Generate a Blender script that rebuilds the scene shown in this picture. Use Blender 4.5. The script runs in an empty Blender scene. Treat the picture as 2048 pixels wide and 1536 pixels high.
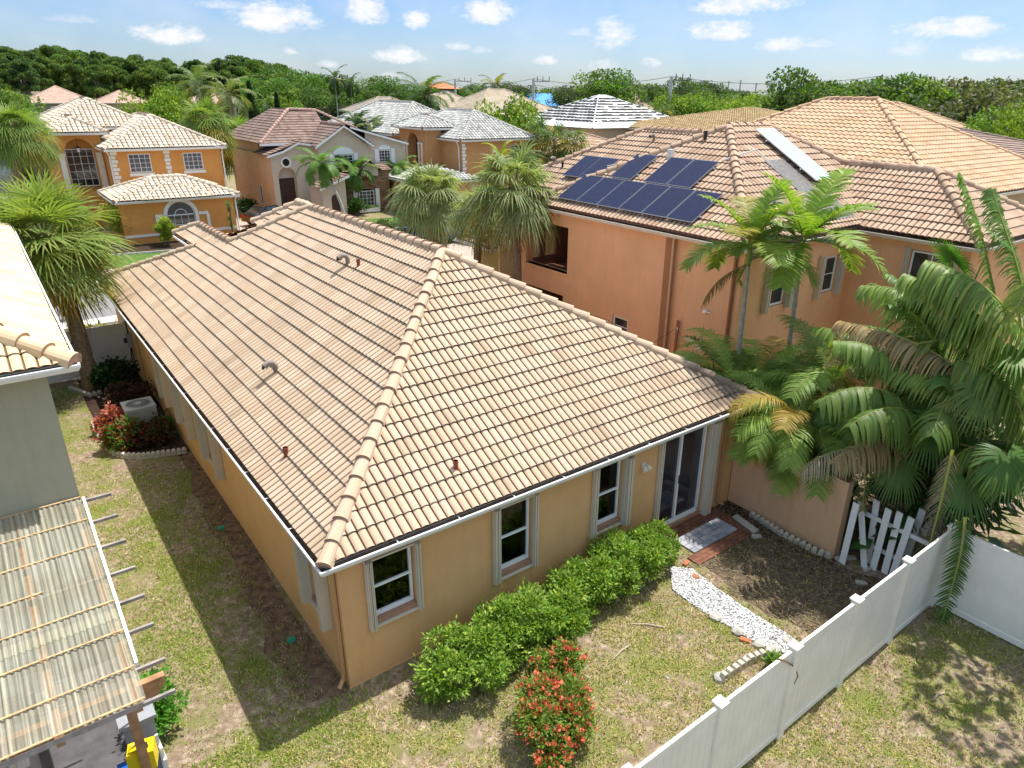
import bpy, bmesh, math, random
import numpy as np
from mathutils import Vector, Matrix
from mathutils.geometry import tessellate_polygon
R=math.radians
scene=bpy.context.scene
col=scene.collection
# ------------------------------------------------------------ camera
FOC=1398.6;PITCH=.39930;YAW=.66777;ROLL=.01729;PX=1075.0;PY=777.5
CAM=np.array([-3.264,-9.369,9.803])
_w=np.array([math.sin(YAW)*math.cos(PITCH),math.cos(YAW)*math.cos(PITCH),-math.sin(PITCH)])
_r=np.array([math.cos(YAW),-math.sin(YAW),0.]);_u=np.cross(_r,_w)
_r,_u=_r*math.cos(ROLL)+_u*math.sin(ROLL),-_r*math.sin(ROLL)+_u*math.cos(ROLL)
cam=bpy.data.cameras.new('camera');co=bpy.data.objects.new('camera',cam);col.objects.link(co)
M=Matrix(((_r[0],_u[0],-_w[0],CAM[0]),(_r[1],_u[1],-_w[1],CAM[1]),(_r[2],_u[2],-_w[2],CAM[2]),(0,0,0,1)))
co.matrix_world=M
cam.sensor_width=36;cam.lens=36*FOC/2048;cam.shift_x=-(PX-1024)/2048;cam.shift_y=(PY-768)/2048
cam.clip_start=.1;cam.clip_end=6000
scene.camera=co
# ------------------------------------------------------------ light
SUN_EL=R(66.5);SUN_AZ=R(1.9)
scene.view_settings.view_transform='Standard';scene.view_settings.look='None'
scene.view_settings.exposure=1.22;scene.view_settings.gamma=1
sd=Vector((math.cos(SUN_EL)*math.cos(SUN_AZ),math.cos(SUN_EL)*math.sin(SUN_AZ),math.sin(SUN_EL)))
sun=bpy.data.lights.new('sun','SUN');sun.energy=2.8;sun.angle=R(.5);sun.color=(1,.965,.9)
so=bpy.data.objects.new('sun',sun);so.rotation_euler=sd.to_track_quat('Z','Y').to_euler();col.objects.link(so)
world=bpy.data.worlds.new('World');scene.world=world;world.use_nodes=True
# geometry helpers: photo ray -> world point on a known plane
def ray(px,py): return _w+_r*(px-PX)/FOC-_u*(py-PY)/FOC
def at_z(px,py,z=0.):
    d=ray(px,py);return CAM+d*((z-CAM[2])/d[2])
def at_x(px,py,x):
    d=ray(px,py);return CAM+d*((x-CAM[0])/d[0])
def at_y(px,py,y):
    d=ray(px,py);return CAM+d*((y-CAM[1])/d[1])
def at_d(px,py,dist):
    d=ray(px,py);return CAM+d*(dist/math.hypot(d[0],d[1]))
def build_world():
    nt=world.node_tree;N=nt.nodes;L=nt.links;N.clear()
    out=N.new('ShaderNodeOutputWorld');bg=N.new('ShaderNodeBackground');L.new(bg.outputs[0],out.inputs[0])
    sky=N.new('ShaderNodeTexSky');sky.sky_type='NISHITA';sky.sun_disc=False
    sky.sun_elevation=SUN_EL;sky.sun_rotation=math.pi/2-SUN_AZ;sky.altitude=0;sky.air_density=1.0;sky.dust_density=.6;sky.ozone_density=1.6
    tc=N.new('ShaderNodeTexCoord')
    def M_(op,a,b=None,c=None):
        n=N.new('ShaderNodeMath');n.operation=op
        for i,v in enumerate((a,b,c)):
            if v is None: continue
            if isinstance(v,(int,float)): n.inputs[i].default_value=v
            else: L.new(v,n.inputs[i])
        return n.outputs[0]
    sp=N.new('ShaderNodeSeparateXYZ');L.new(tc.outputs['Generated'],sp.inputs[0])
    az=M_('ARCTAN2',sp.outputs[0],sp.outputs[1]);el=M_('ARCSINE',sp.outputs[2])
    cb=N.new('ShaderNodeCombineXYZ');L.new(az,cb.inputs[0]);L.new(el,cb.inputs[1])
    def noise(scale,detail,rough,src):
        n=N.new('ShaderNodeTexNoise');n.inputs['Scale'].default_value=scale;n.inputs['Detail'].default_value=detail;n.inputs['Roughness'].default_value=rough
        L.new(src,n.inputs['Vector']);return n
    mp=N.new('ShaderNodeMapping');mp.inputs['Scale'].default_value=(1,1.7,1);L.new(cb.outputs[0],mp.inputs[0])
    n1=noise(26,6,.62,mp.outputs[0]);n2=noise(95,4,.6,mp.outputs[0])
    nz=M_('ADD',M_('MULTIPLY',M_('SUBTRACT',n1.outputs[0],.5),2.6),M_('MULTIPLY',M_('SUBTRACT',n2.outputs[0],.5),1.3))
    # individual clouds: photo centre, half width, half height (px), strength
    CL=[(340,72,68,22,1),(545,42,95,32,1),(735,25,50,30,.95),(832,42,36,22,1),(975,30,66,26,1),(800,112,60,18,1),(915,95,34,10,.6),(1090,122,32,13,.8),
        (1200,135,40,14,.7),(1225,75,52,34,.85),(1305,128,30,12,.8),(1440,66,74,22,1),(1470,15,120,22,1),(1560,92,60,18,.8),(1640,90,34,14,.7),(1895,60,95,22,.9),(1990,112,62,16,.9),(1820,100,60,22,.45),
        (580,103,18,8,.7),(655,130,26,8,.6),(450,12,90,10,.6),(140,40,60,9,.45),(1160,66,36,11,.55),(1330,12,60,10,.4),(520,-25,180,30,.8),(1100,-60,200,40,.8),(1750,-50,180,40,.7),(780,152,30,8,.5),(965,102,28,9,.6)]
    tot=None
    for (cx,cy,hw,hh,s) in CL:
        d=ray(cx,cy);d=d/np.linalg.norm(d);a0=math.atan2(d[0],d[1]);e0=math.asin(d[2])
        k=1/1500.
        dx=M_('MULTIPLY',M_('SUBTRACT',az,a0),1/(hw*k));dy=M_('MULTIPLY',M_('SUBTRACT',el,e0),1/(hh*1.25*k))
        # flatter below, rounder above
        dyn=M_('MULTIPLY',M_('MINIMUM',dy,0.),.7);dy2=M_('ADD',dy,dyn)
        r2=M_('ADD',M_('MULTIPLY',dx,dx),M_('MULTIPLY',dy2,dy2))
        v=M_('MULTIPLY',M_('SUBTRACT',M_('ADD',1.,nz),r2),s)
        tot=v if tot is None else M_('MAXIMUM',tot,v)
    cr=N.new('ShaderNodeMapRange');cr.interpolation_type='SMOOTHSTEP';L.new(tot,cr.inputs[0]);cr.inputs[1].default_value=.0;cr.inputs[2].default_value=1.25
    thin=noise(5,6,.6,mp.outputs[0]);tr=N.new('ShaderNodeMapRange');L.new(thin.outputs[0],tr.inputs[0]);tr.inputs[1].default_value=.42;tr.inputs[2].default_value=.8;tr.inputs[4].default_value=.38
    cov=M_('MAXIMUM',cr.outputs[0],tr.outputs[0])
    up=M_('GREATER_THAN',el,0.);cov=M_('MULTIPLY',cov,up)
    tint=N.new('ShaderNodeMixRGB');tint.blend_type='MULTIPLY';tint.inputs[0].default_value=1;L.new(sky.outputs[0],tint.inputs[1]);tg=N.new('ShaderNodeValToRGB');L.new(M_('MULTIPLY',el,1/1.57),tg.inputs[0]);e_=tg.color_ramp.elements;e_[0].position=0;e_[0].color=SK0;e_[1].position=.45;e_[1].color=SK2;q_=e_.new(.12);q_.color=SK1;L.new(tg.outputs[0],tint.inputs[2])
    mx=N.new('ShaderNodeMixRGB');L.new(cov,mx.inputs[0]);L.new(tint.outputs[0],mx.inputs[1]);mx.inputs[2].default_value=CLOUDCOL
    L.new(mx.outputs[0],bg.inputs[0]);bg.inputs[1].default_value=.13
SK0=(.33,.385,.50,1);SK1=(.30,.375,.52,1);SK2=(1.85,1.52,1.1,1);CLOUDCOL=(3.3,3.33,3.4,1)
build_world()
rng=np.random.default_rng(7);random.seed(7)
# ------------------------------------------------------------ materials
MATS={}
def newmat(name):
    m=bpy.data.materials.new(name);m.use_nodes=True;nt=m.node_tree;nt.nodes.clear()
    out=nt.nodes.new('ShaderNodeOutputMaterial');return m,nt,nt.nodes,nt.links,out
def c4(c): return (c[0],c[1],c[2],1)
def srgb(r,g,b):
    f=lambda v:(v/255/12.92 if v/255<=.04045 else ((v/255+.055)/1.055)**2.4)
    return (f(r),f(g),f(b))
def noise_node(N,L,scale,detail=4,rough=.55,src=None,dist=0):
    n=N.new('ShaderNodeTexNoise');n.inputs['Scale'].default_value=scale;n.inputs['Detail'].default_value=detail;n.inputs['Roughness'].default_value=rough;n.inputs['Distortion'].default_value=dist
    if src: L.new(src,n.inputs['Vector'])
    return n
def ramp(N,L,fac,stops):
    r=N.new('ShaderNodeValToRGB');e=r.color_ramp.elements
    while len(e)<len(stops): e.new(.5)
    for i,(p,c) in enumerate(stops): e[i].position=p;e[i].color=c4(c)
    L.new(fac,r.inputs[0]);return r
def mixc(N,L,fac,a,b,mode='MIX'):
    m=N.new('ShaderNodeMixRGB');m.blend_type=mode
    for i,v in enumerate((fac,a,b)):
        if isinstance(v,(int,float)): m.inputs[i].default_value=v
        elif isinstance(v,tuple): m.inputs[i].default_value=c4(v)
        else: L.new(v,m.inputs[i])
    return m.outputs[0]
def bump(N,L,h,strength,dist,bsdf):
    b=N.new('ShaderNodeBump');b.inputs['Strength'].default_value=strength;b.inputs['Distance'].default_value=dist;L.new(h,b.inputs['Height']);L.new(b.outputs[0],bsdf.inputs['Normal'])
def bsdf(N,L,out,rough=.8,spec=.3,metal=0):
    b=N.new('ShaderNodeBsdfPrincipled');b.inputs['Roughness'].default_value=rough;b.inputs['Specular IOR Level'].default_value=spec;b.inputs['Metallic'].default_value=metal
    L.new(b.outputs[0],out.inputs[0]);return b
def plain(name,c,rough=.7,spec=.3,metal=0,var=.08,scale=3,bmp=.0,bs=60):
    if name in MATS: return MATS[name]
    m,nt,N,L,out=newmat(name);b=bsdf(N,L,out,rough,spec,metal)
    tc=N.new('ShaderNodeTexCoord');n=noise_node(N,L,scale,5,.6,tc.outputs['Object'])
    lo=tuple(x*(1-var) for x in c);hi=tuple(min(x*(1+var),1) for x in c)
    r=ramp(N,L,n.outputs[0],[(.3,lo),(.7,hi)]);L.new(r.outputs[0],b.inputs['Base Color'])
    if bmp: n2=noise_node(N,L,bs,3,.6,tc.outputs['Object']);bump(N,L,n2.outputs[0],bmp,.01,b)
    MATS[name]=m;return m
def stucco(name,c,dirt=(.5,.42,.32)):
    if name in MATS: return MATS[name]
    m,nt,N,L,out=newmat(name);b=bsdf(N,L,out,.92,.15)
    tc=N.new('ShaderNodeTexCoord');n=noise_node(N,L,.8,6,.65,tc.outputs['Object'])
    r=ramp(N,L,n.outputs[0],[(.3,tuple(x*.88 for x in c)),(.7,tuple(min(1,x*1.05) for x in c))])
    mp=N.new('ShaderNodeMapping');mp.inputs['Scale'].default_value=(3,3,.35);L.new(tc.outputs['Object'],mp.inputs[0])
    st=noise_node(N,L,2.2,5,.7,mp.outputs[0]);sr=ramp(N,L,st.outputs[0],[(.50,(0,0,0)),(.78,(.42,.42,.42))])
    cc=mixc(N,L,sr.outputs[0],r.outputs[0],tuple(c[i]*dirt[i]*1.6 for i in range(3)))
    L.new(cc,b.inputs['Base Color'])
    f=noise_node(N,L,90,3,.6,tc.outputs['Object']);bump(N,L,f.outputs[0],.5,.006,b)
    MATS[name]=m;return m
def tilemat(name,a,b_,dirt=(.12,.09,.07),dirtamt=.35,spots=True,stain=None):
    if name in MATS: return MATS[name]
    m,nt,N,L,out=newmat(name);b=bsdf(N,L,out,.85,.2)
    at=N.new('ShaderNodeAttribute');at.attribute_name='rnd'
    r=ramp(N,L,at.outputs['Fac'],[(0,a),(.7,b_),(.89,tuple(a[i]*.88 for i in range(3))),(.95,tuple(a[i]*v for i,v in enumerate((.36,.30,.26)))) ])
    tc=N.new('ShaderNodeTexCoord');n=noise_node(N,L,.55,7,.7,tc.outputs['Object'])
    dr=ramp(N,L,n.outputs[0],[(.5,(0,0,0)),(.75,(dirtamt,)*3)])
    c=mixc(N,L,dr.outputs[0],r.outputs[0],dirt)
    if spots:
        n3=noise_node(N,L,9,6,.75,tc.outputs['Object']);r3=ramp(N,L,n3.outputs[0],[(.55,(0,0,0)),(.8,(.35,.35,.35))])
        c=mixc(N,L,r3.outputs[0],c,tuple(x*.45 for x in a))
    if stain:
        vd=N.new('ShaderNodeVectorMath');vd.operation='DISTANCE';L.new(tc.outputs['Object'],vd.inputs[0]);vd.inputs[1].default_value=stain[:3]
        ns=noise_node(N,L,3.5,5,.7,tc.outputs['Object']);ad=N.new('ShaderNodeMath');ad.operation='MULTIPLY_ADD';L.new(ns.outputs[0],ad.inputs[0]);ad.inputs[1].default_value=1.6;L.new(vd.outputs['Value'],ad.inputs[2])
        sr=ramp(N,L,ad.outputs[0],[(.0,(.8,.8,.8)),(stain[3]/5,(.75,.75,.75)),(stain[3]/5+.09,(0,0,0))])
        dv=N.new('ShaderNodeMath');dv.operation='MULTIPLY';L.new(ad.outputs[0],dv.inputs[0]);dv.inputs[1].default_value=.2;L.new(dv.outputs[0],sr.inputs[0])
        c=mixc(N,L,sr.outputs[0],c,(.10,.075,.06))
    L.new(c,b.inputs['Base Color'])
    f=noise_node(N,L,120,2,.6,tc.outputs['Object']);bump(N,L,f.outputs[0],.3,.004,b)
    MATS[name]=m;return m
def leafmat(name,rough=.5,trans=.35,spec=.4):
    if name in MATS: return MATS[name]
    m,nt,N,L,out=newmat(name)
    at=N.new('ShaderNodeAttribute');at.attribute_name='Col'
    b=N.new('ShaderNodeBsdfPrincipled');b.inputs['Roughness'].default_value=rough;b.inputs['Specular IOR Level'].default_value=spec
    L.new(at.outputs['Color'],b.inputs['Base Color'])
    t=N.new('ShaderNodeBsdfTranslucent');c=mixc(N,L,1.,at.outputs['Color'],(1.25,1.35,.55),'MULTIPLY');L.new(c,t.inputs[0])
    mx=N.new('ShaderNodeMixShader');mx.inputs[0].default_value=trans;L.new(b.outputs[0],mx.inputs[1]);L.new(t.outputs[0],mx.inputs[2]);L.new(mx.outputs[0],out.inputs[0])
    MATS[name]=m;return m
def glass(name='window_glass',tint=(.012,.014,.016),rough=.04):
    if name in MATS: return MATS[name]
    m,nt,N,L,out=newmat(name);b=bsdf(N,L,out,rough,.8)
    tc=N.new('ShaderNodeTexCoord');n=noise_node(N,L,1.3,3,.5,tc.outputs['Object']);r=ramp(N,L,n.outputs[0],[(.35,tint),(.7,tuple(x*2.6 for x in tint))]);L.new(r.outputs[0],b.inputs['Base Color'])
    MATS[name]=m;return m
def seeglass():
    if 'clear_glass' in MATS: return MATS['clear_glass']
    m,nt,N,L,out=newmat('clear_glass')
    g=N.new('ShaderNodeBsdfGlossy');g.inputs['Roughness'].default_value=.02;t=N.new('ShaderNodeBsdfTransparent');t.inputs[0].default_value=(.75,.8,.8,1)
    f=N.new('ShaderNodeFresnel');f.inputs[0].default_value=1.5
    mx=N.new('ShaderNodeMixShader');L.new(f.outputs[0],mx.inputs[0]);L.new(t.outputs[0],mx.inputs[1]);L.new(g.outputs[0],mx.inputs[2]);L.new(mx.outputs[0],out.inputs[0])
    MATS['clear_glass']=m;return m
WHITE=plain('white_vinyl',(.8,.8,.78),.45,.4,var=.04)
GUT=plain('white_metal',(.74,.73,.7),.4,.4,var=.08)
DARK=plain('dark_metal',(.03,.03,.03),.5)
GUTIN=plain('gutter_grime_shade',(.15,.105,.075),.9,var=.4,scale=6)  # trough dirt and the shade inside it, both put into one dark colour
# ------------------------------------------------------------ mesh helpers
class MB:
    def __init__(s): s.v=[];s.f=[];s.m=[]
    def add(s,vs,fs,mi=0):
        o=len(s.v);s.v+=[tuple(map(float,v)) for v in vs];s.f+=[tuple(i+o for i in f) for f in fs];s.m+=[mi]*len(fs);return s
    def box(s,x0,x1,y0,y1,z0,z1,mi=0):
        v=[(x0,y0,z0),(x1,y0,z0),(x1,y1,z0),(x0,y1,z0),(x0,y0,z1),(x1,y0,z1),(x1,y1,z1),(x0,y1,z1)]
        return s.add(v,[(0,3,2,1),(4,5,6,7),(0,1,5,4),(1,2,6,5),(2,3,7,6),(3,0,4,7)],mi)
    def obox(s,O,ax,ay,az,mi=0):   # oriented box: corner + 3 edge vectors
        O,ax,ay,az=(np.array(t,float) for t in (O,ax,ay,az))
        v=[O,O+ax,O+ax+ay,O+ay];v+=[q+az for q in v]
        f=[(0,3,2,1),(4,5,6,7),(0,1,5,4),(1,2,6,5),(2,3,7,6),(3,0,4,7)]
        if np.dot(np.cross(ax,ay),az)<0: f=[t[::-1] for t in f]
        return s.add(v,f,mi)
    def prism(s,poly,ext,mi=0):
        P=[np.array(p,float) for p in poly];e=np.array(ext,float);n=len(P)
        tr=tessellate_polygon([[Vector(p) for p in P]])
        fs=[t for t in tr]+[tuple(i+n for i in t[::-1]) for t in tr]
        nn=sum((np.cross(P[i],P[(i+1)%n]) for i in range(n)),np.zeros(3))
        fs2=[]
        for t in tr:
            a=np.cross(P[t[1]]-P[t[0]],P[t[2]]-P[t[0]]);t=t if a@e<0 else t[::-1]
            fs2+=[tuple(t),tuple(i+n for i in t[::-1])]
        sgn=nn@e>0
        for i in range(n):
            j=(i+1)%n;q=(i,j,j+n,i+n);fs2.append(q if sgn else q[::-1])
        return s.add(P+[p+e for p in P],fs2,mi)
    def tube(s,pts,rad,n=8,mi=0,cap=True):
        pts=[np.array(p,float) for p in pts]
        if isinstance(rad,(int,float)): rad=[rad]*len(pts)
        rings=[];a=None
        for i,p in enumerate(pts):
            t=pts[min(i+1,len(pts)-1)]-pts[max(i-1,0)];t/=np.linalg.norm(t)+1e-9
            if a is None: a=np.cross(t,[0,0,1.]) if abs(t[2])<.9 else np.cross(t,[1.,0,0])
            a=a-t*(a@t);a/=np.linalg.norm(a);b=np.cross(t,a)
            rings.append([p+rad[i]*(a*math.cos(k*2*math.pi/n)+b*math.sin(k*2*math.pi/n)) for k in range(n)])
        vs=[q for r_ in rings for q in r_];fs=[]
        for i in range(len(pts)-1):
            for k in range(n):
                k2=(k+1)%n;fs.append((i*n+k,i*n+k2,(i+1)*n+k2,(i+1)*n+k))
        if cap: fs+=[tuple(range(n))[::-1],tuple((len(pts)-1)*n+k for k in range(n))]
        return s.add(vs,fs,mi)
    def profile(s,path,prof,mi=0,closed=False):
        # extrude a 2D profile (offset outward, z) along straight segments with mitred joints; path = list of (x,y,z)
        P=[np.array(p,float) for p in path];n=len(P);rows=[]
        for i in range(n):
            d0=(P[i]-P[i-1]) if i>0 else (P[1]-P[0]);d1=(P[i+1]-P[i]) if i<n-1 else d0
            d0=d0[:2]/np.linalg.norm(d0[:2]);d1=d1[:2]/np.linalg.norm(d1[:2])
            n0=np.array([d0[1],-d0[0]]);n1=np.array([d1[1],-d1[0]]);m=(n0+n1);m/=max(1e-6,(m@n0))
            rows.append([(P[i][0]+m[0]*a,P[i][1]+m[1]*a,P[i][2]+z) for a,z in prof])
        k=len(prof);fs=[]
        for i in range(n-1):
            for j in range(k-1): fs.append((i*k+j,(i+1)*k+j,(i+1)*k+j+1,i*k+j+1))
        return s.add([q for r_ in rows for q in r_],fs,mi)
    def build(s,name,mats,parent=None,smooth=False):
        me=bpy.data.meshes.new(name);me.from_pydata(s.v,[],s.f)
        if not isinstance(mats,(list,tuple)): mats=[mats]
        for m in mats: me.materials.append(m)
        me.polygons.foreach_set('material_index',s.m)
        if smooth: me.polygons.foreach_set('use_smooth',[True]*len(s.f))
        me.update();return link(name,me,parent)
WO={}
def link(name,me,parent=None):
    o=bpy.data.objects.new(name,me);col.objects.link(o)
    if parent is not None:
        o.parent=parent;wl=WO.get(parent.name,Vector((0,0,0)));o.location=-wl   # children meshes carry world coordinates
        WO[o.name]=Vector((0,0,0))
    return o
def thing(name,label,cat,loc=(0,0,0),group=None,local=False):
    o=bpy.data.objects.new(name,None);col.objects.link(o);o.location=loc;o.empty_display_size=.3
    WO[o.name]=Vector((0,0,0)) if local else Vector(loc)
    o['label']=label;o['category']=cat
    if group:o['group']=group
    return o
def tag(o,label,cat,group=None):
    o['label']=label;o['category']=cat
    if group:o['group']=group
    return o
def struct(o,kind='structure'): o['kind']=kind;return o
def copy_tree(o,loc,rz=0,sc=1,label=None,cat=None,group=None,rot=None):
    c=o.copy();col.objects.link(c);c.location=loc;c.rotation_euler=rot if rot else (0,0,rz);c.scale=(sc,)*3 if isinstance(sc,(int,float)) else sc
    if label:c['label']=label
    if cat:c['category']=cat
    if group:c['group']=group
    for ch in o.children:
        d=ch.copy();col.objects.link(d);d.parent=c
        for g in ch.children:
            e=g.copy();col.objects.link(e);e.parent=d
    return c
def npmesh(name,V,F,mats,colr=None,parent=None,mi=None,smooth=False):
    me=bpy.data.meshes.new(name);V=np.asarray(V,np.float32);F=np.asarray(F,np.int32);k=F.shape[1]
    me.vertices.add(len(V));me.vertices.foreach_set('co',V.ravel());me.loops.add(F.size);me.loops.foreach_set('vertex_index',F.ravel())
    me.polygons.add(len(F));me.polygons.foreach_set('loop_start',np.arange(0,F.size,k,dtype=np.int32));me.polygons.foreach_set('loop_total',np.full(len(F),k,np.int32))
    if mi is not None: me.polygons.foreach_set('material_index',np.asarray(mi,np.int32))
    if smooth: me.polygons.foreach_set('use_smooth',np.ones(len(F),bool))
    if not isinstance(mats,(list,tuple)): mats=[mats]
    for m in mats: me.materials.append(m)
    me.update(calc_edges=True)
    if colr is not None:
        a=me.color_attributes.new('Col','FLOAT_COLOR','POINT');c=np.ones((len(V),4),np.float32);c[:,:3]=colr;a.data.foreach_set('color',c.ravel())
    return link(name,me,parent)
# ------------------------------------------------------------ tiled roofs
def tile_part(poly,org,period,h,course,step,nseg,kind):
    P=np.array(poly,float);n=sum((np.cross(P[i],P[(i+1)%len(P)]) for i in range(len(P))),np.zeros(3));n/=np.linalg.norm(n)
    if n[2]<0:n=-n;P=P[::-1]
    v=np.array([0,0,1.])-n*n[2];v/=np.linalg.norm(v);u=np.cross(v,n);o=np.array(org,float)
    pu=(P-o)@u;pv=(P-o)@v;vmin,vmax=pv.min(),pv.max();du=period/nseg
    def prof(U):
        t=(U/period)%1
        if kind=='barrel': return h*np.abs(np.sin(np.pi*t))**.62
        if kind=='s': return h*np.abs(np.sin(np.pi*t))**.8
        return np.zeros_like(U)
    TT_=np.arange(nseg)/nseg
    if nseg>=6: q_=.10;TT_=np.concatenate([[0,q_],q_+(1-2*q_)*np.arange(1,nseg-2)/(nseg-2),[1-q_]])
    Vs=[];Fs=[];Rn=[];off=0
    for k in range(int(math.floor(vmin/course+1e-6)),int(math.ceil(vmax/course-1e-6))):
        va,vb=max(k*course,vmin),(k+1)*course;us=[]
        for i in range(len(P)):
            a,b=(pu[i],pv[i]),(pu[(i+1)%len(P)],pv[(i+1)%len(P)])
            if va-1e-6<=a[1]<=vb+1e-6: us.append(a[0])
            for vv in (va,vb):
                if (a[1]-vv)*(b[1]-vv)<0: us.append(a[0]+(b[0]-a[0])*(vv-a[1])/(b[1]-a[1]))
        if len(us)<2: continue
        c=np.arange(math.floor(min(us)/du)-1,math.ceil(max(us)/du)+2);U=(np.floor(c/nseg)+TT_[c%nseg])*period;pr=prof(U)
        jit=.004*np.sin(U*1.3+k*2.1)
        for vv,z in ((va+.03,pr-.02),(va+.0,pr+step+jit),(vb+.03,pr+0*U-.002)):
            Vs.append(o+u[None]*U[:,None]+v[None]*(vv+(.004*np.sin(U*.9+k)))[:,None] +n[None]*z[:,None] if kind!='flat' else o+u[None]*U[:,None]+v[None]*vv+n[None]*z[:,None])
        m=len(c);i=np.arange(m-1)
        Fs.append(np.stack([off+i,off+i+1,off+m+i+1,off+m+i],1));Fs.append(np.stack([off+m+i,off+m+i+1,off+2*m+i+1,off+2*m+i],1))
        um=(U[:-1]+U[1:])/2;tid=np.floor(um/(2*period if kind!='s' else period)).astype(int)
        if kind=='flat': tid=np.floor((U[:-1]+du/2)/.33).astype(int)
        rr=((np.sin(tid*12.9898+k*78.233)*43758.5453)%1)*.88
        if nseg>=6:
            gv=(c[:-1]%nseg==0)|(c[:-1]%nseg==nseg-1);rr=np.where(gv,1.,rr)
        Rn+=[np.ones_like(rr),rr];off+=3*m
    V=np.concatenate(Vs);F=np.concatenate(Fs);rn=np.concatenate(Rn)
    me=bpy.data.meshes.new('t');me.from_pydata(V.tolist(),[],F.tolist());a=me.attributes.new('rnd','FLOAT','FACE');a.data.foreach_set('value',rn.astype(np.float32))
    bm=bmesh.new();bm.from_mesh(me);bpy.data.meshes.remove(me)
    for i in range(len(P)):
        a,b=P[i],P[(i+1)%len(P)]
        if abs(pv[i]-vmin)<1e-3 and abs(pv[(i+1)%len(P)]-vmin)<1e-3: continue
        e=b-a;nn=np.cross(e,n);bmesh.ops.bisect_plane(bm,geom=bm.verts[:]+bm.edges[:]+bm.faces[:],plane_co=a.tolist(),plane_no=(nn/np.linalg.norm(nn)).tolist(),clear_outer=True,dist=1e-5)
    return bm
def tile_roof(name,polys,mat,parent=None,period=.17,h=.036,course=.36,step=.03,nseg=6,kind='barrel',orgs=None):
    big=bmesh.new()
    for i,p in enumerate(polys):
        lo=min(p,key=lambda q:q[2]);org=orgs[i] if orgs and orgs[i] is not None else lo
        b=tile_part(p,org,period,h,course,step,nseg,kind);t=bpy.data.meshes.new('t');b.to_mesh(t);b.free();big.from_mesh(t);bpy.data.meshes.remove(t)
    me=bpy.data.meshes.new(name);big.to_mesh(me);big.free();me.materials.append(mat);return link(name,me,parent)
def caps(name,lines,mat,mortar,parent=None,r=.13,L=.42,nseg=8,lift=.05):
    V=[];F=[];MI=[];RN=[]
    for (a,b) in lines:
        a=np.array(a,float);b=np.array(b,float)
        if b[2]<a[2]:a,b=b,a
        D=b-a;T=np.linalg.norm(D);d=D/T;s=np.cross(d,[0,0,1.]);s/=np.linalg.norm(s);w=np.cross(s,d);n=max(1,int(round(T/L)));l=T/n
        for k in range(n):
            p0=a+d*(k*l-.03);p1=a+d*((k+1)*l+.03);r0=r*random.uniform(.98,1.05);r1=r*.84;off=len(V);z0=lift+.035;z1=lift
            sj=s*random.uniform(-.008,.008)
            for (p,rr,z) in ((p0,r0,z0),(p1,r1,z1)):
                for j in range(nseg+1):
                    t=math.pi*j/nseg;V.append(p+sj+s*rr*math.cos(t)+w*(rr*math.sin(t)*.95+z-.04 if 0<j<nseg else -.03))
            for j in range(nseg): F.append((off+j,off+j+1,off+nseg+2+j,off+nseg+1+j));MI.append(0);RN.append(random.random()*.88)
            # mortared low end
            o2=len(V);V.append(p0+d*.012+w*(-.03))
            for j in range(nseg): F.append((off+j+1,off+j,o2,o2));MI.append(1);RN.append(0)
    me=bpy.data.meshes.new(name);me.from_pydata([tuple(v) for v in V],[],[tuple(dict.fromkeys(f)) for f in F])
    me.materials.append(mat);me.materials.append(mortar);me.polygons.foreach_set('material_index',MI)
    at=me.attributes.new('rnd','FLOAT','FACE');at.data.foreach_set('value',np.array(RN,np.float32));me.update();return link(name,me,parent)
MORTAR=plain('roof_mortar',(.42,.27,.19),.9,var=.2,scale=8)
def hip(x0,x1,y0,y1,z,p,apex=None):
    # hip roof faces + cap lines over a rectangle (eave outline)
    w,d=x1-x0,y1-y0
    if w<=d: h=w/2;A=((x0+x1)/2,y0+h,z+p*h);B=((x0+x1)/2,y1-h,z+p*h)
    else: h=d/2;A=(x0+h,(y0+y1)/2,z+p*h);B=(x1-h,(y0+y1)/2,z+p*h)
    a,b,c,e=(x0,y0,z),(x1,y0,z),(x1,y1,z),(x0,y1,z)
    if w<=d: fs=[[a,b,A],[b,c,B,A],[c,e,B],[e,a,A,B]];ln=[(a,A),(b,A),(c,B),(e,B)]
    else: fs=[[a,b,B,A],[b,c,B],[c,e,A,B],[e,a,A]];ln=[(a,A),(e,A),(b,B),(c,B)]
    if abs(w-d)>.1: ln.append((A,B))
    else: fs=[list(dict.fromkeys(f)) for f in fs]
    return [f for f in fs if len(f)>2],ln
def wall(mb,A,B,z0,z1,holes=(),depth=.12,mi=0,top=None,rmi=None):
    # wall seen from the side to the right of A->B when walking; reveals go inward (left side)
    A=np.array(A,float);B=np.array(B,float);L=np.linalg.norm(B-A);d=(B-A)/L;inn=np.array([-d[1],d[0]])
    outer=[(0,z0),(L,z0)]+(top if top else [(L,z1),(0,z1)])
    loops=[outer]+[list(h) for h in holes]
    P3=lambda s,z,k=0:(A[0]+d[0]*s+inn[0]*k,A[1]+d[1]*s+inn[1]*k,z)
    tr=tessellate_polygon([[Vector((s,z,0)) for s,z in l] for l in loops]);flat=[q for l in loops for q in l]
    fs=[]
    for t in tr:
        (a,b),(c,e),(g,h_)=flat[t[0]],flat[t[1]],flat[t[2]];ar=(c-a)*(h_-b)-(e-b)*(g-a);fs.append(tuple(t) if ar>0 else tuple(t[::-1]))
    mb.add([P3(s,z) for s,z in flat],fs,mi)
    for h in holes:
        n=len(h);vs=[P3(s,z) for s,z in h]+[P3(s,z,depth) for s,z in h];mb.add(vs,[(i,(i+1)%n,(i+1)%n+n,i+n) for i in range(n)],mi if rmi is None else rmi)
    return mb
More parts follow.
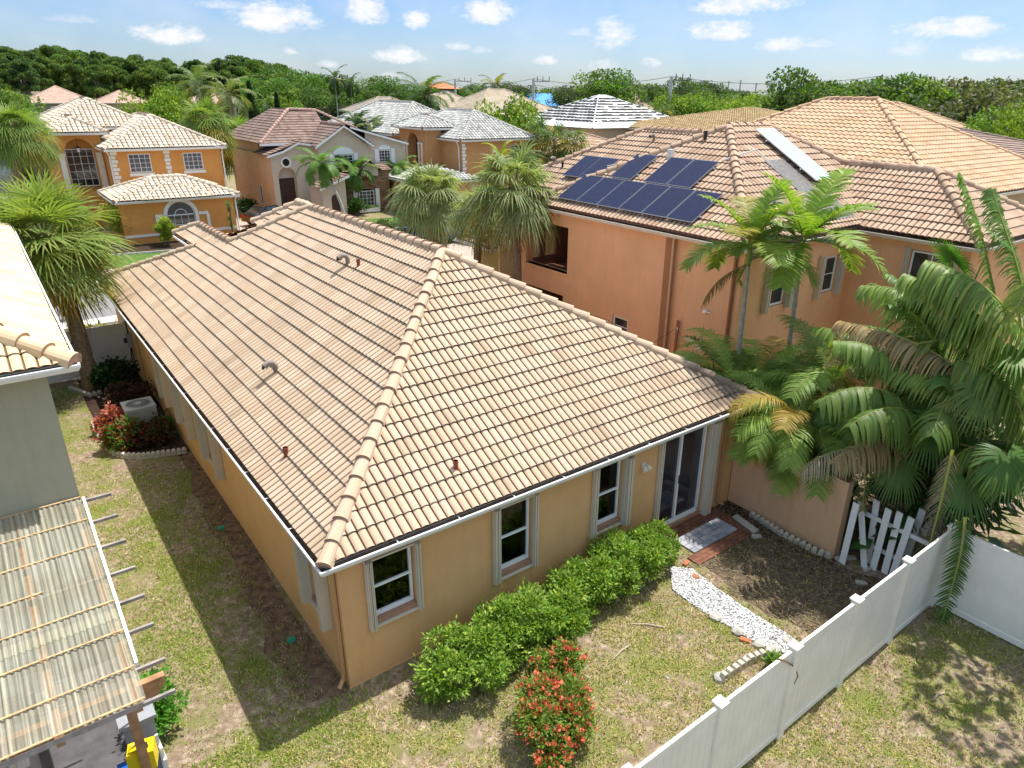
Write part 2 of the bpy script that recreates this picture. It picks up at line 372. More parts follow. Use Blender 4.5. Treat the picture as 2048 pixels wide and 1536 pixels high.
def rect(s0,s1,z0,z1): return [(s0,z0),(s1,z0),(s1,z1),(s0,z1)]
def arch(s0,s1,z0,zs,n=10,k=1.):
    c=(s0+s1)/2;r=(s1-s0)/2;return [(s0,z0),(s1,z0)]+[(c+r*math.cos(t),zs+r*k*math.sin(t)) for t in [math.pi*i/n for i in range(n+1)]]
class Basis:
    # wall-local frame: s along wall, k outward, z up
    def __init__(b,A,B): b.A=np.array([A[0],A[1],0.]);d=np.array([B[0]-A[0],B[1]-A[1],0.]);b.d=d/np.linalg.norm(d);b.o=np.array([b.d[1],-b.d[0],0.])
    def p(b,s,k,z): return b.A+b.d*s+b.o*k+np.array([0,0,z])
    def box(b,mb,s0,s1,k0,k1,z0,z1,mi=0): return mb.obox(b.p(s0,k0,z0),b.d*(s1-s0),b.o*(k1-k0),(0,0,z1-z0),mi)
def gridwin(bs,par,s0,s1,z0,z1,k=-.1,nx=2,nz=2,fw=.06,bar=.025,glassm=None,frame=WHITE,label=None,mid=True):
    f=MB();bs.box(f,s0,s1,k,k+.05,z0,z0+fw);bs.box(f,s0,s1,k,k+.05,z1-fw,z1);bs.box(f,s0,s0+fw,k,k+.05,z0+fw,z1-fw);bs.box(f,s1-fw,s1,k,k+.05,z0+fw,z1-fw)
    for i in range(1,nx): s=s0+(s1-s0)*i/nx;w=fw*.6 if (mid and nx%2==0 and i==nx//2) else bar;bs.box(f,s-w/2,s+w/2,k+.005,k+.04,z0+fw,z1-fw)
    for j in range(1,nz): z=z0+(z1-z0)*j/nz;bs.box(f,s0+fw,s1-fw,k+.008,k+.037,z-bar/2,z+bar/2)
    w=f.build('window',frame,par)
    if label:w['label']=label
    g=MB();bs.box(g,s0+fw*.5,s1-fw*.5,k+.012,k+.02,z0+fw*.5,z1-fw*.5);g.build('pane',glassm or glass(),w);return w
# ============================================================ MAIN HOUSE
CREAM=plain('shutter_cream',(.62,.54,.43),.5,.4,var=.06)
TAN=plain('window_sill_tan',(.36,.2,.13),.7,var=.1)
W_MAIN=stucco('stucco_golden',(.72,.42,.19))
SPOUT=plain('downspout_tan',(.50,.29,.14),.5,.4,var=.06)
BLIND=plain('blind_fabric',(.62,.60,.55),.8,var=.1)
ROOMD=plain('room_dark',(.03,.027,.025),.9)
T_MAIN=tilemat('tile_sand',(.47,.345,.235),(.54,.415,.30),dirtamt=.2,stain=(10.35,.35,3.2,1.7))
Z0,SL=2.92,.6
def zl(x): return Z0+SL*(x+.27)
main=thing('bungalow_house','single storey golden stucco house with a big sand coloured tiled hip roof in the foreground','house',(5,10,0))
P=lambda x,y:(x,y,zl(x))
V0=(-.27,-.27,Z0);V1=(5.285,5.285,zl(5.285));V2=P(5.285,13.6);V3=P(3.2,15.7);ER=(10.84,-.27,Z0);EF=(10.84,21.9,Z0);V7=P(-.27,21.9)
polys=[[V0,V1,V2,V3,P(-.27,15.7)],[P(-.27,15.7),P(2.5,15.7),P(2.5,17.7),V7],[P(2.5,15.7),V3,P(3.2,19.9),P(2.5,20.8)],[P(4.0,14.85),V2,P(5.28,14.7),P(4.1,15.95)],
 [V0,ER,V1],[ER,EF,V2,V1],[V7,V2,EF]]
orgs=[V0]*4+[V0,ER,None]
rf=tile_roof('roof',polys,T_MAIN,main,orgs=orgs,h=.048,nseg=8,step=.036)
cp=caps('ridge_caps',[(V0,V1),(ER,V1),(V1,V2),(V3,V2),(V3,P(3.2,19.9)),(P(2.5,20.8),P(3.2,19.9)),(V7,P(2.5,17.7)),(P(4.1,15.95),P(5.28,14.7)),(V2,P(5.28,14.7)),(EF,V2)],T_MAIN,MORTAR,rf,r=.135,L=.42)
# walls
mb=MB();WX,WY=10.57,21.4
rear=[rect(.58,1.40,1.22,2.50),rect(3.22,4.04,.98,2.52),rect(5.76,6.55,1.0,2.55),rect(7.80,9.42,.1,2.60)]
wall(mb,(0,0),(WX,0),0,2.84,rear,.16)
lw=[(.62,1.42,1.12,2.42),(7.25,8.45,1.05,2.3),(9.95,11.15,1.05,2.3),(12.6,13.4,1.05,2.3)]
wall(mb,(0,WY),(0,0),0,2.84,[rect(WY-b,WY-a,c,d) for a,b,c,d in lw],.16)
wall(mb,(WX,0),(WX,WY),0,2.84);wall(mb,(WX,WY),(0,WY),0,2.84)
mb.box(2.8,6.6,17.6,20.5,2.84,4.45)
mb.box(-.02,WX+.02,-.02,.0-.004,-.1,.02)
mb.build('wall',W_MAIN,main)
# soffit and fascia
mb=MB();mb.box(-.24,WX+.24,-.24,WY+.3,2.83,2.842);mb.build('soffit',plain('soffit_brown',(.18,.11,.075),.8),main)
FB=plain('fascia_brown',(.27,.16,.10),.6,var=.1)
mb=MB();mb.profile([(-.24,WY+.4,2.84),(-.24,-.24,2.84),(WX+.24,-.24,2.84),(WX+.24,WY,2.84)],[(0,-.03),(0.012,-.03),(.012,.09),(0,.09)],0);mb.build('fascia',FB,main)
def gutter(par,path,w=.13,h=.11,flip=1):
    mb=MB();mb.profile(path,[(.015,0),(.03,-h),(w*.72,-h),(w*.95,-h*.45),(w,-h*.4),(w,-.004),(w-.004,0),(w-.034,0),(w-.034,-.012)],0)
    mb.profile(path,[(w-.036,-.012),(w*.9,-h*.5),(w*.7,-h+.012),(.04,-h+.012),(.02,-.004)],1)
    # hangers across the trough
    for i in range(len(path)-1):
        a,b=np.array(path[i],float),np.array(path[i+1],float);T=np.linalg.norm(b-a);d=(b-a)/T;o=np.array([d[1],-d[0],0])
        for k in range(1,int(T/1.2)): q=a+d*(k*1.2);mb.obox(q+o*.015-np.array([0,0,.012]),d*.02,o*(w-.02),(0,0,.008),0)
    return mb.build('gutter',[GUT,GUTIN],par)
gutter(main,[(-.25,21.5,2.91),(-.25,-.25,2.91),(WX+.25,-.25,2.91)],.15)
gutter(main,[(2.48,20.6,4.55),(2.48,17.9,4.55)],.13)
# eave dark underlay just below first course
mb=MB();mb.profile([(-.24,21.6,2.86),(-.24,-.24,2.86),(WX+.24,-.24,2.86)],[(.0,-.02),(.02,.055)],0);mb.build('drip_edge',FB,main)
def spout(par,x,y,z1,z0,out,mat=SPOUT,s=.07,off=(0,0),top=True):
    # rectangular downspout; out=(dx,dy) kick-out direction at the foot, off= offset from the gutter at the top
    mb=MB();X,Y=x,y
    mb.box(X-s/2,X+s/2,Y-s/2,Y+s/2,z0+.16,z1)
    for z in (z0+(z1-z0)*.33,z0+(z1-z0)*.7): mb.box(X-s/2-.004,X+s/2+.004,Y-s/2-.004,Y+s/2+.004,z,z+.02)
    ox,oy=out;mb.tube([(X,Y,z0+.2),(X+ox*.03,Y+oy*.03,z0+.12),(X+ox*.17,Y+oy*.17,z0+.04)],s*.55,8)
    if top: mb.tube([(X,Y,z1-.02),(X+off[0]*.5,Y+off[1]*.5,z1+.06),(X+off[0],Y+off[1],z1+.12)],s*.5,8)
    return mb.build('downspout',mat,par)
spout(main,-.05,.14,2.72,.02,(-.8,-.6),off=(-.2,0))
spout(main,10.06,-.06,2.72,.02,(.9,-.4),off=(0,-.2))
bR=Basis((0,0),(WX,0));bL=Basis((0,WY),(0,0))
def shutter(bs,par,s,z0,z1,w=.11,o=.13,mir=1,name='shutter'):
    mb=MB();bs.box(mb,s,s+w,.006,.03,z0,z1);n=4
    for i in range(n):
        a=s+w*(i+.15)/n;bs.box(mb,a,a+w*.6/n,.03,o-(.012 if i%2 else 0),z0+.015,z1-.015)
    bs.box(mb,s-.006,s+.012,.03,o*.55,z0-.01,z1+.01);return mb.build(name,CREAM,par)
def main_window(bs,par,s0,s1,z0,z1,curt=None,sl=.13,sr=.10,ol=.13,ore=.12,track=True):
    f=MB();k=-.13;fw=.05
    for a in ((s0,s1,z0,z0+fw),(s0,s1,z1-fw,z1),(s0,s0+fw,z0+fw,z1-fw),(s1-fw,s1,z0+fw,z1-fw)): bs.box(f,a[0],a[1],k,k+.06,a[2],a[3])
    zm=(z0+z1)/2;bs.box(f,s0+fw,s1-fw,k+.01,k+.055,zm-.025,zm+.02);bs.box(f,s0+fw,s1-fw,k+.02,k+.065,z0+fw,z0+fw+.035)
    w=f.build('window',WHITE,par)
    g=MB();bs.box(g,s0+fw*.7,s1-fw*.7,k+.02,k+.024,z0+fw*.7,z1-fw*.7);g.build('pane',seeglass(),w)
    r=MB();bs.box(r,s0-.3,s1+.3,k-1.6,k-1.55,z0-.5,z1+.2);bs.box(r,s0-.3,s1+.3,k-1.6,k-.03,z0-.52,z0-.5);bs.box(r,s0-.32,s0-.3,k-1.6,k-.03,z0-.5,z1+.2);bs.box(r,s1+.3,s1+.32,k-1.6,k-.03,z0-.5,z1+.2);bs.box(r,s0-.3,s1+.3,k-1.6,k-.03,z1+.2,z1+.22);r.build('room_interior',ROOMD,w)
    if curt:
        c=MB();a,b_=curt;n=max(4,int((b_-a)/.075));zs=.1 if curt[1]-curt[0]<.5 else 0
        for i in range(n):
            s=a+(b_-a)*i/n;bs.box(c,s,s+(b_-a)/n*.93,k-.05+.015*(i%2),k-.035+.015*(i%2),z0+.03,z1-.02)
        c.build('curtain',BLIND,w)
    sl_=MB();bs.box(sl_,s0+.002,s1-.002,-.075,.03,z0-.09,z0-.002);sl_.build('sill',TAN,w)
    if track:
        t=MB()
        for z in (z0-.14,z1+.03): bs.box(t,s0-.12,s1+.10,.004,.075,z,z+.035)
        t.build('shutter_track',CREAM,w)
        shutter(bs,w,s0-.02-sl,z0-.16,z1+.07,sl,ol);shutter(bs,w,s1+.02,z0-.16,z1+.07,sr,ore)
    return w
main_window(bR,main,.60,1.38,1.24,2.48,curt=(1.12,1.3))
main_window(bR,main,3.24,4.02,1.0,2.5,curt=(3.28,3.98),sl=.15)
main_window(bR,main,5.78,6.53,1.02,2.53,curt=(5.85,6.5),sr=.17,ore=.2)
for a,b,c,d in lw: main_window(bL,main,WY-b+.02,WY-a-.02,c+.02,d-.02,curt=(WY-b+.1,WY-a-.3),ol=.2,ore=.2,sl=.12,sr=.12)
# sliding glass door
f=MB();k=-.12;s0,s1,z0,z1=7.84,9.38,.14,2.57
for a in ((s0,s1,z0-.03,z0+.05),(s0,s1,z1-.05,z1),(s0,s0+.05,z0,z1),(s1-.05,s1,z0,z1)): bR.box(f,a[0],a[1],k,k+.09,a[2],a[3])
sm=(s0+s1)/2-.1
bR.box(f,sm-.03,sm+.035,k+.02,k+.085,z0+.05,z1-.05);bR.box(f,sm-.09,sm-.06,k,k+.02,z0+.05,z1-.05)
dr=f.build('sliding_door',WHITE,main)
g=MB();bR.box(g,s0+.03,s1-.03,k+.02,k+.025,z0+.04,z1-.04);g.build('pane',glass('door_glass',(.014,.014,.018),.06),dr)
h=MB();bR.box(h,sm+.0,sm+.03,k+.085,k+.12,1.2,1.42);h.build('handle',DARK,dr)
s_=MB();bR.box(s_,s0-.05,s1+.05,-.03,.035,.02,.105);s_.build('threshold',TAN,dr)
t=MB();bR.box(t,s0-.16,s1+.26,.004,.09,.0,.03);bR.box(t,s0-.16,s1+.26,.004,.09,z1+.03,z1+.075);t.build('shutter_track',CREAM,dr)
shutter(bR,dr,s0-.18,.02,z1+.06,.12,.12);shutter(bR,dr,s1+.04,.02,z1+.06,.25,.2)
# wall light
lm=MB();bR.box(lm,7.12,7.24,.005,.03,2.1,2.22)
l=lm.build('wall_lamp',WHITE,main)
lm=MB()
for sx in (7.12,7.24): lm.tube([bR.p(sx,.03,2.16),bR.p(sx,.1,2.14),bR.p(sx+(.02 if sx>7.2 else -.02),.17,2.09)],[.03,.055,.06],10)
lm.build('lamp_head',plain('lamp_ivory',(.75,.68,.52),.5),l)
# roof furniture
RED=plain('pipe_rust_red',(.25,.07,.04),.7)
VENT=plain('vent_grey_paint',(.22,.18,.155),.6,var=.2,scale=9)
def gooseneck(x,y,sl=SL,zf=zl,s=.06,ax=(1,0),par=main,mat=None):
    z=zf(x);A=np.array([ax[0],ax[1],0.]);mb=MB()
    pts=[np.array([x,y,z-.05])+A*0,np.array([x,y,z+.2]),np.array([x,y,z+.28])-A*.05,np.array([x,y,z+.3])-A*.15,np.array([x,y,z+.23])-A*.25]
    mb.tube(pts,[s,s,s*1.02,s*1.1,s*1.25],12,cap=False);mb.tube([pts[-1],pts[-1]+np.array([0,0,.01])-A*.02],[s*1.25,s*1.2],12,1)
    return mb.build('roof_vent',[mat or VENT,DARK],par,True)
gooseneck(4.07,8.1);gooseneck(1.22,5.95)
def pipe(x,y,z,par=main,mat=RED,r=.045,h=.24):
    mb=MB();mb.tube([(x,y,z-.08),(x,y,z+h)],r,10);mb.tube([(x,y,z+h-.05),(x,y,z+h)],r*1.2,10);mb.tube([(x,y,z-.02),(x,y,z+.06)],[r*2.2,r*1.1],10);return mb.build('vent_pipe',mat,par)
pipe(4.12,7.55,zl(4.12));pipe(.30,2.9,zl(.30));pipe(2.57,.42,Z0+SL*(.42+.27))
# weathered tiles at the right rear corner under the palms
# ============================================================ PRIVACY WALL
W_PEACH=stucco('stucco_peach',(.72,.45,.27))
o=MB();o.box(10.56,10.8,-3.06,-.02,-.1,1.95);pw=o.build('garden_wall',W_PEACH);tag(pw,'low peach stucco garden wall running out from the house beside the paver patio','wall')
o=MB();o.box(10.565,10.795,-3.055,-.03,1.951,1.962);c=o.build('wall_cap',plain('wall_cap_brown',(.22,.12,.07),.8,var=.3,scale=5),None);c.parent=pw
# ============================================================ FENCES
VINYL=plain('fence_vinyl',(.84,.80,.72),.45,.4,var=.07,scale=1.6)
def fence(A,B,n,label,h=1.9,first=0,cat='fence',panel=True,name='vinyl_fence',cap=True):
    A=np.array(A,float);B=np.array(B,float);bs=Basis(A,B);L=np.linalg.norm(B-A);st=L/n
    root=thing(name,label,cat,(A[0],A[1],0))
    for i in range(n+1):
        if i<first: continue
        s=i*st;mb=MB();bs.box(mb,s-.065,s+.065,-.065,.065,-.1,h+.03)
        bs.box(mb,s-.09,s+.09,-.09,.09,h+.03,h+.06)
        pk=bs.p(s,0,h+.12);cs=[bs.p(s+a,b,h+.06) for a,b in ((-.085,-.085),(.085,-.085),(.085,.085),(-.085,.085))]
        mb.add(cs+[pk],[(0,1,4),(1,2,4),(2,3,4),(3,0,4)]);mb.build('fence_post',VINYL,root)
    for i in range(n):
        a,b=i*st+.065,(i+1)*st-.065;mb=MB()
        bs.box(mb,a,b,-.025,.025,h-.09,h);bs.box(mb,a,b,-.025,.025,.05,.17)
        m=int((b-a)/.15)
        for j in range(m):
            s=a+(b-a)*j/m;bs.box(mb,s+.003,s+(b-a)/m-.003,-.011,.011,.17,h-.09)
        bs.box(mb,a,b,-.008,.008,.17,h-.09)
        mb.build('fence_panel',VINYL,root)
    return root
FY=-5.22
fence((-.25,FY),(10.68,FY),6,'long white vinyl privacy fence crossing the bottom right of the yard')
fence((10.72,FY),(10.85,-12.5),4,'white vinyl fence panels turning towards the viewer at the far right',first=1)
gt=fence((0-.02,19.35),(-2.98,19.35),2,'white vinyl side fence and gate between the two houses behind the palm trunk',h=1.8)
# gate hinges
mb=MB()
for z in (.45,1.35): mb.box(-2.0,-1.62,19.27,19.31,z-.025,z+.025);mb.box(-1.66,-1.6,19.26,19.31,z-.07,z+.07)
mb.build('gate_hinge',DARK,gt)
# ============================================================ GROUND
def groundmat():
    m,nt,N,L,out=newmat('yard_ground');b=bsdf(N,L,out,.95,.1)
    tc=N.new('ShaderNodeTexCoord');O=tc.outputs['Object']
    n1=noise_node(N,L,.9,7,.7,O);n2=noise_node(N,L,7,6,.75,O);n3=noise_node(N,L,45,4,.7,O)
    sand=ramp(N,L,n2.outputs[0],[(.25,(.13,.085,.055)),(.5,(.27,.20,.14)),(.75,(.60,.50,.38))])
    gr=ramp(N,L,n3.outputs[0],[(.3,(.06,.075,.018)),(.55,(.20,.215,.055)),(.75,(.42,.37,.17))])
    mk=ramp(N,L,n1.outputs[0],[(.40,(0,0,0)),(.55,(1,1,1))])
    c=mixc(N,L,mk.outputs[0],gr.outputs[0],sand.outputs[0])
    L.new(c,b.inputs['Base Color']);bump(N,L,n3.outputs[0],.8,.03,b);return m
GM=groundmat()
g=MB();g.add([(-2500,-1500,0),(2500,-1500,0),(2500,4500,0),(-2500,4500,0)],[(0,1,2,3)]);struct(g.build('ground',GM))
DIRT=plain('bare_dirt',(.16,.105,.07),.95,.1,var=.55,scale=5,bmp=.8,bs=40)
MULCH=plain('dark_mulch',(.05,.032,.022),.95,.1,var=.5,scale=14,bmp=1,bs=50)
def sheet(name,poly,z,mat,kind='structure'):
    g=MB();P3=[(x,y,z) for x,y in poly];tr=tessellate_polygon([[Vector(p) for p in P3]])
    fs=[]
    for t in tr:
        a,b,c=[np.array(P3[i]) for i in t];fs.append(tuple(t) if np.cross(b-a,c-a)[2]>0 else tuple(t[::-1]))
    g.add(P3,fs);return struct(g.build(name,mat),kind)
def wob(poly,amp=.12,n=6,seed=1):
    r=np.random.default_rng(seed);o=[]
    for i in range(len(poly)):
        a=np.array(poly[i],float);b=np.array(poly[(i+1)%len(poly)],float)
        for k in range(n): q=a+(b-a)*k/n;o.append(tuple(q+(r.uniform(-amp,amp,2) if k else 0)))
    return o
sheet('dirt_strip',wob([(-.95,.3),(-.02,-.15),(-.02,11),(-.35,11),(-.6,6)],.15,8),.004,DIRT)
sheet('dirt_patch',wob([(7.7,-1.15),(10.5,-1.3),(10.5,-5.1),(8.2,-5.1),(7.6,-3.4)],.2,8,3),.004,plain('shade_tinted_dirt',(.105,.08,.055),.95,.1,var=.6,scale=6,bmp=.9,bs=40))  # dirt colour darkened to stand in for shade from the palms
sheet('planting_bed',wob([(-1.95,13.4),(-1.9,12.3),(-1.46,11.6),(-.7,11.3),(-.02,11.1),(-.02,19.2),(-1.9,19.2)],.03,6,5),.008,MULCH)
sheet('wall_bed',wob([(9.75,-.05),(10.55,-.05),(10.55,-3.2),(10.1,-3.2),(9.95,-1.3)],.05,5,6),.008,MULCH)
# paver patio
def bricks(name,c1,c2,mortar,w,h,rot=0,rough=.85):
    m,nt,N,L,out=newmat(name);b=bsdf(N,L,out,rough,.2);tc=N.new('ShaderNodeTexCoord');mp=N.new('ShaderNodeMapping');mp.inputs['Rotation'].default_value=(0,0,rot);L.new(tc.outputs['Object'],mp.inputs[0])
    t=N.new('ShaderNodeTexBrick');t.inputs['Scale'].default_value=1;t.inputs['Brick Width'].default_value=w;t.inputs['Row Height'].default_value=h;t.inputs['Mortar Size'].default_value=.008
    t.inputs['Color1'].default_value=c4(c1);t.inputs['Color2'].default_value=c4(c2);t.inputs['Mortar'].default_value=c4(mortar);L.new(mp.outputs[0],t.inputs[0])
    n=noise_node(N,L,6,6,.7,tc.outputs['Object']);r=ramp(N,L,n.outputs[0],[(.35,(.6,.6,.6)),(.7,(1,1,1))]);c=mixc(N,L,1.,t.outputs[0],r.outputs[0],'MULTIPLY');L.new(c,b.inputs['Base Color'])
    bump(N,L,t.outputs['Fac'],-.5,.01,b);return m
pat=thing('paver_patio','grey paver pad with a red brick border at the sliding glass door','patio',(8.9,-.6,0))
mb=MB();mb.box(7.6,9.95,-.42,-.03,.0,.035);mb.box(9.62,9.98,-1.3,-.42,.0,.035);mb.box(7.75,9.62,-1.42,-1.08,.0,.035);mb.build('brick_border',bricks('red_brick',(.22,.085,.05),(.30,.13,.08),(.08,.05,.04),.22,.11),pat)
mb=MB()
for i in range(9):
    for j in range(4):
        x=8.02+i*.178;y=-1.06+j*.16;mb.box(x+.004,x+.172,y+.004,y+.154,.0,.042+random.uniform(-.003,.003),random.choice((0,0,1)))
mb.build('paver',[plain('paver_grey',(.36,.36,.39),.8,var=.25,scale=5),plain('paver_blue_grey',(.27,.28,.32),.8,var=.25,scale=5)],pat)
# street side
ASPH=plain('asphalt',(.21,.20,.20),.9,var=.12,scale=2,bmp=.4,bs=30);CONC=plain('concrete',(.50,.47,.42),.85,var=.12,scale=3)
PAVE=bricks('street_pavers',(.50,.40,.32),(.60,.52,.45),(.3,.25,.2),.22,.11,.3)
sheet('road',[(-80,26.9),(12,26.9),(16,24.5),(30,22),(60,20),(60,27),(34,29),(32,36),(27,41),(20,42.5),(14,40),(11,33.6),(-80,33.6)],.004,ASPH)
for n_,(a,b) in enumerate(((25.9,26.9),(33.6,34.4))):
    mb=MB();mb.box(-80,11,a,b,0,.1);struct(mb.build('kerb',CONC))
sheet('driveway',[(-1.2,19.9),(6,20.5),(6,26),(-1.2,26)],.008,PAVE)
sheet('sidewalk',[(-80,35.5),(11,35.5),(12,37.5),(-80,37.5)],.008,CONC)
sheet('driveway',[(11.6,37),(19.8,40.5),(19.8,50.8),(11.6,50.5)],.012,PAVE)
sheet('driveway',[(14,20),(24,20),(24,33),(14,33)],.012,PAVE)
LAWN=plain('street_lawn',(.085,.15,.03),.95,.1,var=.4,scale=4,bmp=1,bs=60)
sheet('lawn',[(-10,37.6),(9,37.6),(9,41.4),(-10,42)],.016,LAWN)
sheet('lawn',[(20.2,41.3),(27,38),(29,44),(20.2,46)],.016,LAWN)
sheet('planting_bed',[(1,41.5),(11,40.9),(11.3,44.2),(1,44.2)],.02,MULCH)
mb=MB();mb.profile([(11,41.0,.02),(6,40.6,.02),(1,41.4,.02)],[(0,0),(0,.12),(.1,.12),(.1,0)]);tag(mb.build('bed_edging',CONC),'low pale edging around the bed in front of the orange house','edging')
def watermat():
    m,nt,N,L,out=newmat('lake_water');b=bsdf(N,L,out,.12,.6);b.inputs['Base Color'].default_value=(.10,.105,.07,1);tc=N.new('ShaderNodeTexCoord');n=noise_node(N,L,1.2,5,.6,tc.outputs['Object']);bump(N,L,n.outputs[0],.35,.1,b);return m
sheet('lake',[(-60,72),(0,70),(6,80),(12,110),(6,150),(-60,150)],.02,watermat())
# ============================================================ LEFT NEIGHBOUR
W_GREEN=stucco('stucco_sage',(.375,.365,.265))
T_NB=tilemat('tile_yellow_sand',(.62,.45,.26),(.74,.58,.37),dirtamt=.08)
nb=thing('sage_house','two storey sage green stucco house at the left edge with a sand tile roof','house',(-8,10,0))
mb=MB();wall(mb,(-14,3.3),(-3.04,3.3),0,5.8);wall(mb,(-3.04,3.3),(-3.04,18.4),0,5.8);mb.build('wall',W_GREEN,nb)
fs,ln=hip(-14.5,-2.68,2.95,19,5.86,.5)
r_=tile_roof('roof',fs,T_NB,nb,period=.17,course=.37,h=.04,orgs=[f[0] for f in fs]);caps('ridge_caps',ln,T_NB,MORTAR,r_,r=.15)
mb=MB();mb.box(-14.4,-2.74,3.02,18.8,5.76,5.8);mb.profile([(-14.4,3.02,5.78),(-2.74,3.02,5.78),(-2.74,18.8,5.78)],[(0,-.02),(.012,-.02),(.012,.08),(0,.08)]);mb.build('soffit',plain('soffit_cream',(.66,.60,.46),.7),nb)
gutter(nb,[(-14.4,3.0,5.85),(-2.73,3.0,5.85),(-2.73,18.8,5.85)],.14)
# corrugated patio cover
def at_roof(px,py):
    d=ray(px,py);n=np.array([0,-.135,1]);p0=np.array([0,3.25,3.38]);t=((p0-CAM)@n)/(d@n);return CAM+d*t
def polymat():
    m,nt,N,L,out=newmat('corrugated_plastic');b=N.new('ShaderNodeBsdfPrincipled');b.inputs['Roughness'].default_value=.25;b.inputs['Specular IOR Level'].default_value=.6
    tc=N.new('ShaderNodeTexCoord');mp=N.new('ShaderNodeMapping');mp.inputs['Scale'].default_value=(30,.22,1);L.new(tc.outputs['Object'],mp.inputs[0])
    n=noise_node(N,L,1,5,.7,mp.outputs[0]);n2=noise_node(N,L,1.3,6,.65,tc.outputs['Object'])
    c1=ramp(N,L,n.outputs[0],[(.3,(.48,.47,.37)),(.6,(.68,.66,.53)),(.8,(.85,.84,.74))]);c2=ramp(N,L,n2.outputs[0],[(.4,(1,1,1)),(.7,(.78,.72,.66))]);c=mixc(N,L,1.,c1.outputs[0],c2.outputs[0],'MULTIPLY');L.new(c,b.inputs['Base Color'])
    t=N.new('ShaderNodeBsdfTransparent');t.inputs[0].default_value=(.82,.79,.66,1)
    a=ramp(N,L,n.outputs[0],[(.35,(.26,.26,.26)),(.62,(.5,.5,.5)),(.78,(.85,.85,.85))]);mx=N.new('ShaderNodeMixShader');L.new(a.outputs[0],mx.inputs[0]);L.new(t.outputs[0],mx.inputs[1]);L.new(b.outputs[0],mx.inputs[2]);L.new(mx.outputs[0],out.inputs[0]);return m
PM=polymat()
pc=thing('patio_cover','weathered corrugated plastic patio roof on wooden rafters beside the sage house','canopy',(-6,1,0))
zr=lambda y:3.38+.135*(y-3.25)
def corrsheet(x0,x1,y0,y1,dz):
    X=np.arange(x0,x1,.0125);Z=.015*np.sin(2*np.pi*X/.076);V=[];F=[]
    ys=np.linspace(y0,y1,8)
    for y in ys: V.append(np.stack([X,np.full_like(X,y),zr(y)+Z+dz+.006*np.sin(X*2+y)],1))
    m=len(X);i=np.arange(m-1)
    for k in range(len(ys)-1): F.append(np.stack([k*m+i,k*m+i+1,(k+1)*m+i+1,(k+1)*m+i],1))
    return npmesh('corrugated_sheet',np.concatenate(V),np.concatenate(F),PM,parent=pc,smooth=True)
YE=-1.32
for (a,b,d) in ((-3.72,-3.02,0),(-4.40,-3.68,.014),(-5.1,-4.36,0),(-5.8,-5.06,.014),(-6.5,-5.76,0)):
    corrsheet(a,b,.2,3.25,d+.05);corrsheet(a,b,YE,.42,d+.036)
WOODR=plain('rafter_wood',(.40,.22,.11),.8,var=.3,scale=6);WOODD=plain('purlin_grey_wood',(.30,.26,.23),.85,var=.3,scale=8);BAT=plain('rusty_batten',(.50,.33,.17),.8,var=.45,scale=12)
for k,(sx,sy) in enumerate(((222,985),(235,1028),(252,1078),(270,1132),(288,1188),(307,1245),(330,1315),(350,1378))):
    p=at_roof(sx,sy);y=p[1];x1=p[0]
    mb=MB();mb.obox((-7,y-.018,zr(y)-.05),(x1+7,0,0),(0,.036,.005),(0,0,.05));mb.build('purlin',WOODD,pc)
    mb=MB();mb.obox((-7,y-.02,zr(y)+.068),(3.97 if k not in (3,) else 3.2,0,0),(0,.032,0),(0,0,.012));mb.build('batten',BAT,pc)
for x in (-3.12,-3.95,-4.8,-5.65,-6.4):
    mb=MB();mb.obox((x-.045,YE+.1,zr(YE+.1)-.22),(.09,0,0),(0,3.25-YE-.12,(3.25-YE-.12)*.135),(0,0,.14));mb.build('rafter',WOODR,pc)
for x in (-3.2,-6): mb=MB();mb.box(x-.06,x+.06,YE+.75,YE+.87,0,zr(YE)-.2);mb.build('post',WOODR,pc)
p=at_roof(325,1335);mb=MB();mb.box(-7,p[0]-.25,p[1]-.04,p[1]+.06,zr(p[1])-.36,zr(p[1])-.1);mb.prism([(p[0]-.25,p[1]-.04,zr(p[1])-.36),(p[0]-.25,p[1]-.04,zr(p[1])-.1),(p[0],p[1]-.04,zr(p[1])-.1),(p[0],p[1]-.04,zr(p[1])-.2),(p[0]-.12,p[1]-.04,zr(p[1])-.36)],(0,.1,0));mb.build('beam',WOODR,pc)
mb=MB();mb.obox((-3.02,.3,zr(.3)+.0),(.04,0,0),(0,2.9,2.9*.135),(0,0,.09));mb.obox((-3.02,YE+.6,zr(YE+.6)-.02),(.04,0,0),(0,1.25,1.25*.135),(0,0,.09));mb.build('white_trim',WHITE,pc)
sheet('patio_slab',[(-8,-4.5),(-3.1,-4.5),(-3.1,3.28),(-8,3.28)],.012,plain('dark_slab',(.10,.095,.10),.9,var=.4,scale=2))
# clutter below the cover: boxes, bins
def brace(): pass
mb=MB();mb.box(-5.6,-4.5,.2,1.5,.0,.9);tag(mb.build('storage_box',plain('grey_plastic',(.16,.16,.17),.6)),'dark grey storage box in the shade under the corrugated patio roof','box')
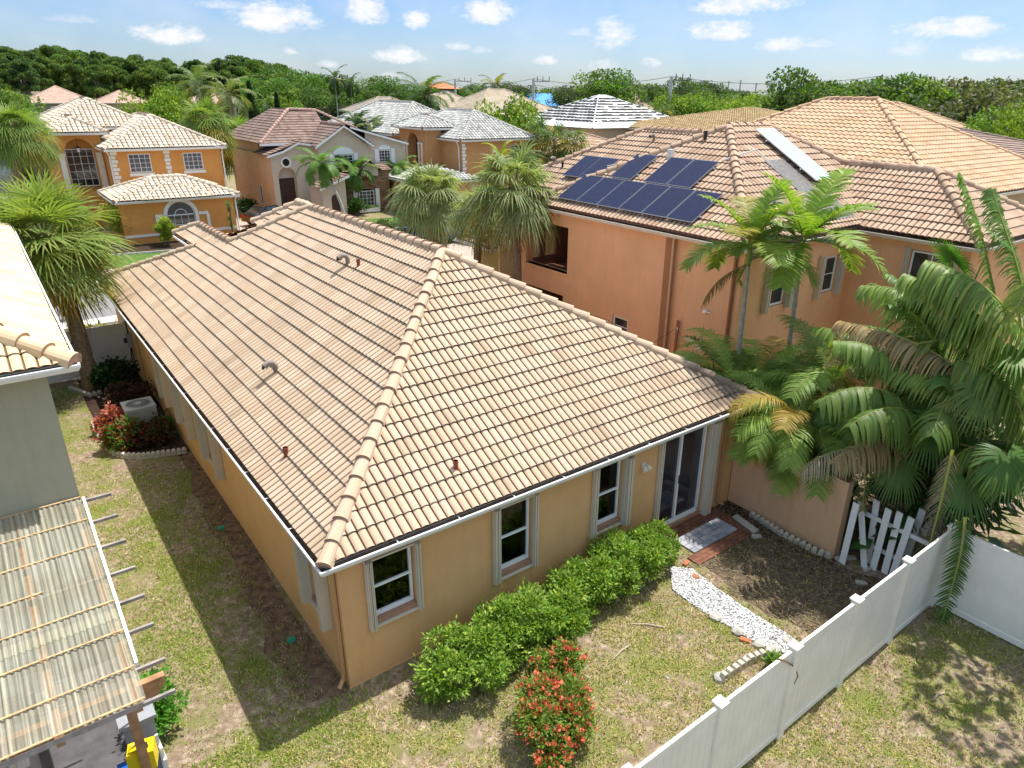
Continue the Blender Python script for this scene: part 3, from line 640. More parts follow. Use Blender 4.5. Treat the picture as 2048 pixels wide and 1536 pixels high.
# shed with shingles
sh=thing('garden_shed','small shed with a grey shingle roof below the end of the patio roof','shed',(-4.2,-2.3,0))
mb=MB();mb.box(-5.4,-3.78,-3.6,-1.75,0,1.9);mb.build('wall',plain('shed_wall',(.10,.10,.11),.8),sh)
def shingle():
    m=bricks('grey_shingles',(.24,.26,.29),(.34,.36,.39),(.05,.05,.06),.26,.15);return m
mb=MB();n_=13
for i in range(n_):
    y=-1.68-i*.15;z=2.12-.02*i;mb.obox((-5.5,y-.17,z-.02),(1.8,0,0),(0,.17,.02),(0,0,.012))
mb.build('roof',shingle(),sh)
mb=MB();mb.tube([(-3.55,-1.65,0),(-3.55,-1.65,.9)],[.26,.31],16);mb.tube([(-3.55,-1.65,.9),(-3.55,-1.65,.95)],[.33,.33],16);tag(mb.build('rubbish_bin',plain('bin_blue_black',(.02,.03,.04),.5)),'round dark rubbish bin under the lower edge of the patio roof','bin')
q=at_z(272,1490,1.25);yb=thing('plastic_jerrycan','bright yellow plastic canister at the foot of the patio roof','canister',tuple(q))
YEL=plain('yellow_plastic',(.75,.55,.01),.4,var=.05)
mb=MB();x,y,z=q;ax=np.array([.33,-.06,0]);ay=np.array([.07,.26,0]);mb.obox((x-.16,y-.16,z-.35),ax,ay,(0,0,.33));mb.obox((x-.10,y-.10,z-.02),ax*.6,ay*.6,(0,0,.04));mb.tube([(x-.1,y-.08,z),(x-.06,y-.05,z+.06),(x+.06,y,z+.06),(x+.1,y+.02,z)],.02,8);mb.build('body',YEL,yb)
mb=MB();mb.tube([(x+.1,y-.1,z-.02),(x+.1,y-.1,z+.05)],.035,12);mb.build('cap',DARK,yb)
q2=at_z(268,1530,.7);mb=MB();mb.box(q2[0]-.2,q2[0]+.16,q2[1]-.15,q2[1]+.15,.0,.7);tag(mb.build('cool_box',plain('blue_plastic',(.02,.12,.45),.4)),'blue cool box below the yellow canister','cool box')
q3=at_z(245,1400,1.35);mb=MB();mb.box(q3[0]-.1,q3[0]+.3,q3[1]-.55,q3[1]+.1,.0,1.3);mb.box(q3[0]-.14,q3[0]+.34,q3[1]-.59,q3[1]+.14,1.3,1.36);tag(mb.build('metal_cabinet',plain('cabinet_grey',(.30,.31,.33),.5,var=.15)),'grey metal cabinet at the corner below the corrugated roof','cabinet')
mb=MB()
for i in range(7):
    q=at_z(300+i*5,1440+i*13,.9);mb.box(q[0]-.02,q[0]+.02,q[1]-.015,q[1]+.015,0,.9+.1*(i%2))
a=at_z(300,1440,.8);b=at_z(332,1520,.8);mb.tube([a,b],.02,6);mb.tube([a-np.array([0,0,.5]),b-np.array([0,0,.5])],.02,6)
tag(mb.build('picket_screen',WHITE),'short white picket screen beside the yellow canister, half grown over','fence')
mb=MB();pts=[at_z(*q) for q in ((262,1345,2.2),(255,1390,1.9),(275,1420,1.5),(270,1450,1.3))];mb.tube(pts,.025,8);tag(mb.build('hose_pipe',GUT),'pale bent pipe hanging at the corner of the patio roof','pipe')
# ============================================================ AC unit
ac=thing('air_conditioner','grey outdoor air conditioning unit in the planting bed beside the golden wall','air conditioner',(-.8,13.6,0))
ACM=plain('ac_grey_paint',(.47,.48,.45),.5,.4,var=.06)
mb=MB();x,y=-.8,13.55;w=.41;mb.box(x-w,x+w,y-w,y+w,.06,.78);mb.box(x-w-.015,x+w+.015,y-w-.015,y+w+.015,.78,.84)
for i in range(14): mb.box(x-w-.006,x+w+.006,y-w-.006,y+w+.006,.12+i*.046,.135+i*.046,1)
mb.build('cabinet',[ACM,plain('ac_louvre',(.30,.31,.29),.6)],ac)
mb=MB();mb.tube([(x,y,.841),(x,y,.846)],[.34,.34],28);mb.build('fan_opening',plain('ac_dark',(.07,.07,.065),.7),ac)
mb=MB()
for r_ in (.10,.17,.24,.31,.345):
    mb.tube([(x+r_*math.cos(t),y+r_*math.sin(t),.856) for t in np.linspace(0,2*math.pi,29)],.006,5,cap=False)
for t in np.linspace(0,2*math.pi,13)[:-1]: mb.tube([(x+.08*math.cos(t),y+.08*math.sin(t),.856),(x+.35*math.cos(t),y+.35*math.sin(t),.852)],.005,5)
mb.tube([(x,y,.85),(x,y,.87)],.09,16);mb.build('fan_guard',ACM,ac)
mb=MB();mb.box(x-.5,x+.5,y-.5,y+.5,0,.06);mb.build('pad',CONC,ac)
mb=MB();mb.tube([(x+w,y+.1,.3),(x+w+.2,y+.1,.25),(-.03,y+.15,.4)],.02,6);mb.build('refrigerant_line',DARK,ac)
# utility meter on the left wall
ut=thing('utility_meter','grey electric meter and conduits on the shaded side wall beyond the planting bed','meter',(-.1,18.6,1))
mb=MB();mb.box(-.16,-.005,18.4,18.75,1.1,1.6);mb.build('meter_box',plain('meter_grey',(.33,.33,.32),.5),ut)
mb=MB();mb.tube([(-.16,18.58,1.35),(-.26,18.58,1.35)],.09,14);mb.build('meter_dial',glass(),ut)
mb=MB();mb.tube([(-.08,18.5,1.1),(-.08,18.5,.0)],.02,6);mb.tube([(-.08,18.65,1.1),(-.1,18.9,.6),(-.08,19.0,0)],.02,6);mb.tube([(-.08,18.58,1.6),(-.08,18.58,2.8)],.025,6);mb.build('conduit',DARK,ut)
spout(main,-.05,17.2,2.7,.02,(-.8,-.6),off=(-.2,0))
# scalloped edging
EDG=plain('edging_concrete',(.55,.50,.42),.85,var=.2,scale=8)
def edging(name,pts,label,h=.14,w=.11,st=.13,grp=None,cat='edging'):
    mb=MB();P=[np.array(p,float) for p in pts];acc=[]
    for i in range(len(P)-1):
        T=np.linalg.norm(P[i+1]-P[i]);n=max(1,int(T/st))
        for k in range(n): acc.append((P[i]+(P[i+1]-P[i])*k/n,(P[i+1]-P[i])/T))
    for q,d in acc:
        o=np.array([d[1],-d[0]]);a=q-d*st*.46-o*w/2;mb.obox((a[0],a[1],-.02),(d[0]*st*.92,d[1]*st*.92,0),(o[0]*w,o[1]*w,0),(0,0,h-.02+random.uniform(-.012,.012)))
        mb.tube([(q-o*w/2).tolist()+[h-.03],(q+o*w/2).tolist()+[h-.03]],st*.45,8)
    return tag(mb.build(name,EDG),label,cat,grp)
def cr(pts,n=5):
    P=[np.array(p,float) for p in pts];P=[2*P[0]-P[1]]+P+[2*P[-1]-P[-2]];o=[]
    for i in range(1,len(P)-2):
        for k in range(n):
            t=k/n;o.append(.5*((2*P[i])+(-P[i-1]+P[i+1])*t+(2*P[i-1]-5*P[i]+4*P[i+1]-P[i+2])*t*t+(-P[i-1]+3*P[i]-3*P[i+1]+P[i+2])*t**3))
    return o+[P[-2]]
edging('scalloped_edging',cr([(-2.0,14.6),(-1.98,13.3),(-1.8,12.1),(-1.3,11.5),(-.7,11.25),(-.05,11.05)]),'curved scalloped concrete edging round the planting bed with the air conditioner')
edging('scalloped_edging',[at_z(*q)[:2] for q in ((1447,1360),(1470,1345),(1500,1325),(1535,1312),(1560,1318))],'short curved scalloped edging lying loose on the dry lawn',h=.16)
edging('scalloped_edging',[(10.42,-.9),(10.30,-1.8),(10.32,-2.7),(10.45,-3.15)],'straight row of edging blocks along the foot of the peach garden wall',h=.12)
edging('scalloped_edging',[(-2.2,18.3),(-1.75,17.25),(-1.3,17.4)],'low edging in the shade in front of the double palm trunk',h=.12)
# leaning pickets
pk=thing('picket_fence','broken white picket panel leaning between the garden wall and the vinyl fence','fence',(10.7,-4,0))
tops=[(1722,1000,1690,1130),(1728,1005,1735,1140),(1762,992,1742,1128),(1790,1000,1752,1142),(1812,1008,1775,1150),(1838,1016,1790,1158),(1856,1012,1812,1140),(1872,1024,1830,1122)]
for k,(a,b,c_,d) in enumerate(tops):
    B0=at_z(c_,d,.03);T0=at_x(a,b,B0[0]+.12);v=T0-B0;v=v/np.linalg.norm(v)*min(np.linalg.norm(v),1.55);mb=MB();sd_=np.array([.02,.15,0]);mb.obox(B0,sd_,(-.025,0,0),v);mb.build('picket',WHITE,pk)
mb=MB()
for z in (.4,1.1): mb.obox((10.95,-4.95,z),(.05,0,0),(0,1.6,.03),(0,0,.09))
mb.build('rail',WHITE,pk)
# rocks and loose bricks
def rock(px,py,r,mat,label,cat='stone',name='garden_stone',z=.0,sq=.55,bx=False,grp=None):
    p=at_z(px,py,z);bm=bmesh.new()
    if bx: bmesh.ops.create_cube(bm,size=1);bmesh.ops.scale(bm,vec=(r*2,r,r*.55),verts=bm.verts);bmesh.ops.bevel(bm,geom=bm.edges[:],offset=r*.06,segments=1,affect='EDGES')
    else:
        bmesh.ops.create_icosphere(bm,subdivisions=2,radius=r)
        for v in bm.verts: v.co*=random.uniform(.82,1.1);v.co.z*=sq
    me=bpy.data.meshes.new(name);bm.to_mesh(me);bm.free();me.materials.append(mat);o=bpy.data.objects.new(name,me);col.objects.link(o);o.location=(p[0],p[1],z+r*.25);o.rotation_euler=(random.uniform(-.15,.15),random.uniform(-.15,.15),random.uniform(0,3));tag(o,label,cat,grp);return o
STN=plain('stone_grey',(.40,.38,.34),.9,var=.3,scale=14);BRK=plain('brick_orange',(.42,.15,.07),.9,var=.25,scale=14)
for (x,y,r,m_,l_) in ((1430,1236,.13,STN,'pale grey stone at the left edge of the white gravel strip'),(1475,1265,.12,STN,'dark grey stone below the middle of the white gravel strip'),(1517,1292,.12,STN,'grey paving stone beside the lower end of the white gravel'),(1545,1300,.12,STN,'second grey paving stone at the lower end of the white gravel'),(1572,1282,.10,STN,'grey stone nearest the vinyl fence at the end of the gravel'),(1440,1358,.13,STN,'flat white stone beside the loose scalloped edging'),(1335,1356,.04,STN,'small pale stone lying alone on the dry lawn')): rock(x,y,r,m_,l_)
for (x,y,l_) in ((1490,1282,'orange brick among the grey stones at the end of the gravel'),(1390,1155,'orange brick at the upper right of the white gravel strip'),(1372,1128,'orange brick by the hedge at the top of the gravel strip')): rock(x,y,.10,BRK,l_,'brick','loose_brick',bx=True)
for (x,y,l_) in ((1513,1075,'square grey paver lying in the shade beside the patio'),(1700,1118,'grey block leaning at the foot of the broken pickets'),(1735,1140,'grey block in front of the broken pickets'),(1655,1112,'pale block at the near end of the garden wall'),(1680,1122,'pale block just past the near end of the garden wall'),(1722,1168,'loose slab lying at the fence below the pickets')): rock(x,y,.12,STN,l_,'block','concrete_block',bx=True)
p=at_z(1478,1048);mb=MB();mb.obox((p[0]-.1,p[1]-.5,.01),(.2,.0,0),(.15,.75,0),(0,0,.06));mb.obox((p[0]-.06,p[1]-.46,.07),(.12,.0,0),(.14,.67,0),(0,0,.02));tag(mb.build('splash_block',CONC),'long white splash block lying by the garden wall next to the patio','block')
q=at_z(583,1281,.0)
for (px,py,l_) in ((583,1281,'small round green valve cover in the shaded dirt beside the house corner'),(442,1057,'small green valve cover in the shaded grass further along the side wall')):
    q=at_z(px,py);mb=MB();mb.tube([(q[0],q[1],0),(q[0],q[1],.03)],[.09,.085],16);mb.tube([(q[0],q[1],.03),(q[0],q[1],.035)],.05,12);tag(mb.build('valve_cover',plain('green_plastic',(.02,.25,.17),.5)),l_,'valve cover')
# branch hooked over fence
mb=MB();pts=[at_y(*q,FY-.05) for q in ((1555,1318),(1572,1322),(1590,1335),(1596,1352),(1588,1368))];mb.tube(pts,[.018,.016,.013,.01,.006],6);tag(mb.build('dry_branch',plain('branch_brown',(.20,.13,.08),.9)),'dry twig hooked over the top of the vinyl fence','branch')
for (a,b,c_,d,l_) in ((1890,1385,1865,1400,'short pale dead stick on the grass beyond the vinyl fence'),(1260,1290,1225,1320,'thin pale twig on the dry lawn near the hedge'),(1330,1255,1260,1248,'long thin twig on the dry lawn below the gravel')):
    A=at_z(a,b,.02);B_=at_z(c_,d,.02);mb=MB();mb.tube([A,(A+B_)/2+np.array([.02,.03,.01]),B_],[.02,.017,.01],6);tag(mb.build('fallen_twig',plain('twig_pale',(.42,.35,.27),.9)),l_,'twig')
# pebbles
def in_poly(P,poly):
    x,y=P[:,0],P[:,1];c=np.zeros(len(P),bool);n=len(poly)
    for i in range(n):
        x1,y1=poly[i];x2,y2=poly[(i+1)%n];m=((y1>y)!=(y2>y))&(x<(x2-x1)*(y-y1)/(y2-y1+1e-12)+x1);c^=m
    return c
def gravel():
    poly=[at_z(*q)[:2] for q in ((1340,1135),(1385,1140),(1430,1175),(1500,1225),(1590,1280),(1575,1310),(1515,1290),(1450,1250),(1390,1215),(1345,1180))]
    pa=np.array(poly);N=5200;Q=rng.uniform(pa.min(0),pa.max(0),(N*2,2));Q=Q[in_poly(Q,poly)]
    base=np.array([[1,0,0],[0,1,0],[-1,0,0],[0,-1,0],[0,0,.7],[0,0,-.7]]);F0=np.array([[0,1,4],[1,2,4],[2,3,4],[3,0,4],[1,0,5],[2,1,5],[3,2,5],[0,3,5]])
    n=len(Q);s=rng.uniform(.012,.032,n);a=rng.uniform(0,6.28,n);V=base[None]*s[:,None,None]*rng.uniform(.7,1.2,(n,6,1));ca,sa=np.cos(a)[:,None],np.sin(a)[:,None];V=np.stack([V[...,0]*ca-V[...,1]*sa,V[...,0]*sa+V[...,1]*ca,V[...,2]],2)
    V[...,0]+=Q[:,0,None];V[...,1]+=Q[:,1,None];V[...,2]+=rng.uniform(.01,.035,n)[:,None]
    F=(F0[None]+6*np.arange(n)[:,None,None]).reshape(-1,3);c=np.clip(rng.choice([.8,.72,.5,.3],n,p=[.26,.3,.26,.18])[:,None]*np.array([1,.99,.97]),0,1);o=npmesh('gravel_path',V.reshape(-1,3),F,leafmat('pebble_stone',.8,0.,.2),np.repeat(c,6,0));tag(o,'strip of white gravel between the hedge and the vinyl fence','gravel');o['kind']='stuff'
    sheet('gravel_bed',poly,.006,plain('gravel_base',(.35,.33,.30),.95,var=.4,scale=30))
gravel()
# ============================================================ VEGETATION GENERATORS
LEAF=leafmat('leaf_green',.55,.42,.25);LEAFG=leafmat('leaf_glossy',.48,.38,.3);DRYL=leafmat('leaf_dry',.8,.25,.1);FLOW=leafmat('petals',.6,.2,.2)
BARK=plain('bark_brown',(.17,.12,.085),.95,var=.35,scale=7,bmp=1,bs=25);PBARK=plain('palm_bark',(.24,.165,.11),.95,var=.35,scale=9,bmp=1,bs=22);GBARK=plain('palm_grey_trunk',(.36,.34,.30),.85,var=.2,scale=7,bmp=.5,bs=25)
BOOT=plain('palm_boots',(.30,.15,.075),.9,var=.4,scale=14,bmp=1,bs=30)
def nrm(a): return a/(np.linalg.norm(a,axis=-1,keepdims=True)+1e-9)
def colvar(base,n,v=.18,hue=.12,r=None):
    r=r or rng;c=np.array(base)[None]*(1+r.uniform(-v,v,(n,1)));c=c*(1+r.uniform(-hue,hue,(n,3))*np.array([1,.35,.6]));return np.clip(c,0.004,1)
class LB:
    def __init__(s): s.V=[];s.F=[];s.C=[];s.n=0
    def quads(s,V,C):   # V (n,4,3), C (n,3)
        n=len(V);s.V.append(V.reshape(-1,3));s.F.append(s.n+np.arange(n*4).reshape(n,4));s.C.append(np.repeat(C,4,0));s.n+=n*4
    def leaves(s,P,D,S,L,W,C,droop=.15):
        L=np.asarray(L)[:,None];W=np.asarray(W)[:,None];z=np.array([[0,0,1.]])
        s.quads(np.stack([P,P+D*L*.45+S*W*.5,P+D*L-z*droop*L,P+D*L*.45-S*W*.5],1),C)
    def strips(s,P,D,S,L,W,C,droop,k=3,taper=.15,w0=.35):
        # P,D,S (n,3); droop (n,) ; produces k quads per blade
        n=len(P);L=np.asarray(L);W=np.asarray(W);droop=np.broadcast_to(droop,(n,));rows=[]
        for j in range(k+1):
            t=j/k;w=(w0+(1-w0)*min(1,t*3))*(1-t)**.55 if t<1 else 0;w=max(w,taper*(t<1))
            q=P+D*(L*t)[:,None];q=q-np.array([0,0,1.])*(droop*L*t*t)[:,None]+0
            # keep the length when drooping strongly
            q=P+(q-P)*(1/np.sqrt(1+(droop*t)**2*.6))[:,None]
            rows.append((q+S*(W*w*.5)[:,None],q-S*(W*w*.5)[:,None]))
        V=np.concatenate([np.stack([a,b],1) for a,b in rows],1)  # n,2(k+1),3
        m=2*(k+1);s.V.append(V.reshape(-1,3));b=s.n+np.arange(n)*m
        for j in range(k): s.F.append(np.stack([b+2*j,b+2*j+1,b+2*j+3,b+2*j+2],1))
        s.C.append(np.repeat(C,m,0));s.n+=n*m
    def tube(s,pts,rad,c,n=5):
        pts=np.asarray(pts,float);rings=[];a=None
        for i,p in enumerate(pts):
            t=nrm(pts[min(i+1,len(pts)-1)]-pts[max(i-1,0)])
            if a is None: a=np.cross(t,[0,0,1.]);a=a if np.linalg.norm(a)>.05 else np.cross(t,[1.,0,0])
            a=nrm(a-t*(a@t));b=np.cross(t,a);th=np.arange(n)*2*np.pi/n;rings.append(p+rad[i]*(np.cos(th)[:,None]*a+np.sin(th)[:,None]*b))
        V=np.concatenate(rings);k=np.arange(n)
        for i in range(len(pts)-1): s.F.append(s.n+np.stack([i*n+k,i*n+(k+1)%n,(i+1)*n+(k+1)%n,(i+1)*n+k],1))
        s.V.append(V);s.C.append(np.tile(c,(len(V),1)));s.n+=len(V)
    def build(s,name,mat,parent=None): return npmesh(name,np.concatenate(s.V),np.concatenate(s.F),mat,np.concatenate(s.C),parent)
def randdir(n,r=None):
    r=r or rng;v=r.normal(size=(n,3));return nrm(v)
def tree_mesh(seed,H,R,crown0=.35,nc=26,leaf=.3,N=5000,col=(.07,.12,.025),flat=1.,kind='round',trunk=.2,limbcol=None,loc_name='tree',spread=1.0):
    # returns (trunk MB, crown LB) in local coordinates
    r=np.random.default_rng(seed);t=MB();z0=H*crown0;cz=(z0+H)/2;hz=(H-z0)/2*flat
    C=[];rad=[]
    for i in range(nc):
        d=randdir(1,r)[0];
        if kind=='pine': d[2]=abs(d[2])*.6-.05;q=np.array([d[0]*R*.85,d[1]*R*.85,cz+hz*(r.uniform(-.95,.9))])
        else:
            rr=r.uniform(.45,.95);q=np.array([d[0]*R*rr*spread,d[1]*R*rr*spread,cz+d[2]*hz*rr])
        if kind=='pine': f=1-.55*max(0,(q[2]-cz)/hz);q[:2]*=f
        C.append(q);rad.append(R*r.uniform(.26,.46)*(.75 if kind=='pine' else 1))
    C=np.array(C);rad=np.array(rad)
    top=np.array([0,0,z0+(H-z0)*.45]);lean=np.array([r.uniform(-.06,.06)*H,r.uniform(-.06,.06)*H,0])
    t.tube([(0,0,-.2),(lean[0]*.3,lean[1]*.3,z0*.6),tuple(top*.8+lean*.6),tuple(top+lean)],[trunk*1.25,trunk,trunk*.7,trunk*.3],8)
    for i in range(min(nc,12)):
        h=r.uniform(.75,1.15)*z0 if kind!='pine' else r.uniform(.8,1.6)*z0
        h=min(h,top[2]*.95);b=np.array([lean[0]*.4,lean[1]*.4,h]);m=(b+C[i])/2+np.array([0,0,-.03*H]);t.tube([b,m,C[i]],[trunk*.5,trunk*.32,trunk*.1],5)
    lb=LB();ci=r.integers(0,nc,N);d=randdir(N,r);d[:,2]=d[:,2]*.75+.12;rr=rad[ci]*r.uniform(.62,1.08,N)**.6
    P=C[ci]+d*rr[:,None];axis=nrm(d*.6+randdir(N,r)*.9+np.array([0,0,-.15]));S=nrm(np.cross(axis,nrm(d+randdir(N,r)*.7)))
    cc=np.array(col)[None]*(1+r.uniform(-.32,.42,nc)[:,None])*np.array([1,1,1])[None];cc=cc*(1+r.uniform(-.12,.18,(nc,1))*np.array([1.4,.2,-.2]))
    L=leaf*r.uniform(.7,1.35,N);lb.leaves(P,axis,S,L,L*r.uniform(.45,.75,N),np.clip(cc[ci]*(1+r.uniform(-.28,.28,(N,1))),.003,1),.1)
    return t,lb
def make_tree(name,label,cat,group=None,bark=None,mat=None,**k):
    root=thing(name,label,cat,(0,0,0),group,local=True);t,lb=tree_mesh(**k);t.build('trunk',bark or BARK,root,True);lb.build('crown',mat or LEAF,root);return root
def shrub(name,label,x,y,R,H,leaf,N,col,seed,cat='shrub',group=None,nc=16,mat=None,fl=None,ell=(1,1),col2=None,leafw=.5,z=0,cl=(.28,.42)):
    r=np.random.default_rng(seed);root=thing(name,label,cat,(x,y,z),group,local=True)
    st=MB()
    for i in range(7):
        a=r.uniform(0,6.28);st.tube([(0,0,0),(math.cos(a)*R*.3,math.sin(a)*R*.3,H*.4),(math.cos(a)*R*.65,math.sin(a)*R*.65,H*r.uniform(.6,.85))],[.018,.013,.005],5)
    st.build('stem',BARK,root)
    C=[];rad=[]
    for i in range(nc):
        a=r.uniform(0,6.28);q=r.uniform(0,1)**.5*.75;C.append((math.cos(a)*R*q*ell[0],math.sin(a)*R*q*ell[1],H*r.uniform(.3,.82)*(1-.35*q*q)));rad.append(R*r.uniform(*cl))
    C=np.array(C);rad=np.array(rad);ci=r.integers(0,nc,N);d=randdir(N,r);d[:,2]=d[:,2]*.8+.15;P=C[ci]+d*(rad[ci]*r.uniform(.55,1.12,N)**.7)[:,None]
    P[:,2]=np.clip(P[:,2],.02,None);axis=nrm(d*.9+randdir(N,r)*.7+np.array([0,0,.1]));S=nrm(np.cross(axis,nrm(np.array([[0,0,1.]])+randdir(N,r)*.8)))
    cc=np.tile(np.array(col),(N,1));
    if col2 is not None: k=r.uniform(0,1,N)<.28;cc[k]=col2
    cc=cc*(1+r.uniform(-.3,.3,nc)[ci][:,None]*.6)*(1+r.uniform(-.25,.3,(N,1)));L=leaf*r.uniform(.7,1.3,N);lb=LB();lb.leaves(P,axis,S,L,L*leafw*r.uniform(.8,1.2,N),np.clip(cc,.004,1),.12)
    # fill of twiggy shoots sticking out
    m=int(N*.07);k=r.integers(0,N,m);lb.leaves(P[k]+d[k]*leaf*1.2,nrm(d[k]+np.array([0,0,.6])),S[k],L[k],L[k]*leafw,np.clip(cc[k]*1.25,0,1),.1)
    lb.build('foliage',mat or LEAFG,root)
    if fl:
        fc,fn,fs,nf=fl;lb=LB();k=r.integers(0,N,fn);dd=d[k];keep=dd[:,2]>-.2;k=k[keep];dd=dd[keep];B=P[k]+dd*.03
        for j in range(nf):
            o=randdir(len(k),r)*fs*.45;o[:,2]*=.6;ax=nrm(dd+randdir(len(k),r)*.8);S2=nrm(np.cross(ax,randdir(len(k),r)));lb.leaves(B+o,ax,S2,np.full(len(k),fs*.6),np.full(len(k),fs*.5),colvar(fc,len(k),.25,.2,r),0)
        lb.build('flower',FLOW,root)
    return root
def perp(f,roll=0):
    s=np.cross(f,[0,0,1.]);s=s/np.linalg.norm(s) if np.linalg.norm(s)>.05 else np.array([1.,0,0]);u=np.cross(s,f);return s*math.cos(roll)+u*math.sin(roll),-s*math.sin(roll)+u*math.cos(roll)
def fan_frond(lb,base,az,el,pet,BL,nb,col,droop,r,w=.055,spread=2.35,sag=.3,pcol=(.22,.26,.08),k=4,fuse=0):
    f=np.array([math.cos(az)*math.cos(el),math.sin(az)*math.cos(el),math.sin(el)]);pts=[base+f*pet*t-np.array([0,0,sag*pet*t*t]) for t in (0,.35,.7,1)]
    lb.tube(pts,[.03,.022,.017,.014],np.array(pcol),4);hub=pts[-1];fd=nrm(pts[-1]-pts[-2]);s,u=perp(fd,r.uniform(-.5,.5))
    th=np.linspace(-spread,spread,nb)+r.uniform(-.04,.04,nb);D=np.cos(th)[:,None]*fd+np.sin(th)[:,None]*s+u*.12;D=nrm(D)
    L=BL*(1-.28*np.abs(th/spread)**1.5)*r.uniform(.9,1.08,nb);S=nrm(np.cross(D,u+randdir(nb,r)*.35));C=colvar(col,nb,.16,.1,r)
    lb.strips(np.repeat(hub[None],nb,0),D,S,L,np.full(nb,w*BL/1.0),C,droop*r.uniform(.75,1.25,nb),k=k,w0=.25)
    if fuse:
        # pleated joined inner part of the fan
        for i in range(nb-1):
            lb.quads(np.array([[hub,hub+D[i]*L[i]*fuse*.6,hub+(D[i]+D[i+1])*.5*L[i]*fuse-np.array([0,0,.02]),hub+D[i+1]*L[i+1]*fuse*.6]]),C[i:i+1])
def pin_frond(lb,base,az,el,L,nl,LL,LW,bend,r,col,hang=.4,fwd=.55,vee=.25,twist=0,k=3,seg=12,rc=(.25,.27,.1),rr=.02,t0=.14,tip=.0,sidebend=0,taper=.15,keep=1.):
    pts=[];p=np.array(base,float);a=el;z=az;d=L/seg;dirs=[]
    for i in range(seg+1):
        v=np.array([math.cos(z)*math.cos(a),math.sin(z)*math.cos(a),math.sin(a)]);pts.append(p.copy());dirs.append(v);p=p+v*d;a-=bend/seg*(.5+i/seg);z+=sidebend/seg
    pts=np.array(pts);dirs=np.array(dirs);lb.tube(pts,[rr*(1-.85*i/seg) for i in range(seg+1)],np.array(rc),4)
    for side in (-1,1):
        t=np.linspace(t0,1,nl)+r.uniform(-.004,.004,nl)
        if keep<1: t=t[r.uniform(size=nl)<keep]
        m=len(t);x=np.clip(t,0,1)*seg;i=np.minimum(x.astype(int),seg-1);fr=(x-i)[:,None];P=pts[i]*(1-fr)+pts[i+1]*fr;F=nrm(dirs[i]*(1-fr)+dirs[i+1]*fr)
        S=np.cross(F,[0,0,1.]);S=nrm(S+np.array([1e-6,0,0]));U=np.cross(S,F)
        if twist: S,U=S*math.cos(twist)+U*math.sin(twist),-S*math.sin(twist)+U*math.cos(twist)
        D=nrm(S*side+F*(fwd+tip*t[:,None]**3)+U*(vee+r.uniform(-.15,.15,(m,1))));ll=LL*(np.sin(np.pi*(.12+.80*(t-t0)/(1-t0)))**.6)*r.uniform(.88,1.1,m)
        W=nrm(np.cross(D,U+randdir(m,r)*.25));lb.strips(P,D,W,ll,np.full(m,LW),colvar(col,m,.16,.1,r),hang*r.uniform(.7,1.3,m),k=k,w0=.6,taper=taper)
def palm_trunk(root,H,r0,r1,lean=(0,0),mat=None,n=14,ring=.0,nm='trunk',base=(0,0,0)):
    mb=MB();pts=[];rad=[]
    for i in range(n+1):
        t=i/n;pts.append((base[0]+lean[0]*t*t,base[1]+lean[1]*t*t,base[2]+H*t-.1*(i==0)));rad.append(r0+(r1-r0)*t+(ring if i%2 else 0)+(r0*.5*(1-t)**8))
    mb.tube(pts,rad,10);return mb.build(nm,mat or PBARK,root,True)
def boots(root,H,lean,r,z0,z1,n=60,base=(0,0,0)):
    mb=MB();q=np.random.default_rng(5)
    for i in range(n):
        z=z0+(z1-z0)*i/n;a=i*2.4;t=z/H;c=np.array([base[0]+lean[0]*t*t,base[1]+lean[1]*t*t,base[2]+z]);d=np.array([math.cos(a),math.sin(a),0]);s=np.array([-d[1],d[0],0])*.05;p=c+d*r*.85;e=c+d*(r+.09)+np.array([0,0,.17]);mb.add([p-s,p+s,e+s*.5,e-s*.5],[(0,1,2,3)]);mb.add([p-s-np.array([0,0,.05]),p+s-np.array([0,0,.05]),p+s,p-s],[(0,1,2,3)])
    return mb.build('leaf_boots',BOOT,root)
def sabal(label,x,y,H,seed,cr=1.5,lean=(0,0),n=42,r0=.17,col=(.13,.17,.045),group=None,nb=26,dead=8,droop=.55,yellow=.15,z=0,bt=True,silver=False,k=4,sag=.35,cat='palm tree',name='cabbage_palm',w=.06,sp=2.05):
    r=np.random.default_rng(seed);root=thing(name,label,cat,(x,y,z),group,local=True);palm_trunk(root,H,r0,r0*.85,lean,PBARK)
    if bt: boots(root,H,lean,r0*.9,H*.6,H+.1)
    top=np.array([lean[0],lean[1],H]);lb=LB()
    for i in range(n):
        t=i/n;el=1.35-sp*t**.8+r.uniform(-.12,.12);az=i*2.39996+r.uniform(-.2,.2)
        c=np.array(col)*(1.15-.25*t);
        if r.uniform()<yellow*t*2: c=np.array((.42,.30,.05))*r.uniform(.7,1.1)
        elif silver: c=c*.8+np.array((.10,.11,.07))*.7
        fan_frond(lb,top+np.array([math.cos(az)*.08,math.sin(az)*.08,.05-.25*t]),az,el,cr*r.uniform(.42,.6),cr*r.uniform(.6,.75),nb,c,droop*(.7+.5*t),r,sag=sag*(.4+t),k=k,w=w)
    lb.build('crown',LEAF,root)
    if dead:
        lb=LB()
        for i in range(dead):
            az=r.uniform(0,6.28);fan_frond(lb,top+np.array([0,0,-.25-.3*r.uniform()]),az,-.75-.5*r.uniform(),cr*.42,cr*.6,16,(.30,.21,.12),.8,r,sag=.5,k=3,pcol=(.25,.17,.1))
        lb.build('dead_fronds',DRYL,root)
    return root
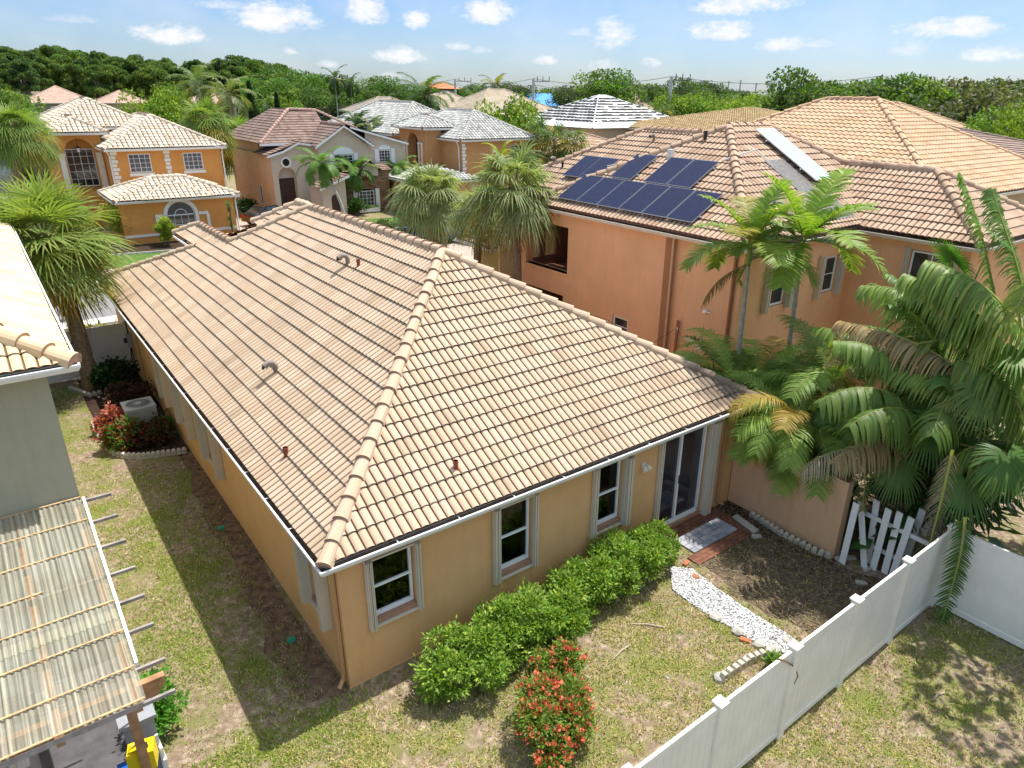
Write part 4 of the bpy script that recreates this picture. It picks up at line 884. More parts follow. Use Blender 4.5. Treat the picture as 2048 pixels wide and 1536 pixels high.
def feather_palm(label,x,y,H,seed,L=2.2,n=11,lean=(0,0),r0=.09,col=(.09,.15,.03),group=None,nl=34,LL=.55,LW=.045,bend=1.9,hang=.4,mat=GBARK,shaft=True,yellow=.1,name='christmas_palm',z=0,el0=1.25,el1=-.1,vee=.3,cat='palm tree',k=3,fwd=.55,ring=.006,inflor=False,azs=None,dead=0):
    r=np.random.default_rng(seed);root=thing(name,label,cat,(x,y,z),group,local=True);palm_trunk(root,H,r0,r0*.75,lean,mat,24,ring)
    top=np.array([lean[0],lean[1],H])
    if shaft: mb=MB();mb.tube([top-np.array([0,0,.05]),top+np.array([0,0,.3]),top+np.array([0,0,.62])],[r0*.85,r0*1.0,r0*.35],10);mb.build('crownshaft',plain('crownshaft_green',(.16,.24,.06),.4),root,True)
    lb=LB();hb=top+np.array([0,0,.5 if shaft else 0])
    for i in range(n):
        t=i/max(1,n-1);az=(azs[i] if azs else i*2.39996+r.uniform(-.25,.25));c=np.array(col)*(1.2-.35*t)
        if r.uniform()<yellow: c=np.array((.30,.27,.05))
        pin_frond(lb,hb,az,el0+(el1-el0)*t+r.uniform(-.1,.1),L*r.uniform(.88,1.08),nl,LL,LW,bend*(.65+.5*t),r,c,hang=hang,k=k,vee=vee,fwd=fwd)
    lb.build('crown',LEAFG,root)
    if dead:
        lb=LB()
        for i in range(dead):
            pin_frond(lb,top,r.uniform(0,6.28),-.5,L*.9,nl,LL*.8,LW*.7,1.0,r,(.30,.20,.10),hang=.9,k=k,vee=0,fwd=fwd,rc=(.3,.2,.1))
        lb.build('dead_fronds',DRYL,root)
    if inflor:
        lb=LB()
        for i in range(60):
            a=r.uniform(0,6.28);e=r.uniform(-.9,-.1);d=np.array([math.cos(a)*math.cos(e),math.sin(a)*math.cos(e),math.sin(e)]);p=top-np.array([0,0,.05]);q=p+d*r.uniform(.25,.5);lb.tube([p,(p+q)/2+np.array([0,0,.05]),q],[.006,.005,.003],np.array((.45,.42,.2)),3)
        lb.build('flower_spray',LEAF,root)
    return root
# ============================================================ NEAR PLANTS
b0=at_z(185,782)
# double cabbage palm at the left
lp=sabal('big shaggy palm with a forked brown trunk standing by the white gate between the houses',b0[0],b0[1],5.4,11,cr=2.2,lean=(-.25,.3),n=58,r0=.21,nb=32,dead=9,col=(.22,.285,.07),droop=.35,yellow=.12,w=.055,sag=.2)
palm_trunk(lp,4.6,.17,.15,(-.15,.9),PBARK,nm='second_trunk',base=(.15,.25,0))
r9=np.random.default_rng(91)
lb=LB()
for i in range(26):
    t=i/26;az=i*2.4;fan_frond(lb,np.array([-.05,1.1,4.7]),az,1.2-1.9*t,1.0,1.3,26,np.array((.24,.28,.065))*(1.1-.2*t),.55,r9,sag=.4)
lb.build('second_crown',LEAF,lp)
# hedge along the rear wall
for i,(x,y,R_,H_,l_) in enumerate(((1.75,-1.1,.95,1.0,'glossy green hedge bush nearest the house corner'),(2.8,-.95,.78,1.25,'glossy green hedge bush between the corner window and the second window'),(3.75,-1.1,.92,1.0,'glossy green hedge bush under the second rear window'),(4.75,-.85,.78,1.25,'glossy green hedge bush in front of the blank wall between the two rear windows'),(5.8,-.9,.92,1.3,'tallest green hedge bush under the narrow rear window with curtains'),(6.85,-.8,.72,1.15,'green hedge bush at the right end next to the paver patio'))):
    shrub('hedge_bush',l_,x,y,R_,H_,.09,9500,(.16,.28,.035),30+i,group='hedge bushes along the rear wall',nc=(26,32,24,30,30,20)[i],ell=(1.05,.85),cl=(.17,.33),leafw=.40,col2=(.34,.44,.07))
shrub('ixora_bush','larger ixora bush covered with coral red flowers on the dry lawn',2.2,-3.0,.82,.82,.07,9000,(.17,.26,.04),50,nc=22,fl=((.62,.15,.085),330,.11,9),leafw=.5)
shrub('ixora_bush','smaller ixora bush with coral red flowers close to the hedge',2.95,-2.2,.5,.85,.07,4500,(.17,.26,.04),51,nc=14,fl=((.62,.15,.085),120,.10,9),leafw=.5)
# planting bed
shrub('croton_bush','green and red croton bush at the outer edge of the air conditioner bed',-1.55,12.5,.55,.85,.13,3000,(.10,.19,.035),60,col2=(.42,.05,.05),nc=14)
shrub('croton_bush','low pinkish red leaved bush behind the green croton in the bed',-1.55,13.8,.45,.8,.13,1600,(.36,.09,.07),61,col2=(.55,.22,.16),nc=10)
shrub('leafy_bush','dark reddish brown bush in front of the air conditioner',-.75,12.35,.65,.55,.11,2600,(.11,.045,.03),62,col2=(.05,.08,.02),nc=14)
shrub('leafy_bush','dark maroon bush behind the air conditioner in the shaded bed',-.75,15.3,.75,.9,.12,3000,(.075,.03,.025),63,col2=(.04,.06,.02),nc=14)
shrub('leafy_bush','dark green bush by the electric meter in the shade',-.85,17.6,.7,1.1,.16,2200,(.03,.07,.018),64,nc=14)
shrub('leafy_bush','small bright green sprig beside the air conditioner',-.35,12.9,.28,.7,.10,600,(.10,.26,.03),65,nc=6)
shrub('leafy_bush','yellow green bush beyond the white gate by the driveway',-.55,22.2,.9,1.2,.18,2200,(.25,.28,.05),66,col2=(.45,.22,.06),nc=14)
q=at_z(318,1470,.0);shrub('vine','green leafy vine growing over the white pickets by the yellow canister',q[0]+.1,q[1]+.1,.55,1.15,.10,1500,(.10,.26,.03),67,cat='vine',nc=14,ell=(.6,1.3))
q=at_z(1548,1335,.0);shrub('leafy_weed','small bright green weed against the vinyl fence',q[0],q[1],.2,.35,.09,500,(.14,.27,.04),68,cat='plant',nc=6)
# palms right of the house -------------------------------------------------
P_A=at_x(1603,640,12.3);P_B=at_x(1500,600,12.1)
feather_palm('taller slender palm with ringed grey trunk in front of the peach house windows',13.75,.8,5.85,70,L=2.1,n=15,r0=.075,nl=42,LL=.68,LW=.075,bend=1.35,hang=.22,lean=(-.25,.0),col=(.21,.31,.045),yellow=.1,inflor=True)
feather_palm('slender palm with sparse upright fronds at the corner of the peach house',12.55,1.6,5.75,71,L=1.9,n=12,r0=.07,nl=40,LL=.6,LW=.07,bend=1.3,hang=.25,lean=(-.15,-.0),col=(.21,.30,.045),yellow=.3,dead=1)
# areca clumps behind the garden wall
def areca(label,x,y,seed,n=26,L=2.0,H=1.6,col=(.13,.22,.04),LL=.5,stems=7,zlo=0,spread=.5):
    r=np.random.default_rng(seed);root=thing('areca_palm',label,'palm tree',(x,y,0),'areca palms behind the garden wall',local=True);lb=LB();st=MB()
    for i in range(n):
        k=i%stems;a0=k*6.28/stems+.3;bx,by=math.cos(a0)*spread*.6,math.sin(a0)*spread*.6;hh=H*(.55+.45*((k*37)%7)/6);tp=np.array([bx*1.8,by*1.8,hh])
        if i<stems: st.tube([(bx*.6,by*.6,0),(bx*1.2,by*1.2,hh*.6),tuple(tp)],[.05,.045,.035],8)
        az=r.uniform(0,6.28) if i>=stems else a0+r.uniform(-.4,.4);el=r.uniform(.35,1.3);c=np.array(col)*r.uniform(.7,1.25)
        if r.uniform()<.12: c=np.array((.40,.28,.06))
        pin_frond(lb,tp,az,el,L*r.uniform(.75,1.1),56,LL*1.1,.034,r.uniform(1.3,2.2),r,c,hang=.45,vee=.35,fwd=.6,rc=(.35,.33,.08),rr=.018)
    st.build('stem',plain('cane_green',(.26,.27,.13),.6,var=.3,scale=5),root,True);lb.build('fronds',LEAFG,root);return root
areca('feathery areca palm clump touching the corner of the tiled roof',11.75,.75,80,H=2.9,n=46,L=2.2,col=(.23,.34,.06))
areca('feathery areca palm clump leaning over the near end of the garden wall',11.7,-1.3,81,H=2.7,n=46,L=2.2,col=(.21,.32,.06))
areca('low dark areca palm clump against the peach house wall',12.9,1.6,82,H=2.6,n=34,col=(.06,.12,.03))
areca('areca palm clump between the garden wall and the big palms',12.9,-1.4,83,H=3.3,n=44,L=2.3,col=(.19,.30,.055))
# big mixed palms at the right edge
r5=np.random.default_rng(55)
tp=thing('travellers_palm','huge tattered broad leaved palm filling the right edge above the fence','palm tree',(12.6,-3.9,0),local=True)
st=MB();
for dx,dy in ((0,0),(.35,.3),(-.3,.25)): st.tube([(dx,dy,0),(dx*1.2,dy*1.2,1.4),(dx*1.6,dy*1.6,2.7)],[.17,.15,.12],10)
st.build('trunk',PBARK,tp,True)
def big(lb,base,target,L,bend,col,LL=.75,LW=.10,hang=.95,nl=46,vee=.1,twist=0,el=.9,k=4,keep=.95,rc=(.35,.38,.10)):
    d=np.array(target)-np.array(base);az=math.atan2(d[1],d[0]);pin_frond(lb,np.array(base,float),az,el,L,nl,LL,LW,bend,r5,col,hang=hang,k=k,vee=vee,fwd=.35,rc=rc,rr=.035,t0=.2,twist=twist,keep=keep)
BLADE={}
def tattered(name,base,az,el,L,bend,LL,LW,col,hang,twist=0,mat=None,nl=42,vee=.05,keep=.97,t0=.2,fwd=.3,rc=(.40,.42,.12),k=4,lab=None):
    lb=LB();pin_frond(lb,np.array(base,float),az,el,L,nl,LL,LW,bend,r5,col,hang=hang,k=k,vee=vee,fwd=fwd,rc=rc,rr=.03,t0=t0,twist=twist,keep=keep,taper=.5);o=lb.build(name,mat or LEAFG,tp)
    if lab:o['label']=lab
    return o
# az measured in world; camera looks along about 52 degrees, so 180+ degrees sweeps left in the picture
G1=(.12,.19,.04);G2=(.16,.25,.05);DRY=(.42,.31,.19)
tattered('frond',(-.2,.1,2.6),R(158),1.05,3.9,1.75,.75,.12,G1,1.5)
tattered('frond',(-.2,.0,2.6),R(170),.95,3.6,1.6,.8,.12,G1,1.6)
tattered('frond',(0,.1,2.7),R(140),1.25,3.8,1.5,.7,.12,G2,1.3)
tattered('frond',(.1,.2,2.7),R(110),1.1,3.8,1.3,.7,.11,G2,1.1)
tattered('frond',(.1,0,2.7),R(195),1.1,3.2,1.9,.8,.12,G1,1.6)
tattered('frond',(.1,.2,2.8),R(70),1.25,4.1,1.2,.7,.11,G2,.9)
tattered('frond',(0,-.2,2.6),R(225),.9,2.9,2.0,.75,.12,G1,1.5)
tattered('frond',(0,-.2,2.6),R(260),.8,2.8,1.9,.75,.12,G1,1.4)
tattered('frond',(.2,0,2.8),R(20),1.0,3.5,1.5,.75,.11,G2,1.2)
tattered('frond',(.2,0,2.8),R(320),.9,3.2,1.7,.75,.11,G1,1.3)
tattered('frond',(0,0,2.8),R(150),1.45,3.4,.9,.6,.10,(.15,.24,.05),.5)
tattered('frond',(-.2,.1,2.3),R(165),.7,3.1,1.5,.7,.07,(.36,.25,.12),1.7,mat=DRYL,lab='tattered brown and orange drying frond')
tattered('frond',(-.2,.1,2.2),R(150),.5,3.2,1.4,.6,.05,(.45,.36,.26),1.6,mat=DRYL,lab='pale dry shredded frond')
# hanging green frond and hanging dead frond in front of the fence
def hanging(px1,py1,px0,py0,x,LL,LW,col,mat,lab,nl=34,hang=.2,fw=.45):
    A=at_x(px0,py0,x);B_=at_x(px1,py1,x);v=B_-A;L=np.linalg.norm(v);az=math.atan2(v[1],v[0]);el=math.asin(v[2]/L);lb=LB();pin_frond(lb,A-np.array([12.6,-3.9,0]),az,el,L,nl,LL,LW,.12,r5,col,hang=hang,k=3,vee=0,fwd=fw,rc=(.40,.42,.10) if mat is LEAFG else DRY,rr=.02,t0=.05,taper=.5);o=lb.build('frond',mat,tp);o['label']=lab
def frond_path(pts,x0,x1,LL,LW,col,mat=None,hang=1.2,nl=95,side=None,lab=None,vee=.1,fwd=.35,rc=(.40,.42,.12),k=4,wid=None,seed=0,both=1.,keep=.97,tap=.5):
    # rachis through photo points laid at depths x0..x1, broad leaflets hanging off both sides
    n=len(pts);W=np.array([at_x(px,py,x0+(x1-x0)*i/(n-1)) for i,(px,py) in enumerate(pts)])-np.array([12.6,-3.9,0]);S=[]
    for i in range(n-1):
        p0=W[max(i-1,0)];p1=W[i];p2=W[i+1];p3=W[min(i+2,n-1)]
        for t in np.linspace(0,1,6)[:-1]: S.append(.5*((2*p1)+(-p0+p2)*t+(2*p0-5*p1+4*p2-p3)*t*t+(-p0+3*p1-3*p2+p3)*t**3))
    S.append(W[-1]);S=np.array(S);m=len(S);lb=LB();lb.tube(S,[.035*(1-.85*i/m) for i in range(m)],np.array(rc),5)
    for sg in (-1,1):
        t=np.linspace(.04,1,nl);t=t[r5.uniform(size=nl)<keep];x=t*(m-1);i=np.minimum(x.astype(int),m-2);fr=(x-i)[:,None];P_=S[i]*(1-fr)+S[i+1]*fr;F_=nrm(S[i+1]-S[i]);sd_=nrm(np.cross(F_,[0,0,1.])+1e-6) if side is None else np.tile(nrm(np.array(side,float)),(len(t),1));up=np.cross(sd_,F_)
        D=nrm(sd_*sg*both+F_*fwd+up*(vee+r5.uniform(-.15,.15,(len(t),1))));ll=LL*np.sin(np.pi*(.15+.78*t))**.5*r5.uniform(.8,1.1,len(t));Wd=nrm(F_+randdir(len(t),r5)*.25)
        lb.strips(P_,D,Wd,ll,np.full(len(t),LW*.62),colvar(col,len(t),.28,.15,r5),hang*r5.uniform(.7,1.3,len(t)),k=k,w0=.8,taper=tap)
    o=lb.build('frond',mat or LEAFG,tp)
    if lab:o['label']=lab
G3=(.22,.31,.07);G1=(.16,.235,.05);G2=(.22,.31,.06)
frond_path([(2070,690),(1981,585),(1907,538),(1855,522)],12.0,11.6,.85,.13,G3,hang=1.5)
frond_path([(2060,760),(1985,660),(1905,590),(1812,548)],12.2,11.7,.85,.13,G2,hang=1.6)
frond_path([(1960,740),(1900,655),(1844,612),(1790,578),(1726,571)],12.5,12.0,.7,.11,G3,hang=1.6)
frond_path([(1960,780),(1880,712),(1776,665),(1679,642)],11.9,11.5,.75,.09,(.36,.26,.13),DRYL,hang=1.5,lab='drying frond with brown and orange leaflets sweeping left')
frond_path([(1990,600),(1965,480),(1940,400),(1922,350)],13.0,12.7,.62,.10,(.19,.30,.05),hang=.7,fwd=.7,lab='upright bright green frond against the far roof')
frond_path([(2060,640),(2030,520),(2000,430),(1985,380)],13.2,13.4,.6,.09,(.15,.25,.05),hang=.9,fwd=.7)
frond_path([(1970,800),(1900,770),(1830,742),(1770,735)],11.7,11.4,.6,.09,G2,hang=1.0)
frond_path([(2060,820),(2010,700),(1950,640),(1890,640)],12.6,12.0,.8,.13,G1,hang=1.6)
frond_path([(2070,900),(2030,800),(1980,740),(1920,720)],12.0,11.4,.85,.13,G1,hang=1.6)
frond_path([(1980,880),(1900,820),(1800,780),(1700,790)],12.1,11.7,.7,.08,G2,hang=1.1)
frond_path([(1940,900),(1880,860),(1800,850),(1740,900)],12.0,11.4,.55,.06,(.22,.24,.07),hang=1.0)
frond_path([(1850,760),(1780,700),(1700,690),(1640,740)],12.3,11.9,.6,.05,(.36,.29,.18),DRYL,hang=1.2,lab='pale dry frond over the areca palms')
frond_path([(2070,960),(2000,900),(1930,900),(1880,960)],11.6,11.0,.6,.09,G1,hang=1.3)
CR=(math.cos(YAW),-math.sin(YAW),0)
frond_path([(1930,1035),(1922,1100),(1905,1170),(1885,1240)],10.3,10.15,.34,.10,(.07,.14,.035),hang=.25,nl=44,side=CR,fwd=.5,lab='dark green frond hanging straight down in front of the fence corner')
frond_path([(1905,900),(1885,990),(1862,1080),(1845,1170)],10.45,10.3,.40,.03,(.46,.36,.27),DRYL,hang=.7,nl=60,side=CR,fwd=.6,lab='dead pinkish brown frond hanging in front of the fence')
frond_path([(1700,800),(1720,880),(1730,950),(1725,1020)],10.9,10.7,.36,.045,(.26,.27,.09),hang=.7,nl=60,side=CR,fwd=.6)
frond_path([(1640,860),(1655,920),(1650,970),(1640,1020)],11.0,10.7,.26,.04,(.24,.28,.07),hang=.6,nl=50,side=CR,fwd=.6)
frond_path([(1960,700),(1930,780),(1860,820),(1800,900)],11.6,11.0,.6,.06,(.28,.31,.08),hang=1.3)
frond_path([(1880,680),(1800,700),(1740,760),(1710,840)],11.8,11.2,.55,.05,(.25,.31,.07),hang=1.2)
frond_path([(2060,560),(2030,620),(1960,690),(1900,780)],12.0,11.4,.7,.09,(.26,.33,.07),hang=1.3)
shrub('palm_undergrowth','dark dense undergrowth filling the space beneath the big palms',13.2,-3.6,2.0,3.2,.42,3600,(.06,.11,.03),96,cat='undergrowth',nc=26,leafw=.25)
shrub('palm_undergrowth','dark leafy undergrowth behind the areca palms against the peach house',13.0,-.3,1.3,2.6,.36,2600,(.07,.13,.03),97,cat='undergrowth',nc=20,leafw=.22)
# fan palm
fp=thing('fan_palm','fan palm with large pleated round leaves among the palms at the right edge','palm tree',(12.0,-3.2,0),local=True)
palm_trunk(fp,2.6,.13,.1,(.3,-.1),PBARK);lb=LB()
def fan_at(px,py,x,BL,az,el,col=(.11,.2,.04),droop=.5,nb=46,rot=0):
    H=at_x(px,py,x)-np.array([12.0,-3.2,0]);f=np.array([math.cos(az)*math.cos(el),math.sin(az)*math.cos(el),math.sin(el)]);base=np.array([.3,-.1,2.6]);
    lb.tube([base,(base+H)/2+np.array([0,0,.15]),H],[.025,.02,.015],np.array((.42,.36,.12)),5)
    s,u=perp(f,rot);th=np.linspace(-2.6,2.6,nb);D=nrm(np.cos(th)[:,None]*f+np.sin(th)[:,None]*s+u*.1);L=BL*(1-.2*np.abs(th/2.6)**2)*r5.uniform(.93,1.05,nb);C=colvar(col,nb,.14,.08,r5);S=nrm(np.cross(D,u))
    lb.strips(np.repeat(H[None],nb,0),D,S,L,np.full(nb,BL*.085),C,droop*r5.uniform(.8,1.2,nb),k=5,w0=.15)
fan_at(1862,850,11.3,.85,R(215),-.9,(.10,.19,.04),.5)
fan_at(1975,775,11.4,.85,R(225),-1.0,(.13,.2,.05),.55)
fan_at(2015,915,10.8,.8,R(230),-.7,(.09,.18,.04),.45)
fan_at(1780,800,11.6,.85,R(200),-.6,(.15,.22,.05),.7)
fan_at(1905,520,12.3,.75,R(150),.9,(.08,.20,.03),.15)
fan_at(1990,470,12.2,.85,R(120),.6,(.10,.22,.03),.2)
fan_at(2035,700,12.0,.85,R(200),-.2,(.14,.26,.04),.4)
fan_at(1830,600,12.2,.7,R(170),.3,(.16,.24,.05),.5)
fan_at(1720,850,11.3,.7,R(215),-.9,(.15,.24,.05),.7)
fan_at(1800,930,11.1,.75,R(220),-1.0,(.14,.23,.05),.6)
fan_at(1930,960,10.9,.8,R(225),-1.0,(.12,.21,.05),.55)
fan_at(1660,830,11.5,.6,R(210),-.7,(.16,.26,.06),.7)
fan_at(1600,790,12.2,.5,R(200),.2,(.14,.26,.04),.4)
lb.build('crown',LEAFG,fp)
# curled dry fan over the neighbour roof + upright front fronds
feather_palm('tall palm with an upright green frond against the far tan roofs',13.6,-3.3,3.9,90,L=2.9,n=9,r0=.1,nl=60,LL=.7,LW=.075,bend=1.5,hang=.8,shaft=False,col=(.10,.19,.035),azs=[R(a) for a in (120,160,60,200,90,240,300,20,140)],name='coconut_palm',dead=2)
# philodendron like big leaves at the fence corner
lb=LB();root=thing('elephant_ear','dark big leaved plants in the shade behind the fence corner','plant',(11.9,-4.6,0),local=True)
for i in range(34):
    a=r5.uniform(0,6.28);e=r5.uniform(.2,1.2);L_=r5.uniform(.8,1.6);p=np.array([math.cos(a)*math.cos(e)*L_,math.sin(a)*math.cos(e)*L_,math.sin(e)*L_]);lb.tube([np.array([0,0,.1]),p*.6+np.array([0,0,.15]),p],[.018,.014,.01],np.array((.12,.2,.05)),4)
    d=nrm(np.array([math.cos(a),math.sin(a),-.5]));s=np.array([-d[1],d[0],0]);s=s/np.linalg.norm(s);c=colvar((.06,.13,.03),1,.2,.1,r5)
    for sg in (-1,1): lb.quads(np.array([[p-d*.12,p+s*sg*.24+d*.05,p+d*.5,p+d*.02]]),c)
lb.build('leaves',LEAFG,root)
shrub('ground_fern','low fern like plants at the foot of the garden wall under the palms',11.6,-.3,.8,1.0,.25,900,(.06,.12,.03),95,cat='plant',nc=12,leafw=.12)
# ============================================================ LAWN BLADES
def grass_blades():
    def region(x0,x1,y0,y1,den):
        n=int((x1-x0)*(y1-y0)*den);return np.stack([rng.uniform(x0,x1,n),rng.uniform(y0,y1,n)],1)
    Q=np.concatenate([region(-3.02,-.05,-1.6,8,1300),region(-3.02,-.05,8,19,600),region(-3.6,7.6,-8,0,1300),region(7.6,10.5,-5.1,-1.1,650),region(7.6,13.5,-12,-5.3,1000)])
    x,y=Q[:,0],Q[:,1]
    def vn(s,seed,oct=3):
        o=0;a=1;t=0
        for k in range(oct):
            r=np.random.default_rng(seed+k);G=r.uniform(0,1,(64,64));u=(x*s*2**k)%63;v=(y*s*2**k)%63;i=u.astype(int);j=v.astype(int);fu,fv=u-i,v-j;fu=fu*fu*(3-2*fu);fv=fv*fv*(3-2*fv)
            o=o+a*((G[i,j]*(1-fu)+G[i+1,j]*fu)*(1-fv)+(G[i,j+1]*(1-fu)+G[i+1,j+1]*fu)*fv);t+=a;a*=.5
        return o/t
    big_=vn(.9,1);sm=vn(3.5,9)
    den=np.clip((big_*.6+sm*.6-.38)*3.2,.05,1)
    near=(x>-1.05)&(y>-.1);den=np.where(near,den*np.clip((-x-.1)/1.1,.05,.7),den)
    sand=(x<-1.9)&(y>-1)&(y<17);den=np.where(sand,den*np.clip((x+3.1)/1.2*.6+.3+.35*(big_-.4),.15,1),den)
    dirt=(x>7.5)&(y>-5.2);den=np.where(dirt,den*.35,den);bed=(y>11)&(x>-1.95+.0*y);den=np.where(bed,0,den);bed2=(x>.2)&(y>-.9)&(x<7.6)&(y<.0);den=np.where(bed2,den*.3,den)
    inh=(x>0)&(y>-.05);den=np.where(inh,0,den)
    gp=[at_z(*q)[:2] for q in ((1340,1135),(1385,1140),(1430,1175),(1500,1225),(1590,1280),(1575,1310),(1515,1290),(1450,1250),(1390,1215),(1345,1180))];den=np.where(in_poly(Q,gp),0,den)
    den=np.where((x<-3.1)&(y>-4.5),0,den)
    k=rng.uniform(size=len(Q))<den;Q=Q[k];x,y=Q[:,0],Q[:,1];big_=big_[k];sm=sm[k];n=len(Q)
    a=rng.uniform(0,6.28,n);l=rng.uniform(.03,.085,n);t=rng.uniform(.3,1.3,n);w=rng.uniform(.006,.013,n);c,s_=np.cos(a),np.sin(a)
    B_=np.stack([x,y,np.full(n,.003)],1);side=np.stack([-s_,c,0*c],1)*w[:,None];tip=B_+np.stack([c*np.sin(t)*l,s_*np.sin(t)*l,np.cos(t)*l+.01],1)
    V=np.stack([B_-side,B_+side,tip],1);F=np.arange(3*n).reshape(n,3)
    dry=rng.uniform(size=n)<np.clip(.40+.9*(sm-.5)+.22*((y<-.5)&(x<7)),.05,.9);lush=((x<0)&(y>-1));dry=np.where(lush,dry&(rng.uniform(size=n)<.6),dry)
    C=np.where(dry[:,None],np.array([[.62,.52,.27]]),np.array([[.27,.37,.05]]))*(1+rng.uniform(-.45,.35,(n,1)))
    o=npmesh('lawn_grass',V.reshape(-1,3),F,LEAF,np.repeat(C,3,0));tag(o,'patchy sparse grass of the yards, green and straw coloured','grass');o['kind']='stuff';print('blades',n)
grass_blades()
# dead leaves and litter in the shady corner
def litter():
    n=2600;Q=np.stack([rng.uniform(7.4,10.5,n),rng.uniform(-5.1,-.9,n)],1);Q=np.concatenate([Q,np.stack([rng.uniform(-1,-.05,1500),rng.uniform(-.2,17,1500)],1),np.stack([rng.uniform(7.6,13,1500),rng.uniform(-10,-5.3,1500)],1),np.stack([rng.uniform(9.9,10.5,700),rng.uniform(-3.1,-.05,700)],1)])
    n=len(Q);P=np.column_stack([Q,rng.uniform(.01,.03,n)]);a=rng.uniform(0,6.28,n);D=np.stack([np.cos(a),np.sin(a),rng.uniform(-.05,.2,n)],1);S=np.stack([-np.sin(a),np.cos(a),rng.uniform(-.3,.3,n)],1);L=rng.uniform(.03,.16,n);lb=LB();lb.leaves(P,D,S,L,np.minimum(L*.4,.02),colvar((.27,.20,.13),n,.5,.15),0);o=lb.build('leaf_litter',DRYL);tag(o,'dry leaf litter and twigs scattered on the bare dirt','litter');o['kind']='stuff'
litter()

tr_=make_tree('leafy_tree','open crowned leafy tree just beyond the right edge, casting dappled shade over the grass','tree',seed=21,H=9.5,R=4.2,crown0=.42,nc=34,leaf=.30,N=20000,col=(.09,.15,.03),trunk=.18);tr_.location=(15.2,-9.2,0)
tr2=copy_tree(tr_,(14.0,-13.0,0),2.,(1,1,1),'second open crowned leafy tree beyond the right edge, nearer the viewer','tree')
# ============================================================ NEIGHBOUR HOUSES
def hole_rect(y0,y1,z0,z1,A): return [(A-y1,z0),(A-y0,z0),(A-y0,z1),(A-y1,z1)]
def roofset(par,rects,mat,capr=.15,kind='barrel',**k):
    polys=[];lines=[]
    for (x0,x1,y0,y1,z,p) in rects:
        f,l=hip(x0,x1,y0,y1,z,p);polys+=f;lines+=l
    r_=tile_roof('roof',polys,mat,par,kind=kind,**k);caps('ridge_caps',lines,mat,MORTAR,r_,r=capr);return r_
def eaves(par,rects,mat=GUT,h=.16,spl=True):
    mb=MB()
    for (x0,x1,y0,y1,z,p) in rects:
        for (a,b) in (((x0,y1),(x0,y0)),((x0,y0),(x1,y0)),((x1,y0),(x1,y1))):
            mb.profile([(a[0],a[1],z),(b[0],b[1],z)],[(-.02,-h),(.07,-h),(.12,-h*.3),(.12,-.01),(.10,-.01)])
        mb.box(x0+.02,x1-.02,y0+.02,y1-.02,z-h-.02,z-h)
    return mb.build('fascia',mat,par)
# ---- solar house
W_SOLAR=stucco('stucco_peach_orange',(.82,.45,.24));T_SOL=tilemat('tile_terracotta_blend',(.40,.265,.18),(.52,.375,.265),dirtamt=.35)
so_=thing('solar_house','two storey peach orange stucco house with dark blue solar panels on its tiled roof','house',(19,8,0))
mb=MB();A=13.9
wall(mb,(A,13.75),(A,2.8),0,5.75,[hole_rect(10.7,13.3,3.45,5.2,13.75),hole_rect(10.9,13.3,.1,2.55,13.75),hole_rect(7.3,8.1,1.75,2.5,13.75)],.35)
wall(mb,(A,2.8),(19.8,2.8),0,5.75,[rect(1.35,2.35,3.75,5.0),rect(4.2,5.2,3.75,5.0)],.15)
wall(mb,(19.8,2.8),(19.8,-.95),0,5.75,[rect(2.0,3.3,4.4,5.45)],.15);wall(mb,(19.8,-.95),(25.2,-.95),0,5.75);wall(mb,(25.2,-.95),(25.2,12),0,5.75)
wall(mb,(17.3,18.4),(17.3,12.6),0,5.75);mb.build('wall',W_SOLAR,so_)
mb=MB();W2=stucco('porch_brown',(.26,.13,.08));mb.box(A+.36,16.6,10.4,13.6,3.05,3.12);mb.box(16.7,16.8,10.35,13.7,0,5.7);mb.box(A+.36,16.6,10.4,13.6,5.6,5.7)
wall(mb,(A+.3,13.65),(16.7,13.65),0,5.6,[arch(.12,.70,3.47,4.27),arch(.98,1.56,3.5,4.27)],.14);mb.build('porch',W2,so_)
mb=MB();mb.box(14.2,16.9,15.6,15.7,0,5.6);mb.build('porch_back_wall',stucco('stucco_olive_sunlit',(.80,.60,.32)),so_)  # olive wall behind the arches, sunlit brightness put into its colour
mb=MB();mb.box(A-.03,A+.25,10.62,13.4,3.36,3.45);mb.build('sill',W_SOLAR,so_)
R1=(13.66,24,2.55,12.85,5.9,.56);R2=(19.55,25.6,-1.25,9,5.9,.56);R3=(17,25.9,8,18.75,5.9,.56)
p=.56;z=5.9;ap=(18.81,7.7,z+p*5.15);rd=(21.0,7.6,z+p*5.15);vt=(22.55,5.25,z+p*3.02);wa=(22.55,1.75,z+p*3.02);inn=(19.55,2.55,z)
po=[[(13.66,2.55,z),ap,(13.66,12.85,z)],[(13.66,2.55,z),inn,rd,ap],
 [inn,(19.55,-1.25,z),wa,vt],[(19.55,-1.25,z),(25.55,-1.25,z),wa],[(25.55,-1.25,z),(25.55,9,z),vt,wa],[ap,rd,(24,12.85,z),(13.66,12.85,z)]]
po[1]=[(13.66,2.55,z),inn,vt,rd,ap]
r_=tile_roof('roof',po,T_SOL,so_,period=.2,h=.05,course=.37,step=.035,orgs=[(13.66,2.55,z),(13.66,2.55,z),(19.55,-1.25,z),None,None,None])
f3,l3=hip(17,25.9,10.2,18.75,5.9,.56)
caps('ridge_caps',[((13.66,2.55,z),ap),((13.66,12.85,z),ap),(ap,rd),(vt,rd),(vt,wa),((19.55,-1.25,z),wa),((25.55,-1.25,z),wa)],T_SOL,MORTAR,r_,r=.16,L=.42)
